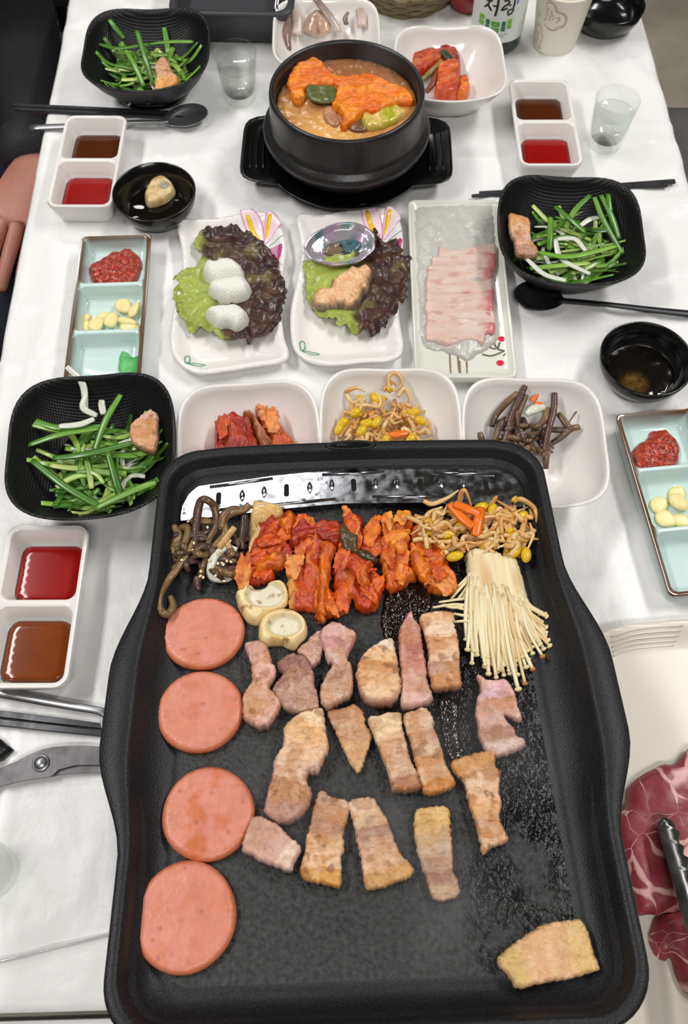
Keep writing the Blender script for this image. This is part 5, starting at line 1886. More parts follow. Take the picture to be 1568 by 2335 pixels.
kimchi('kimchi_piece', 'long orange kimchi wedge with a smooth stem beside the bean sprouts', GF, ck2([(930, 440), (960, 400), (1040, 360), (1140, 480), (1250, 640), (1330, 800), (1410, 920), (1480, 1080), (1480, 1160), (1420, 1210), (1350, 1200), (1250, 1210), (1140, 1170), (1080, 1090), (990, 1000), (930, 900), (900, 760), (910, 600)]), K0, .010, 2.1, (S(190, 68, 12), S(220, 102, 18), S(232, 130, 34), S(230, 160, 80)), 7, group=gk, ridge=.0026, freq=170, cream=.5, flaps=5)
kimchi('kimchi_fold', 'bright orange ruffled kimchi flap on the wedge beside the bean sprouts', GF, ck2([(930, 720), (1000, 700), (1080, 800), (1180, 900), (1170, 1000), (1130, 1010), (1120, 1080), (1040, 1040), (970, 940), (930, 840)]), K0 + .0075, .008, 2.0, ORG, 17, group=gk, ridge=.0016, freq=120)

# oily puddle below the kimchi
M_oil = mat('meat_juice', S(30, 16, 10), .05, trans=.35, coat=.5, bump=.0022, bscale=170, bdetail=3)
for pts, lb in (([(885, 1350), (940, 1330), (985, 1350), (975, 1400), (930, 1410), (925, 1450), (880, 1460), (868, 1400)], 'dark bubbling meat juice pooled below the orange kimchi'),
                ([(1000, 1590), (1040, 1600), (1050, 1690), (1060, 1740), (1020, 1730), (1005, 1660)], 'dark glossy fat smear beside the pork belly strips')):
    c, q = outline_on(GF, pts, K0)
    V, F, C = slab(q, .0025, lambda x, y, d: dome(.0012, .004, .2)(d), None, jag=.002, jags=120)
    tag(build('oil_puddle', V, F, M_oil, None, GF.w(c.x, c.y, K0 - .0002), GF.rot()), lb, 'oil')

# ================================================================ fernbrake
M_fern = mat('fernbrake_stem', rough=.34, vcol=True, coat=.3, bump=.0006, bscale=240, var=.22, vscale=140, stretch=(1, 1, 1))
FERN = [S(80, 56, 54), S(98, 70, 56), S(108, 84, 50), S(64, 46, 52), S(122, 94, 56), S(60, 44, 38), S(132, 102, 62)]
M_seed = mat('sesame', S(232, 214, 170), .5)


def fstem(F, pix, rad, cols, label, grp, name='fern_stem', m=None, cat='fernbrake', n=7, flat=.8):
    """stem through photo pixels given with a height over the frame: (px, py, k)"""
    q = [F.uv(x, y, k) for x, y, k in pix]
    W3 = [F.w(p.x, p.y, pk[2]) for p, pk in zip(q, pix)]
    mid = W3[len(W3) // 2]
    pp = catmull([w_ - mid for w_ in W3], 6)
    V, Fa = tube(pp, rad, n, flat, up=F.ez)
    C = []
    for i in range(len(pp)):
        C += [mix(cols[0], cols[1], i / (len(pp) - 1))] * n
    return tag(build(name, V, Fa, m or M_fern, None, mid, None, C), label, cat, grp)


def c1b(x, y):
    return (340 + x * .2934, 1000 + y * .2934)


lbF = 'brown fernbrake stem in the heap grilling at the griddle corner'
grF = 'fernbrake stems on the griddle'
for st in ([(370, 930, .004), (360, 800, .010), (370, 620, .018), (400, 490, .026), (450, 480, .028), (510, 540, .022), (520, 680, .014), (460, 800, .010), (430, 960, .006), (390, 1070, .002)],
           [(85, 1345, .012), (72, 1280, .013), (85, 1200, .013), (140, 1110, .010), (230, 1000, .009), (300, 880, .010), (350, 780, .010)],
           [(78, 1310, .012), (100, 1350, .011), (150, 1362, .009), (185, 1300, .008), (165, 1225, .008)],
           [(780, 510, .024), (740, 550, .022), (640, 580, .020), (580, 640, .016), (590, 740, .012), (520, 820, .010), (480, 900, .008)],
           [(560, 700, .014), (580, 600, .020), (650, 550, .022), (740, 560, .022)],
           [(740, 590, .018), (735, 680, .014), (720, 780, .010), (725, 860, .006)],
           [(690, 1010, .006), (600, 1020, .006), (520, 1030, .004)],
           [(540, 940, .006), (620, 940, .008), (690, 960, .006)],
           [(330, 640, .012), (420, 640, .014), (510, 650, .012)],
           [(190, 680, .010), (230, 760, .010), (190, 850, .008), (160, 940, .004), (190, 1020, .003)],
           [(250, 790, .010), (330, 750, .012), (420, 740, .012), (480, 700, .010)],
           [(380, 1070, .006), (370, 1130, .003), (390, 1180, .001)],
           [(240, 690, .010), (300, 700, .012), (280, 800, .012), (220, 840, .008)]):
    i_ = RND.randrange(len(FERN))
    fstem(GF, [(*c1b(x, y), K0 + .003 + k) for x, y, k in st], [.0030, .0036, .0034, .0030, .0022], (FERN[i_], FERN[(i_ + 2) % len(FERN)]), lbF, grF)
r_ = random.Random(31)
for i in range(46):
    x, y = r_.uniform(180, 690), r_.uniform(720, 1080)
    if x < 330 and y > 1000:
        y -= 200
    a = r_.uniform(0, 6.28)
    L_ = r_.uniform(40, 110)
    k = .001 + .010 * r_.random()
    st = [(x - L_ * math.cos(a), y - L_ * math.sin(a) * .8, k), (x + r_.uniform(-25, 25), y + r_.uniform(-25, 25), k + .005), (x + L_ * math.cos(a), y + L_ * math.sin(a) * .8, k * .6)]
    i_ = r_.randrange(len(FERN))
    fstem(GF, [(*c1b(x, y), K0 + .002 + k) for x, y, k in st], [r_.uniform(.0016, .003), r_.uniform(.002, .0034), r_.uniform(.001, .0025)], (FERN[i_], r_.choice(FERN)), lbF, grF)
fstem(GF, [(*c1b(540, 850), K0 + .014), (*c1b(600, 770), K0 + .017), (*c1b(665, 690), K0 + .020)], [.0035, .0032, .0026], (S(190, 150, 98), S(206, 166, 108)), 'tan forked fernbrake piece on top of the griddle heap', 'forked fernbrake')
fstem(GF, [(*c1b(600, 800), K0 + .015), (*c1b(630, 870), K0 + .013), (*c1b(640, 920), K0 + .012)], [.0028, .0026, .0020], (S(190, 150, 98), S(180, 136, 90)), 'tan fernbrake prong pointing towards the kimchi bundle', 'forked fernbrake')
for st in ([(680, 870, .010), (590, 850, .010), (510, 920, .010), (480, 1010, .008), (500, 1080, .005), (600, 1090, .003), (650, 1050, .003)],):
    fstem(GF, [(*c1b(x, y), K0 + .002 + k) for x, y, k in st], [.003, .0038, .003], (S(206, 196, 160), S(214, 204, 170)), 'translucent onion ring lying on the fernbrake heap on the griddle', None, 'onion_sliver', M_onion, 'onion')
seeds = MB()
for i in range(26):
    x, y = c1b(r_.uniform(240, 660), r_.uniform(640, 1120))
    p = GF.uv(x, y, K0 + .016)
    b_ = ball((0, 0, 0), .0016, .0011, .0007, 8, 5)
    o = build('sesame_seed', *b_, M_seed, None, GF.w(p.x, p.y, K0 + .0155 - .010 * abs(p.y + 0) * 0), GF.rot(r_.random() * 3))
    tag(o, 'tiny cream sesame seed sprinkled on the fernbrake heap on the griddle', 'seed', 'sesame seeds on fernbrake')

# fernbrake in its white bowl
lbW = 'brown fernbrake stem in the white bowl at the griddle corner'
grW = 'fernbrake stems in the white bowl'
W3F = Frame(WB['W3'][0])
cw = lambda x, y: (1060 + x * .2168, 850 + y * .2168)
for st, cc_ in (([(630, 140, .040), (560, 300, .036), (500, 430, .032), (440, 640, .026), (400, 760, .022)], 0), ([(550, 215, .036), (430, 320, .034), (330, 440, .030), (280, 570, .024)], 4), ([(940, 215, .040), (930, 400, .036), (880, 600, .034), (830, 840, .026)], 0),
                ([(400, 500, .030), (350, 600, .028), (300, 740, .022)], 3), ([(1200, 570, .030), (1110, 590, .030), (1020, 670, .026), (900, 750, .022)], 4), ([(640, 240, .034), (560, 420, .032), (560, 560, .026), (640, 600, .022)], 2),
                ([(860, 370, .036), (840, 480, .036), (760, 560, .034), (680, 560, .030)], 6), ([(980, 430, .030), (1060, 540, .030), (1080, 600, .028), (940, 600, .028), (800, 600, .026)], 2), ([(500, 650, .026), (540, 760, .022), (600, 800, .018)], 5), ([(640, 650, .026), (700, 780, .022), (760, 860, .018)], 3), ([(150, 630, .022), (170, 700, .020), (200, 760, .018)], 4), ([(870, 780, .022), (850, 900, .018), (850, 1010, .012)], 6), ([(700, 590, .030), (620, 640, .026), (520, 640, .024)], 3), ([(1170, 410, .034), (1120, 480, .034), (1080, 540, .032)], 5)):
    thin = .0008 if st[0][0] == 1170 else None
    fstem(W3F, [(*cw(x, y), k) for x, y, k in st], thin or [.0030, .0036, .0032, .0026], (FERN[cc_], FERN[(cc_ + 1) % 7]), lbW, grW)
for i in range(40):
    x, y = r_.uniform(330, 900), r_.uniform(480, 900)
    a = r_.uniform(0, 6.28)
    L_ = r_.uniform(50, 120)
    k = .016 + .010 * r_.random()
    st = [(x - L_ * math.cos(a), y - L_ * math.sin(a) * .8, k), (x + r_.uniform(-25, 25), y + r_.uniform(-25, 25), k + .005), (x + L_ * math.cos(a), y + L_ * math.sin(a) * .8, k * .8)]
    i_ = r_.randrange(len(FERN))
    fstem(W3F, [(*cw(x, y), k) for x, y, k in st], [r_.uniform(.0016, .003), r_.uniform(.002, .0034), r_.uniform(.001, .0025)], (FERN[i_], r_.choice(FERN)), lbW, grW)
fstem(W3F, [(*cw(640, 440), .036), (*cw(720, 390), .038), (*cw(840, 360), .036)], [.003, .0052, .003], (S(196, 172, 140), S(206, 184, 152)), 'pale onion sliver on the fernbrake in the white bowl', None, 'onion_sliver', M_onion, 'onion')
M_carrot = mat('carrot', S(238, 116, 30), .3, coat=.3, sss=.15)
fstem(W3F, [(*cw(705, 300), .036), (*cw(740, 260), .038), (*cw(770, 220), .040)], [.0028, .0026, .0006], (S(238, 126, 30),) * 2, 'upright orange carrot sliver behind the fernbrake in the white bowl', None, 'carrot_sliver', M_carrot, 'carrot', 6, .5)
fstem(W3F, [(*cw(730, 330), .036), (*cw(770, 325), .037), (*cw(815, 318), .038)], [.0018, .0026, .0008], (S(238, 110, 30),) * 2, 'flat orange carrot sliver behind the fernbrake in the white bowl', None, 'carrot_sliver', M_carrot, 'carrot', 6, .5)

# ================================================================ bean sprouts
M_sprout = mat('sprout_stem', rough=.26, vcol=True, coat=.25, sss=.08, var=.12, vscale=120)
M_bean = mat('sprout_bean', S(222, 180, 24), .3, coat=.15, var=.2, vscale=160)
SPR = [S(222, 178, 116), S(214, 160, 92), S(228, 196, 140), S(208, 146, 76)]


def sprouts(F, C0, lst, nrand, box_, kk, label, grp, seed, rad=.0021, extra=0.0, bz=0.0):
    r_ = random.Random(seed)
    items = [[(x, y, k) for x, y, k in st] for st in lst]
    for i in range(nrand):
        x, y = r_.uniform(box_[0], box_[1]), r_.uniform(box_[2], box_[3])
        a = r_.uniform(0, 6.28)
        L_ = r_.uniform(60, 150)
        k = kk[0] + (kk[1] - kk[0]) * r_.random()
        b_ = r_.uniform(-60, 60)
        items.append([(x - L_ * math.cos(a), y - .8 * L_ * math.sin(a), k), (x - b_ * math.sin(a) * .6 - .4 * L_ * math.cos(a), y + b_ * math.cos(a) * .6, k + .003), (x + b_ * math.sin(a), y - b_ * math.cos(a) * .6, k + .004), (x + L_ * math.cos(a), y + .8 * L_ * math.sin(a), k)])
    for st in items:
        c0, c1 = r_.choice(SPR), r_.choice(SPR)
        o = fstem(F, [(*C0(x, y), bz + k) for x, y, k in st], [rad * r_.uniform(.8, 1.1), rad * 1.1, rad, rad * .7, rad * .35], (c0, c1), label, grp, 'bean_sprout', M_sprout, 'sprout', 7, .85)
        if r_.random() < .14:
            q = F.uv(*C0(st[0][0], st[0][1]), bz + st[0][2])
            w_ = F.w(q.x, q.y, bz + st[0][2]) - o.location
            hd = MB()
            for s_ in (-1, 1):
                hd.add(ball((0, s_ * .0012, 0), .0040, .0016, .0023, 10, 6))
            h_ = build('bean_head', hd.V, hd.F, M_bean, o, w_, (r_.uniform(-.6, .6), r_.uniform(-.6, .6), r_.random() * 6.28))


c2b = lambda x, y: (780 + x * .3316, 1000 + y * .3316)
sprouts(GF, c2b, [[(560, 430, .016), (620, 450, .016), (720, 410, .018), (800, 355, .022)], [(800, 470, .014), (820, 370, .026), (850, 365, .028), (890, 470, .014)], [(1190, 420, .020), (1240, 420, .024), (1320, 480, .018), (1340, 580, .012), (1320, 660, .006)], [(1040, 520, .014), (1080, 480, .018), (1120, 500, .014)],
                  [(770, 780, .006), (880, 740, .012), (1000, 690, .016), (1100, 620, .016), (1120, 540, .014)], [(910, 620, .018), (960, 550, .020), (1080, 540, .018), (1200, 590, .016)], [(700, 740, .008), (740, 640, .014), (860, 600, .016), (880, 640, .014)], [(600, 640, .010), (640, 540, .014), (720, 500, .016), (780, 520, .014)], [(1220, 820, .006), (1250, 720, .012), (1300, 640, .014), (1290, 580, .012)],
                  [(560, 570, .010), (600, 510, .014), (690, 470, .016)], [(650, 680, .010), (720, 600, .014), (800, 560, .016)], [(1060, 740, .010), (1080, 620, .016), (1160, 560, .016), (1250, 560, .012)], [(500, 530, .006), (560, 560, .010), (640, 620, .010)]],
        96, (560, 1270, 490, 740), (.002, .017), 'tan bean sprout grilling beside the enoki on the griddle', 'bean sprouts on the griddle', 41, .0021, bz=K0)
for st, lb in (([(740, 450, .022), (820, 540, .022), (900, 610, .022)], 'long orange carrot stick slanting over the grilling bean sprouts'), ([(770, 450, .024), (850, 480, .024), (950, 520, .022)], 'orange carrot stick lying across the top of the grilling bean sprouts'), ([(950, 480, .020), (935, 570, .022), (915, 670, .020)], 'orange carrot stick pointing down towards the enoki')):
    fstem(GF, [(*c2b(x, y), K0 + k) for x, y, k in st], [.0042, .0046, .0040], (S(240, 120, 30), S(232, 100, 26)), lb, None, 'carrot_stick', M_carrot, 'carrot', 6, .5)
lbB = 'bright yellow bean at the edge of the grilling bean sprouts'
for x, y, a in ((1035, 490, 1.3), (950, 470, .5), (1170, 680, .9), (1000, 720, .3), (1190, 770, 1.0), (1265, 795, 1.4), (720, 655, .2), (825, 592, .4), (775, 805, .3), (1230, 530, .6)):
    q = GF.uv(*c2b(x, y), K0 + .014)
    V, F = ball((0, 0, 0), .0075, .0042, .0036, 12, 8)
    tag(build('yellow_bean', V, F, M_bean, None, GF.w(q.x, q.y, K0 + .013), GF.rot(a)), lbB, 'bean', 'yellow beans on the griddle')

W2F = Frame(WB['W2'][0])
cs_ = lambda x, y: (740 + x * .1913, 830 + y * .1913)
sprouts(W2F, cs_, [[(770, 300, .040), (760, 160, .046), (830, 105, .048), (910, 160, .046), (920, 250, .042), (830, 330, .038)], [(700, 320, .038), (750, 260, .040), (810, 220, .042), (850, 260, .040)], [(250, 330, .034), (320, 300, .038), (400, 285, .038), (480, 330, .036)], [(260, 360, .034), (340, 460, .032), (480, 380, .034)], [(400, 600, .034), (450, 500, .038), (560, 500, .040), (650, 510, .038), (660, 400, .038), (600, 340, .036)], [(180, 880, .022), (260, 740, .028), (380, 640, .032)], [(250, 930, .020), (340, 780, .028), (410, 650, .032)],
                   [(640, 860, .026), (720, 720, .034), (800, 620, .036), (850, 490, .036)], [(970, 580, .034), (1030, 700, .034), (1080, 800, .030), (1080, 920, .024)], [(900, 620, .032), (950, 540, .036), (900, 470, .036)], [(1090, 800, .028), (1200, 800, .026), (1260, 720, .028), (1210, 630, .030)], [(770, 890, .024), (900, 890, .026), (1040, 820, .028)], [(870, 390, .038), (950, 290, .040), (1010, 400, .036), (1030, 480, .034)], [(440, 700, .034), (540, 660, .036), (580, 560, .036), (600, 500, .036)]],
        84, (240, 1150, 480, 980), (.016, .035), 'orange tinted bean sprout in the white bowl behind the griddle', 'bean sprouts in the white bowl', 42, .0021)
fstem(W2F, [(*cs_(760, 850), .034), (*cs_(860, 840), .035), (*cs_(1000, 820), .034)], [.0034, .0042, .0026], (S(240, 126, 30), S(228, 84, 36)), 'orange carrot stick among the bean sprouts in the white bowl', None, 'carrot_stick', M_carrot, 'carrot', 6, .5)
lbB = 'yellow bean among the bean sprouts in the white bowl'
for x, y, a in ((365, 575, .6), (620, 690, 1.0), (220, 690, .7), (170, 770, 1.2), (440, 790, .9), (1060, 570, .2), (1140, 670, -.5), (600, 400, -1.0), (730, 900, 1.2), (1030, 890, .8), (500, 700, .1)):
    q = W2F.uv(*cs_(x, y), .037)
    V, F = ball((0, 0, 0), .0068, .0042, .0034, 12, 8)
    tag(build('yellow_bean', V, F, M_bean, None, W2F.w(q.x, q.y, .036), (.3, 0, a)), lbB, 'bean', 'yellow beans in the white bowl')

# ================================================================ kimchi in the white bowls
W1F = Frame(WB['W1'][0])
ck = lambda p: crop(460, 880, .1913, p)
gw = 'kimchi in the white bowl'
kimchi('kimchi_piece', 'square red kimchi fold in the white bowl behind the griddle', W1F, ck([(165, 440), (230, 420), (300, 420), (350, 380), (420, 390), (580, 400), (620, 540), (680, 700), (670, 780), (560, 900), (300, 960), (160, 940), (155, 700), (150, 560)]), .010, .022, 1.75, DRD, 31, flaps=5, group=gw, ridge=.0026, freq=150)
kimchi('kimchi_piece', 'brownish kimchi stem fold beside the square red fold in the white bowl', W1F, ck([(480, 380), (550, 305), (640, 360), (720, 480), (830, 640), (920, 740), (860, 860), (700, 860), (680, 700), (620, 540), (580, 400)]), .010, .023, 2.2, (S(140, 70, 44), S(166, 92, 60), S(190, 120, 80), S(196, 140, 100)), 32, group=gw, ridge=.0024, freq=160)
kimchi('kimchi_piece', 'ragged orange kimchi leaf leaning at the right of the white bowl heap'.replace('at the right of', 'beside the stem fold in'), W1F, ck([(625, 280), (680, 230), (780, 290), (850, 380), (930, 450), (1020, 580), (1110, 660), (1140, 740), (1000, 860), (880, 760), (800, 600), (700, 430)]), .010, .022, 2.25, (S(176, 60, 28), S(206, 92, 36), S(226, 130, 50), S(226, 160, 90)), 33, flaps=4, group=gw, ridge=.0024, freq=170)

W4F = Frame(WB['W4'][0])
cr = lambda p: crop(540, 0, .3954, p)
gr_ = 'radish kimchi cubes'
for pts, lb, H, cs in (([(1005, 320), (1100, 260), (1170, 250), (1200, 330), (1150, 370), (1080, 410), (1040, 420)], 'red radish kimchi chunk against the stone pot side of its bowl', .016, RED),
                       ([(1150, 260), (1240, 270), (1280, 320), (1285, 370), (1220, 400), (1180, 330)], 'dark red kimchi chunk with a green leaf at the back of the radish bowl', .018, DRD),
                       ([(1150, 400), (1180, 360), (1280, 370), (1290, 430), (1270, 540), (1200, 555), (1140, 530), (1150, 450)], 'large deep red radish cube in the middle of its white bowl', .020, (S(176, 48, 20), S(204, 76, 26), S(224, 104, 34), S(226, 140, 70))),
                       ([(1285, 440), (1330, 440), (1345, 500), (1320, 545), (1260, 555), (1270, 500)], 'orange radish cube at the near edge of its white bowl', .014, ORG)):
    kimchi('radish_kimchi', lb, W4F, cr(pts), .010, H, .5, cs, len(lb), group=gr_, ridge=.0008, freq=70, step=.002, edge=.004, jag=.0006)
piece('radish_leaf', 'dark green leaf scrap on the radish kimchi', 'leaf', W4F, cr([(1170, 290), (1210, 285), (1240, 320), (1285, 350), (1260, 365), (1200, 330)]), .028, .002, S(40, 50, 30), S(60, 70, 36), edge=.001)
fstem(W4F, [(*cr([(1060, 470)])[0], .020), (*cr([(1110, 420)])[0], .026), (*cr([(1180, 350)])[0], .028)], [.0028, .0034, .0026], (S(120, 110, 50), S(140, 120, 60)), 'olive green radish stem across the radish kimchi', None, 'radish_green', M_fern, 'vegetable')
fstem(W4F, [(*cr([(1090, 530)])[0], .018), (*cr([(1130, 480)])[0], .022), (*cr([(1150, 400)])[0], .024)], [.0034, .004, .003], (S(110, 56, 36), S(126, 70, 40)), 'brown radish stem at the near side of the radish kimchi', None, 'radish_green', M_fern, 'vegetable')

# ================================================================ enoki
M_enoki = mat('enoki_stem', rough=.38, vcol=True, sss=.25, sssr=.003, coat=.1)
M_ecap = mat('enoki_cap', S(238, 218, 170), .3, sss=.25, coat=.2, var=.1, vscale=200)
M_ecapb = mat('enoki_cap_brown', S(186, 126, 64), .3, sss=.2, coat=.2)
ce = lambda x, y: (1000 + x * .1722, 1220 + y * .1722)
base_pts = [ce(*p) for p in ((350, 230), (400, 180), (490, 150), (640, 165), (780, 215), (850, 250), (870, 275), (960, 215), (1000, 240), (1060, 360), (1110, 500), (1150, 640), (1190, 800), (1205, 950), (1195, 1040), (1000, 1000), (800, 900), (560, 900), (420, 760), (390, 560), (370, 380))]
bc = GF.uv(*ce(700, 400), K0 + .008)
en = thing('enoki_bunch', 'fanned bunch of cream enoki mushrooms grilling beside the pan wall', 'mushroom', GF.w(bc.x, bc.y, K0), GF.rot())
q = [GF.uv(x, y, K0 + .008) - bc for x, y in base_pts]
hh = dome(.013, .008, .25)
top_y = max(p.y for p in q)


def ecol(x, y, d, z):
    c_ = mix(S(240, 226, 190), S(222, 192, 138), .35 + .9 * nz(x * 420, y * 26, 3))
    return mix(c_, S(204, 152, 84), .7 * sm(.1, .5, nz(x * 60, y * 22, 8)))


V, F, C = slab(q, .0013, lambda x, y, d: max(.001, hh(d) + .0011 * nz(x * 480, y * 22, 3) + .0008 * nz(x * 900, y * 30, 5)), ecol, jag=.0008, jags=500)
build('stem_block', V, F, M_enoki, en, cols=C)
r_ = random.Random(55)
ends = [(380, 1510), (455, 1540), (440, 1690), (370, 1370), (480, 1430), (620, 1730), (660, 1830), (760, 1880), (860, 1850), (940, 1830), (1030, 1840), (1050, 2030), (1140, 1960), (1240, 1770), (1150, 1740), (1370, 1600), (1380, 1500), (1460, 1460), (1430, 1390), (1300, 1460), (1240, 1560), (1230, 1480), (1120, 1600), (1000, 1720), (920, 1710), (840, 1700), (1050, 1580), (1180, 1640), (1390, 1360), (1330, 1440)]
allends = list(ends)
for i in range(120):
    t = r_.random()
    x = 400 + 1020 * t
    ymax = 1500 + 380 * math.sin(math.pi * min(1, max(0, (t * 1.15)))) - 150 * t
    allends.append((x + r_.uniform(-20, 20), ymax - abs(r_.gauss(0, 190))))
for i, (ex_, ey_) in enumerate(allends):
    t = (ex_ - 380) / 1080 + r_.uniform(-.06, .06)
    sx = 400 + 720 * max(0, min(1, t)) + r_.uniform(-30, 30)
    sy = 560 + 260 * max(0, t) + r_.uniform(-60, 160)
    if sy > ey_ - 250:
        sy = ey_ - 300
    lay = r_.random()
    k0_, k1_ = K0 + .0085 + .005 * lay, K0 + .0025 + .007 * lay * r_.random()
    mx_, my_ = sx + (ex_ - sx) * (.35 if i % 2 else .5) + r_.uniform(-25, 25), sy + (ey_ - sy) * .55
    pix = [(sx, sy, k0_), (mx_, my_, (k0_ + k1_) / 2 + .001), (ex_, ey_, k1_)]
    W3 = []
    for x, y, k in pix:
        p = GF.uv(*ce(x, y), k)
        W3.append(Vector((p.x - bc.x, p.y - bc.y, k - K0)))
    pp = catmull(W3, 6)
    rad = r_.uniform(.0012, .0018)
    V, F = tube(pp, [rad, rad * 1.05, rad, rad * .95], 6, .9)
    ca_ = mix(S(240, 226, 190), S(222, 188, 132), r_.random() ** 1.6 * (1 if ex_ > 700 else .4))
    st = build('stem', V, F, M_enoki, en, cols=[ca_] * len(V))
    d_ = (pp[-1] - pp[-3]).normalized()
    R_ = r_.uniform(.0020, .0030) if i < len(ends) else r_.uniform(.0015, .0023)
    hv, hf_ = lathe([(.0002, -.0006), (R_ * .8, -.0004), (R_, .0002), (R_ * .92, R_ * .45), (R_ * .55, R_ * .75), (.0002, R_ * .85)], 10)
    build('cap', hv, hf_, M_ecapb if i in (12, 13, 15) else M_ecap, st, pp[-1], d_.to_track_quat('Z', 'Y').to_euler())
for i, (p0, p1, p2) in enumerate((((540, 820), (280, 850), (0, 890)), ((420, 900), (220, 960), (30, 930)), ((400, 930), (200, 920), (-80, 960)), ((430, 1000), (280, 970), (60, 920)), ((420, 1080), (300, 1060), (200, 1040)), ((440, 1140), (320, 1140), (200, 1150)), ((420, 560), (290, 700), (150, 860)), ((420, 600), (340, 740), (250, 850)), ((430, 640), (380, 740), (300, 870)), ((410, 520), (330, 610), (230, 700)))):
    W3 = []
    for (x, y), k in zip((p0, p1, p2), (K0 + .009, K0 + .007, K0 + .004)):
        p = GF.uv(*ce(x, y), k)
        W3.append(Vector((p.x - bc.x, p.y - bc.y, k - K0)))
    V, F = tube(catmull(W3, 6), [.0012, .0013, .0010], 6, .9)
    build('stem', V, F, M_enoki, en, cols=[S(236, 218, 172)] * len(V))

# ================================================================ lettuce, rice balls, abalone
M_lett = mat('lettuce', rough=.36, vcol=True, coat=.15, bump=.0006, bscale=160, var=.2, vscale=60)
PURP, DPUR, LGRN, OLIV = S(80, 52, 40), S(48, 32, 34), S(158, 172, 78), S(104, 92, 48)


def lettuce(label, pts, greenx, k0, seed):
    c, q = outline_on(TB, pts, k0 + .006)

    def h(x, y, d):
        ed = sm(.018, 0, d)
        fold = 1 - 2 * abs(nz(x + .012 * nz(x, y, seed, 40), y, seed + 1, 52))
        return .0050 + .0052 * fold * (.55 + .6 * ed) + .0030 * ed * nz(x, y, seed + 3, 150) + .0012 * fbm(x, y, seed, 120, 2) + .002 * sm(0, .03, d) + .002 * ed

    def cf(x, y, d, z):
        g = greenx(x, y) + .25 * nz(x, y, seed + 2, 60)
        col = mix(PURP, DPUR, .5 + .9 * fbm(x, y, seed + 5, 60, 3))
        col = mix(col, OLIV, .8 * sm(.2, .55, nz(x, y, seed + 8, 55)))
        col = mix(col, LGRN, sm(.35, .65, g))
        return col
    V, F, C = slab(q, .0021, h, cf, jag=.0028, jags=210, sheet=.0007, seed=seed)
    return tag(build('lettuce_leaf', V, F, M_lett, None, TB.w(c.x, c.y, k0), None, C), label, 'lettuce', 'red lettuce leaves')


cl_ = lambda p: crop(380, 500, .1786, p)
lettuce('frilly purple lettuce leaf with a green stalk end under the rice balls', cl_([(370, 300), (430, 210), (540, 160), (620, 150), (780, 100), (930, 130), (1080, 220), (1200, 310), (1300, 420), (1420, 540), (1430, 700), (1510, 850), (1520, 1060), (1480, 1200), (1400, 1400), (1250, 1530), (1120, 1530), (1060, 1620), (1010, 1540), (860, 1580), (700, 1560), (560, 1430), (400, 1430), (330, 1460), (200, 1300), (130, 1180), (90, 1000), (90, 880), (180, 860), (80, 770), (200, 740), (260, 680), (420, 650), (440, 560), (440, 470), (380, 400)]),
        lambda x, y: .5 + (-x - .012 + (-y) * .25) * 26, .0085, 3)
cl2_ = lambda p: crop(680, 480, .1722, p)
lettuce('frilly purple lettuce leaf with a green stalk end under the abalone', cl2_([(60, 730), (160, 720), (330, 700), (600, 600), (850, 480), (960, 330), (1020, 220), (1060, 330), (1110, 430), (1280, 400), (1320, 500), (1380, 570), (1360, 640), (1480, 650), (1500, 760), (1440, 860), (1480, 960), (1420, 1000), (1430, 1120), (1400, 1230), (1310, 1260), (1320, 1340), (1200, 1480), (1080, 1620), (960, 1670), (920, 1620), (780, 1640), (700, 1640), (620, 1550), (540, 1580), (490, 1460), (430, 1470), (290, 1420), (180, 1320), (110, 1170), (100, 940)]),
        lambda x, y: .5 + (-x - .014 + (-y) * .05) * 26, .0085, 7)
M_rice = mat('rice_ball', S(236, 235, 226), .55, bump=.0009, bscale=420, bdetail=2, sss=.15, sssr=.003)
gR = 'rice balls on lettuce'
for pts, lb, H in ((cl_([(450, 650), (480, 560), (530, 520), (620, 535), (700, 505), (785, 495), (880, 530), (960, 600), (990, 680), (960, 730), (800, 745), (560, 790), (480, 720)]), 'oblong white rice ball touching another on the frilly lettuce', .020),
                   (cl_([(515, 890), (560, 800), (680, 770), (820, 740), (980, 735), (1050, 800), (1075, 870), (1050, 960), (960, 1000), (830, 1020), (700, 1015), (580, 960)]), 'middle oblong white rice ball on the frilly lettuce', .020),
                   (cl_([(480, 1200), (560, 1120), (700, 1100), (880, 1085), (960, 1120), (1030, 1180), (1040, 1250), (1000, 1330), (890, 1400), (780, 1350), (650, 1360), (560, 1280)]), 'separate white rice ball lying near the green end of the lettuce', .020)):
    c, q = outline_on(TB, pts, .024)
    hr = dome(H, .011, .2)
    V, F, C = slab(q, .0017, lambda x, y, d: hr(d) + .0009 * fbm(x, y, 2, 230, 2), None, jag=.0009, jags=260)
    tag(build('rice_ball', V, F, M_rice, None, TB.w(c.x, c.y, .0125)), lb, 'rice ball', gR)
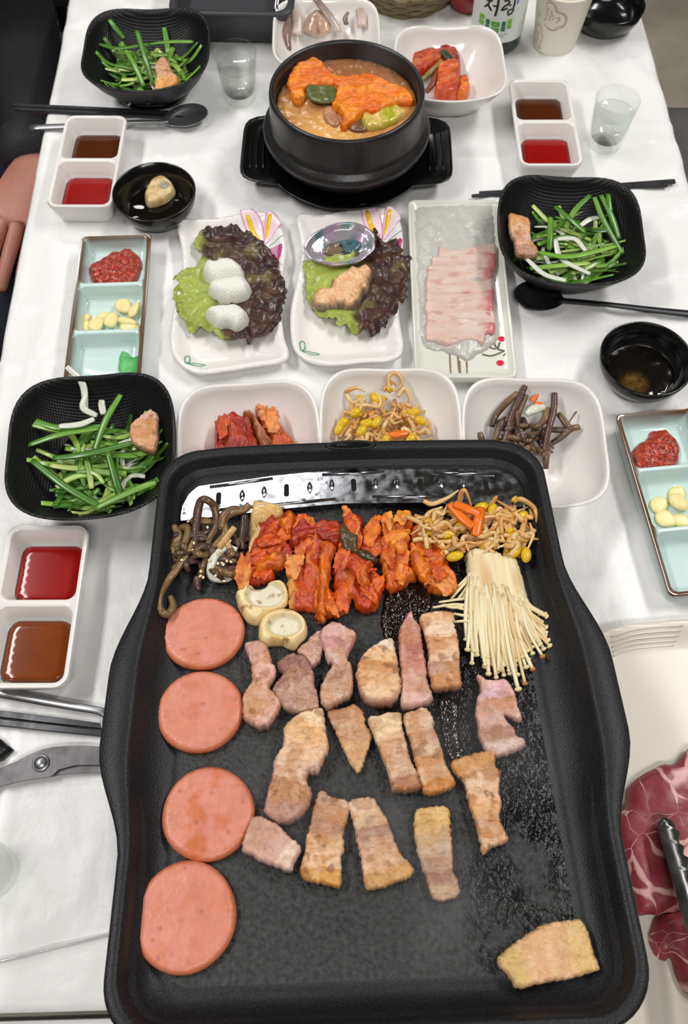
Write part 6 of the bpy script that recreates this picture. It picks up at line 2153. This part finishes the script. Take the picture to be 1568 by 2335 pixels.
# abalone shell
s_l, s_r, s_t, s_b = (P(*p, .024) for p in ((696, 590), (850, 535), (757, 512), (790, 608)))
sc_ = (s_l + s_r + s_t + s_b) / 4
ang = math.atan2((s_r - s_l).y, (s_r - s_l).x)
sh = thing('abalone_shell', 'silvery mother of pearl abalone shell lying open on the lettuce plate', 'shell', Vector((sc_.x, sc_.y, T + .0135)), (.12, 0, ang - .18))
M_pearl = mat('mother_of_pearl', rough=.14, vcol=True, metal=.55, coat=.5, bump=.0006, bscale=120)
rs, cols = [], []
a_, b_ = .0385, .0265
for s_, z in ((.2, .0), (.6, .001), (.9, .007), (1.0, .0145), (.99, .0158), (.93, .0150), (.82, .0100), (.80, .0098), (.60, .0062), (.35, .0045), (.1, .004)):
    rg = []
    for i in range(64):
        t = 2 * math.pi * i / 64
        wv = 1 + .018 * math.sin(9 * t) * sm(.5, 1, s_) * (1 if math.sin(t) < .2 else .3)
        rg.append(Vector((a_ * s_ * math.cos(t) * wv, b_ * s_ * math.sin(t) * (1 + .12 * math.cos(t)) * wv, z + .0007 * nz(math.cos(t) * 3, math.sin(t) * 3, s_ * 6))))
    rs.append(rg)
V, F = rings(rs)
for v in V:
    n = nz(v.x, v.y, 2, 70)
    c_ = mix(S(196, 200, 196), S(206, 180, 206), .5 + 1.2 * n)
    c_ = mix(c_, S(120, 160, 164), sm(.1, .5, nz(v.x, v.y, 7, 90)))
    cols.append(c_)
build('shell_body', V, F, M_pearl, sh, cols=cols)
V, F, C = slab([(.022 * math.cos(t) + .004, .0105 * math.sin(t) + .001) for t in [i / 20 * 6.283 for i in range(20)]], .002, lambda x, y, d: dome(.004, .006, .1)(d) + .0012 * fbm(x, y, 3, 160, 3), lambda x, y, d, z: mix(mix(S(120, 104, 84), S(70, 104, 112), sm(-.004, .010, x + .3 * y)), S(50, 46, 40), sm(.1, .4, nz(x, y, 3, 170))), jag=.001)
build('shell_scar', V, F, mat('shell_scar', rough=.2, vcol=True, coat=.5), sh, (0, 0, .0052), cols=C)
# abalone meat
c, q = outline_on(TB, cl2_([(160, 1150), (200, 1060), (280, 990), (400, 990), (440, 880), (560, 800), (640, 740), (730, 700), (800, 720), (880, 680), (960, 720), (990, 800), (950, 900), (940, 980), (860, 1060), (830, 1120), (820, 1180), (740, 1230), (660, 1265), (560, 1230), (500, 1250), (380, 1265), (250, 1255), (190, 1220)]), .026)
V, F, C = slab(q, .0014, lambda x, y, d: max(.001, dome(.017, .010, .15)(d) + .0022 * fbm(x, y, 3, 150, 3) + .0010 * nz(x, y, 1, 380)), lambda x, y, d, z: mix(mix(S(238, 196, 150), S(228, 172, 122), .5 + fbm(x, y, 4, 110)), S(96, 92, 88), sm(.0042, .0008, d + .002 * nz(x, y, 6, 300)) * .85), jag=.0014, jags=300)
tag(build('abalone_meat', V, F, mat('abalone_flesh', rough=.3, vcol=True, coat=.25, sss=.2, bump=.0005, bscale=300), None, TB.w(c.x, c.y, .0125), None, C), 'peach coloured abalone meat with dark frilled edge on the lettuce', 'abalone')
# shellfish bit in the round bowl
c, q = outline_on(TB, crop(0, 0, .3954, [(830, 1120), (850, 1070), (870, 1040), (900, 1020), (950, 1015), (1000, 1060), (1005, 1100), (970, 1140), (920, 1165), (850, 1175)]), .016)
V, F, C = slab(q, .0014, lambda x, y, d: dome(.010, .005, .2)(d) - .004 * sm(.008, .002, math.hypot(x - .006, y - .004)) + .0006 * fbm(x, y, 1, 160), lambda x, y, d, z: mix(mix(S(220, 196, 148), S(196, 160, 104), .5 + fbm(x, y, 2, 110)), S(150, 146, 140), sm(.008, .002, math.hypot(x - .006, y - .004))))
tag(build('shellfish_piece', V, F, M_mush, None, TB.w(c.x, c.y, .0095), None, C), 'tan shellfish piece soaking in the round black bowl', 'shellfish')

# ================================================================ raw fish
M_film = mat('clear_noodles', S(226, 224, 218), .18, trans=.35, bump=.0016, bscale=150, bdetail=5, coat=.4)
cfz = lambda p: crop(900, 440, .1913, p)
q = [RPO.uv(x, y, .014) for x, y in cfz([(240, 200), (420, 160), (800, 130), (1120, 140), (1180, 260), (1200, 700), (1200, 1200), (1240, 1650), (1180, 1800), (1000, 1900), (860, 1980), (640, 1900), (420, 1840), (300, 1700), (280, 1300), (240, 800)])]
V, F, C = slab(q, .0028, lambda x, y, d: max(.0006, dome(.0065, .02, .1)(d) + .0016 * fbm(x, y, 2, 90, 4)), None, jag=.003, jags=120)
tag(build('clear_noodle_bed', V, F, M_film, None, RPO.w(0, 0, .0118), (0, 0, ra)), 'wrinkled translucent bed under the raw fish slices', 'garnish')
M_fish = mat('raw_fish', rough=.28, vcol=True, sss=.35, sssr=.004, coat=.2, bump=.0006, bscale=200, trans=.15)
gf = 'raw fish slices'
yy = [(600, 760), (700, 900), (820, 1010), (980, 1190), (1130, 1330), (1240, 1450), (1370, 1560), (1480, 1660), (1570, 1740)]
xl = [(520, 1215), (440, 1210), (395, 1170), (380, 1175), (380, 1190), (370, 1180), (390, 1200), (380, 1200), (370, 1080)]
FL = ['raw pale pink fish slice at the bare end of the noodle bed', 'second raw fish slice from the bare end of the noodle bed', 'third raw fish slice from the bare end with a deep red tip', 'fourth raw fish slice counted from the bare end of the bed', 'middle raw fish slice of the overlapping row', 'fourth raw fish slice counted from the painted berries', 'third raw fish slice counted from the painted berries', 'second raw fish slice counted from the painted berries', 'raw fish slice lying next to the painted berries']
for i, ((y0, y1), (x0, x1)) in enumerate(zip(yy, xl)):
    pts = []
    for t in range(9):
        s_ = t / 8
        pts.append((x0 + (x1 - x0) * s_, y0 + 30 * math.sin(s_ * 5 + i * 1.3)))
    for t in range(9):
        s_ = 1 - t / 8
        pts.append((x0 + (x1 - x0) * s_ + (0 if s_ < .9 else -10), y1 + 28 * math.sin(s_ * 9 + i * 2.1) - (20 if s_ < .1 else 0)))
    q = [RPO.uv(x, y, .024) for x, y in cfz(pts)]
    c = sum(q, Vector((0, 0))) / len(q)
    q = [p - c for p in q]
    xm = max(p.x for p in q)
    hf2 = dome(.0042, .004, .2)
    redtip = i in (1, 2, 4, 5, 7)

    def cf(x, y, d, z, i=i, xm=xm, redtip=redtip):
        col = mix(S(240, 218, 204), S(234, 196, 182), .45 + .9 * nz(x * 40, y * 150, i))
        col = mix(col, S(214, 156, 142), .6 * sm(.2, .5, nz(x * 70, y * 260, i + 4)))
        return mix(col, S(212, 110, 114), (.8 if redtip else .12) * sm(.016, .004, xm - x + .004 * nz(x, y, 3, 160)))
    V, F, C = slab(q, .0018, lambda x, y, d: max(.0005, hf2(d) + .0014 * nz(x * 60, y * 140, i + 2) * sm(0, .004, d)), cf, jag=.0012, jags=220)
    tag(build('fish_slice', V, F, M_fish, None, RPO.w(c.x, c.y, .0170 + .0006 * (i % 2)), (math.radians(4), 0, ra), C), FL[i], 'raw fish', gf)

# ================================================================ squid bowl, basket of greens and things at the far end
M_squid = mat('raw_squid', rough=.22, vcol=True, sss=.3, coat=.4, bump=.0008, bscale=90)
W5F = Frame(WB['W5'][0])
csq = lambda x, y: (360 + x * .459, y * .459)
gs = 'raw squid pieces'
for st, r0, cols_, lb in (([(640, 250, .020), (630, 170, .028), (650, 80, .034)], [.006, .008, .004], (S(120, 92, 92), S(168, 140, 134)), 'mottled dark raw squid piece at the rim of the white bowl'),
                          ([(690, 170, .026), (690, 90, .034), (660, 20, .044)], [.006, .007, .003], (S(222, 206, 198), S(206, 186, 176)), 'smooth pale raw squid strip standing against the bowl rim'),
                          ([(760, 170, .024), (780, 100, .034), (800, 60, .040)], [.010, .012, .006], (S(190, 156, 134), S(160, 128, 118)), 'tan raw squid lump in the middle of the white bowl'),
                          ([(900, 160, .030), (850, 80, .040), (780, -10, .052)], [.004, .006, .004], (S(206, 190, 182), S(128, 104, 100)), 'long striped raw squid strip crossing the white bowl'),
                          ([(840, 165, .028), (820, 120, .034), (790, 60, .040)], [.007, .009, .005], (S(206, 170, 140), S(176, 144, 124)), 'brownish raw squid piece behind the stone pot rim'),
                          ([(1010, 130, .034), (1010, 80, .038), (1000, 45, .042)], [.006, .007, .005], (S(214, 196, 186), S(180, 156, 148)), 'short raw squid piece against the far wall of the white bowl'),
                          ([(935, 120, .034), (930, 90, .036), (945, 60, .040)], [.003, .0034, .002], (S(120, 100, 96), S(150, 126, 120)), 'thin dark raw squid strip against the wall of the white bowl')):
    fstem(W5F, [(*csq(x, y), k) for x, y, k in st], r0, cols_, lb, gs, 'squid_piece', M_squid, 'squid', 10, .6)

M_wick = mat('wicker', S(124, 112, 78), .6, bump=.001, bscale=200, var=.3, vscale=80)
bk_ = P(925, -40, .01)
BKC = Vector((bk_.x, bk_.y, T + .0005))
ba = thing('wicker_basket', 'round wicker basket of green herbs at the far end', 'basket', BKC)
for i in range(5):
    z = .004 + .007 * i
    R_ = .062 + .004 * i
    pts = [(R_ * math.cos(t) , R_ * math.sin(t), z + .0018 * math.sin(12 * t + i * 3.14)) for t in [2 * math.pi * j / 72 for j in range(73)]]
    build('cane', *tube(pts, .0038, 6), M_wick, ba)
build('basket_floor', *lathe([(.06, 0), (.062, .002), (.06, .004), (.002, .004)], 40), M_wick, ba)
for j in range(24):
    t = 2 * math.pi * j / 24
    build('stake', *tube([(.058 * math.cos(t), .058 * math.sin(t), .001), (.0815 * math.cos(t), .0815 * math.sin(t), .037)], .002, 6), M_wick, ba)
r_ = random.Random(77)
for i in range(46):
    a = r_.random() * 6.28
    rr = .055 * math.sqrt(r_.random())
    th = r_.random() * 6.28
    L_ = r_.uniform(.02, .045)
    x, y, z = rr * math.cos(a), rr * math.sin(a), .012 + .028 * r_.random()
    o = strand('herb_stem', [(x - L_ * math.cos(th), y - L_ * math.sin(th), z), (x, y, z + .006), (x + L_ * math.cos(th), y + L_ * math.sin(th), z + r_.uniform(-.004, .008))], r_.uniform(.001, .0022), M_chive, (r_.choice([S(150, 140, 40), S(90, 96, 40), S(110, 100, 50), S(70, 80, 36)]), r_.choice([S(176, 160, 40), S(100, 106, 50), S(84, 76, 44)])), .5, 6, BKC)
    tag(o, 'olive yellow herb stem lying in the wicker basket', 'herb', 'herb stems in the basket')
# red lidded pot edge
rp = P(1066, -18, .02)
M_rlid = mat('red_plastic', S(150, 30, 44), .35)
rd_ = thing('red_bowl', 'dark red plastic bowl behind the green bottle', 'bowl', Vector((rp.x, rp.y, T + .0005)))
build('bowl_shell', *lathe([(.014, 0), (.016, 0), (.022, .008), (.028, .022), (.030, .032), (.029, .033), (.027, .030), (.020, .010), (.002, .005)], 40), M_rlid, rd_)
# second pan at the far end
p0, p1 = P(380, 30, .05), P(668, 36, .05)
pw = (p1 - p0).length
pa = math.atan2((p1 - p0).y, (p1 - p0).x)
PF = Frame((p0 + p1) / 2 + Vector((-math.sin(pa), math.cos(pa), 0)) * .15, 0, pa)
sp = thing('grill_pan', 'black rectangular grill pan at the far end behind the salad bowl', 'pan', PF.O, PF.rot())
M_pan2 = mat('far_pan_coat', S(62, 62, 66), .35, bump=.0002, bscale=500)
build('pan_body', *rings([rrect(pw - .03, .27, .01, -.0445), rrect(pw - .02, .28, .014, -.02), rrect(pw - .004, .296, .018, -.004), rrect(pw, .30, .02, -.002), rrect(pw - .001, .299, .02, 0), rrect(pw - .016, .284, .016, 0), rrect(pw - .020, .280, .014, -.004), rrect(pw - .028, .272, .012, -.020), rrect(pw - .04, .26, .01, -.022)]), M_pan2, sp)
build('steel_rim', *tube([(pw / 2 - .022, -.136, -.004), (pw / 2 - .022, -.05, -.004)], .004, 8), MATS['steel'], sp)
# onion and parsley specks left on dishes
# ================================================================ neighbours at the table
def skin_body(name, J, E, m, root, parent=None, sub=2):
    """J: joint -> (world point, radius); E: list of joint pairs"""
    names = list(J)
    me = bpy.data.meshes.new(name)
    o0 = J[root][0]
    me.from_pydata([tuple(J[n][0]) for n in names], [(names.index(a), names.index(b)) for a, b in E], [])
    o = bpy.data.objects.new(name, me)
    COL.objects.link(o)
    sk = o.modifiers.new('skin', 'SKIN')
    for i, n in enumerate(names):
        r = J[n][1]
        v = me.skin_vertices[0].data[i]
        v.radius = (r, r) if not isinstance(r, tuple) else r
        v.use_root = (n == root)
    sb = o.modifiers.new('sub', 'SUBSURF')
    sb.levels = sub
    sb.render_levels = sub
    dg = bpy.context.evaluated_depsgraph_get()
    me2 = bpy.data.meshes.new_from_object(o.evaluated_get(dg))
    me2.shade_smooth()
    me2.materials.clear()
    me2.materials.append(m)
    o.modifiers.clear()
    o.data = me2
    if parent:
        o.parent = parent
    return o


M_skin = mat('skin', S(190, 130, 112), .45, sss=.15, sssr=.006, var=.1, vscale=30, bump=.0004, bscale=120)
M_jacket = mat('black_jacket', S(20, 20, 23), .8, bump=.0012, bscale=60, var=.3, vscale=18)
M_jeans = mat('navy_trousers', S(24, 26, 44), .8, bump=.0008, bscale=200, var=.2, vscale=30)
M_hair = mat('dark_hair', S(18, 15, 14), .5)
M_cuff = mat('sleeve_cuff', S(38, 38, 41), .75, bump=.001, bscale=200)
Wd = lambda px, py, z: P(px, py, z)
el = Wd(62, 120, -.10)
wr = Wd(72, 392, -.125)
pe = thing('person', 'seated person in a black jacket and navy trousers with hands resting in the lap', 'person', Vector((el.x - .16, el.y + .02, 0)))
off = -pe.location
hip = Vector((el.x - .20, el.y + .06, .50))
chest = Vector((el.x - .20, el.y + .10, .92))
neck = Vector((el.x - .20, el.y + .09, 1.13))
shr = Vector((el.x - .04, el.y + .10, 1.05))
shl = Vector((el.x - .37, el.y + .10, 1.05))
ell = Vector((el.x - .42, el.y - .02, .72))
wrl = Vector((wr.x - .10, wr.y + .015, wr.z + .01))
hr_ = Vector((el.x - .10, el.y + .04, .49))
hl_ = Vector((el.x - .29, el.y + .04, .49))
kn = Wd(-12, 770, -.245)
kn2 = kn + Vector((-.24, .03, 0))
J = {k: (v[0] + off, v[1]) for k, v in {
    'hip': (hip, .155), 'waist': ((hip + chest) / 2, .140), 'chest': (chest, (.165, .130)), 'neckb': (neck - Vector((0, 0, .03)), .075),
    'sr': (shr, .078), 'er': (el, .058), 'wr': (wr + (el - wr) * .12, .043),
    'sl': (shl, .078), 'el': (ell, .058), 'wl': (wrl + (ell - wrl) * .12, .043)}.items()}
skin_body('jacket', J, [('hip', 'waist'), ('waist', 'chest'), ('chest', 'neckb'), ('chest', 'sr'), ('sr', 'er'), ('er', 'wr'), ('chest', 'sl'), ('sl', 'el'), ('el', 'wl')], M_jacket, 'hip', pe)
ft = Vector((kn.x - .02, kn.y + .10, .06))
ft2 = ft + Vector((-.24, .03, 0))
J = {k: (v[0] + off, v[1]) for k, v in {'hip': (hip - Vector((0, 0, .02)), .15), 'hr': (hr_, .095), 'kr': (kn, .072), 'ar': (ft, .05), 'hl': (hl_, .095), 'kl': (kn2, .072), 'al': (ft2, .05)}.items()}
skin_body('trousers', J, [('hip', 'hr'), ('hr', 'kr'), ('kr', 'ar'), ('hip', 'hl'), ('hl', 'kl'), ('kl', 'al')], M_jeans, 'hip', pe)


def shoe(p, par):
    mb = MB().add(rings([sring(.045, .13, 0, 2.6, 24, cy=-.06), sring(.047, .132, .02, 2.6, 24, cy=-.06), sring(.042, .12, .05, 2.3, 24, cy=-.05), sring(.036, .06, .085, 2, 24, cy=.0), sring(.03, .04, .10, 2, 24)]))
    mb.build('shoe', M_plast, par, Vector((p.x, p.y, .0)) + off)


shoe(ft, pe)
shoe(ft2, pe)


def hand(name, wrist, towards, nrm, par, size=1.0, mirror=1):
    """relaxed hand: palm with five separate bent fingers, thumb off the side"""
    d = (towards - wrist).normalized()
    n = (nrm - d * nrm.dot(d)).normalized()
    s = d.cross(n) * mirror
    J, E = {}, []
    def pt(a, b, c):
        return wrist + (d * a + s * b + n * c) * size + off
    J['w0'] = (pt(-.03, 0, 0), .027 * size)
    J['w'] = (pt(0, 0, 0), (.027 * size, .022 * size))
    J['p'] = (pt(.045, 0, .004), (.036 * size, .018 * size))
    J['k'] = (pt(.080, 0, .004), (.034 * size, .013 * size))
    E += [('w0', 'w'), ('w', 'p'), ('p', 'k')]
    for i, (b, L_) in enumerate(((-.027, .070), (-.009, .080), (.009, .075), (.026, .058))):
        a0 = .082 - .004 * abs(i - 1.4)
        J['f%da' % i] = (pt(a0, b, .004), .0105 * size)
        J['f%db' % i] = (pt(a0 + L_ * .48, b * 1.08, 0), .0092 * size)
        J['f%dc' % i] = (pt(a0 + L_ * .80, b * 1.06, -.009), .0084 * size)
        J['f%dd' % i] = (pt(a0 + L_ * 1.0, b * 1.02, -.020), .0070 * size)
        E += [('k', 'f%da' % i), ('f%da' % i, 'f%db' % i), ('f%db' % i, 'f%dc' % i), ('f%dc' % i, 'f%dd' % i)]
    J['ta'] = (pt(.028, -.030, -.004), .0145 * size)
    J['tb'] = (pt(.058, -.050, -.012), .0110 * size)
    J['tc'] = (pt(.086, -.056, -.022), .0088 * size)
    E += [('w', 'ta'), ('ta', 'tb'), ('tb', 'tc')]
    return skin_body(name, J, E, M_skin, 'w', par)


hand('hand', wr, Wd(-4, 590, -.145), Vector((.25, .2, .95)), pe, 1.1, 1)
hand('hand', wrl, Wd(-60, 560, -.145), Vector((-.1, .25, .95)), pe, 1.0, -1)
cu = wr + off
dcu = (el - wr).normalized()
mb = MB().add(tube([cu + dcu * .012, cu + dcu * .03, cu + dcu * .055], [.036, .040, .043], 20))
mb.build('sleeve_cuff', M_cuff, pe)
# head, out of the picture's top edge
hd = neck + Vector((0, -.02, .13)) + off
rs = []
for i in range(1, 16):
    a = math.pi * i / 16
    z = -math.cos(a)
    w = math.sin(a) ** .8
    jaw = 1 - .22 * sm(-.2, -1, z)
    rs.append([Vector((hd.x + .075 * w * jaw * math.cos(t), hd.y + .095 * w * math.sin(t) * (jaw if math.sin(t) < 0 else 1) - (.012 * math.exp(-((z + .1) / .22) ** 2) * math.exp(-((t - 4.712) / .22) ** 2)), hd.z + .118 * z)) for t in [2 * math.pi * j / 32 for j in range(32)]])
hdo = build('head', *rings(rs), M_skin, pe)
build('neck', *tube([neck + off - Vector((0, 0, .06)), hd - Vector((0, -.005, .06))], [.055, .05], 20), M_skin, pe)
hs = []
for i in range(8, 16):
    a = math.pi * i / 16
    z = -math.cos(a)
    w = math.sin(a) ** .8
    hs.append([Vector((hd.x + .082 * w * math.cos(t), hd.y + .008 + .102 * w * math.sin(t), hd.z + .004 + .124 * z + (.02 if math.sin(t) < -.3 and i < 11 else 0))) for t in [2 * math.pi * j / 32 for j in range(32)]])
build('hair', *rings(hs), M_hair, hdo)
for sx in (-1, 1):
    build('ear', *ball((hd.x + sx * .076, hd.y + .01, hd.z - .005), .010, .018, .028), M_skin, hdo)
    build('eye', *ball((hd.x + sx * .030, hd.y - .086, hd.z + .005), .012, .007, .006), M_hair, hdo)
build('mouth', *ball((hd.x, hd.y - .086, hd.z - .058), .022, .006, .005), mat('lips', S(160, 90, 84), .4), hdo)

# stool the person sits on
M_seat = mat('grey_upholstery', S(96, 93, 94), .85, bump=.0008, bscale=300, var=.15, vscale=40)


def chair(loc, a, label):
    t = thing('chair', label, 'chair', loc, (0, 0, a), 'grey upholstered chairs')
    build('seat', *rings([rrect(.40, .40, .05, .385), rrect(.43, .43, .06, .40), rrect(.43, .43, .06, .43), rrect(.41, .41, .06, .450), rrect(.34, .34, .05, .456)]), M_seat, t)
    build('backrest', *rings([[Vector((p.x, p.y * .12 + .20, p.z)) for p in rrect(.38 + dx, .30, .05, z)] for dx, z in ((0, .50), (.02, .54), (.03, .70), (.02, .80), (-.05, .83))]), M_seat, t)
    for sx in (-1, 1):
        for sy in (-1, 1):
            build('leg', *tube([(sx * .17, sy * .17, .39), (sx * .185, sy * .185, 0)], .014, 10), M_legs, t)
        build('back_post', *tube([(sx * .15, .18, .39), (sx * .15, .205, .56)], .012, 10), M_legs, t)
    return t


chair(Vector((hip.x, hip.y + .10, 0)), 0, 'grey upholstered chair under the person in the black jacket')
rc = Wd(1640, 420, -.30)
chair(Vector((rc.x + .02, rc.y - .02, 0)), math.radians(-90), 'empty grey upholstered chair drawn up beside the shot glass side')
# ================================================================ steam
def steam(name, label, F, c, size, dens, seed):
    m = bpy.data.materials.new('steam_volume')
    m.use_nodes = True
    nt = m.node_tree
    N, L = nt.nodes, nt.links
    N.remove(N['Principled BSDF'])
    out = N['Material Output']
    vs_ = N.new('ShaderNodeVolumeScatter')
    vs_.inputs['Color'].default_value = (.95, .95, .95, 1)
    vs_.inputs['Anisotropy'].default_value = 0.2
    tc = N.new('ShaderNodeTexCoord')
    mp = N.new('ShaderNodeMapping')
    mp.inputs['Location'].default_value = (seed, seed * .7, 0)
    mp.inputs['Scale'].default_value = (14, 14, 7)
    L.new(tc.outputs['Object'], mp.inputs['Vector'])
    nn = N.new('ShaderNodeTexNoise')
    nn.inputs['Scale'].default_value = 1
    nn.inputs['Detail'].default_value = 3
    nn.inputs['Distortion'].default_value = .6
    L.new(mp.outputs['Vector'], nn.inputs['Vector'])
    mr = N.new('ShaderNodeMapRange')
    mr.inputs['From Min'].default_value = .45
    mr.inputs['From Max'].default_value = .75
    mr.inputs['To Max'].default_value = dens
    L.new(nn.outputs['Fac'], mr.inputs['Value'])
    ln = N.new('ShaderNodeVectorMath')
    ln.operation = 'LENGTH'
    m2 = N.new('ShaderNodeMapping')
    m2.inputs['Scale'].default_value = tuple(1 / s_ for s_ in size)
    L.new(tc.outputs['Object'], m2.inputs['Vector'])
    L.new(m2.outputs['Vector'], ln.inputs[0])
    fo = N.new('ShaderNodeMapRange')
    fo.inputs['From Min'].default_value = 1.0
    fo.inputs['From Max'].default_value = .3
    L.new(ln.outputs['Value'], fo.inputs['Value'])
    mu = N.new('ShaderNodeMath')
    mu.operation = 'MULTIPLY'
    L.new(mr.outputs['Result'], mu.inputs[0])
    L.new(fo.outputs['Result'], mu.inputs[1])
    L.new(mu.outputs[0], vs_.inputs['Density'])
    L.new(vs_.outputs['Volume'], out.inputs['Volume'])
    V, Fa = ball((0, 0, 0), size[0], size[1], size[2], 20, 12)
    o = build(name, V, Fa, m, None, F.w(*c), F.rot())
    o['kind'] = 'stuff'
    return tag(o, label, 'steam')


steam('griddle_steam', 'thin grey steam drifting over the near half of the griddle', GF, (.02, -.10, .035), (.135, .105, .045), 13.0, 1.3)
steam('pot_steam', 'thin white steam rising from the stew in the stone pot', SF, (0, .02, .040), (.068, .055, .034), 8.0, 4.1)
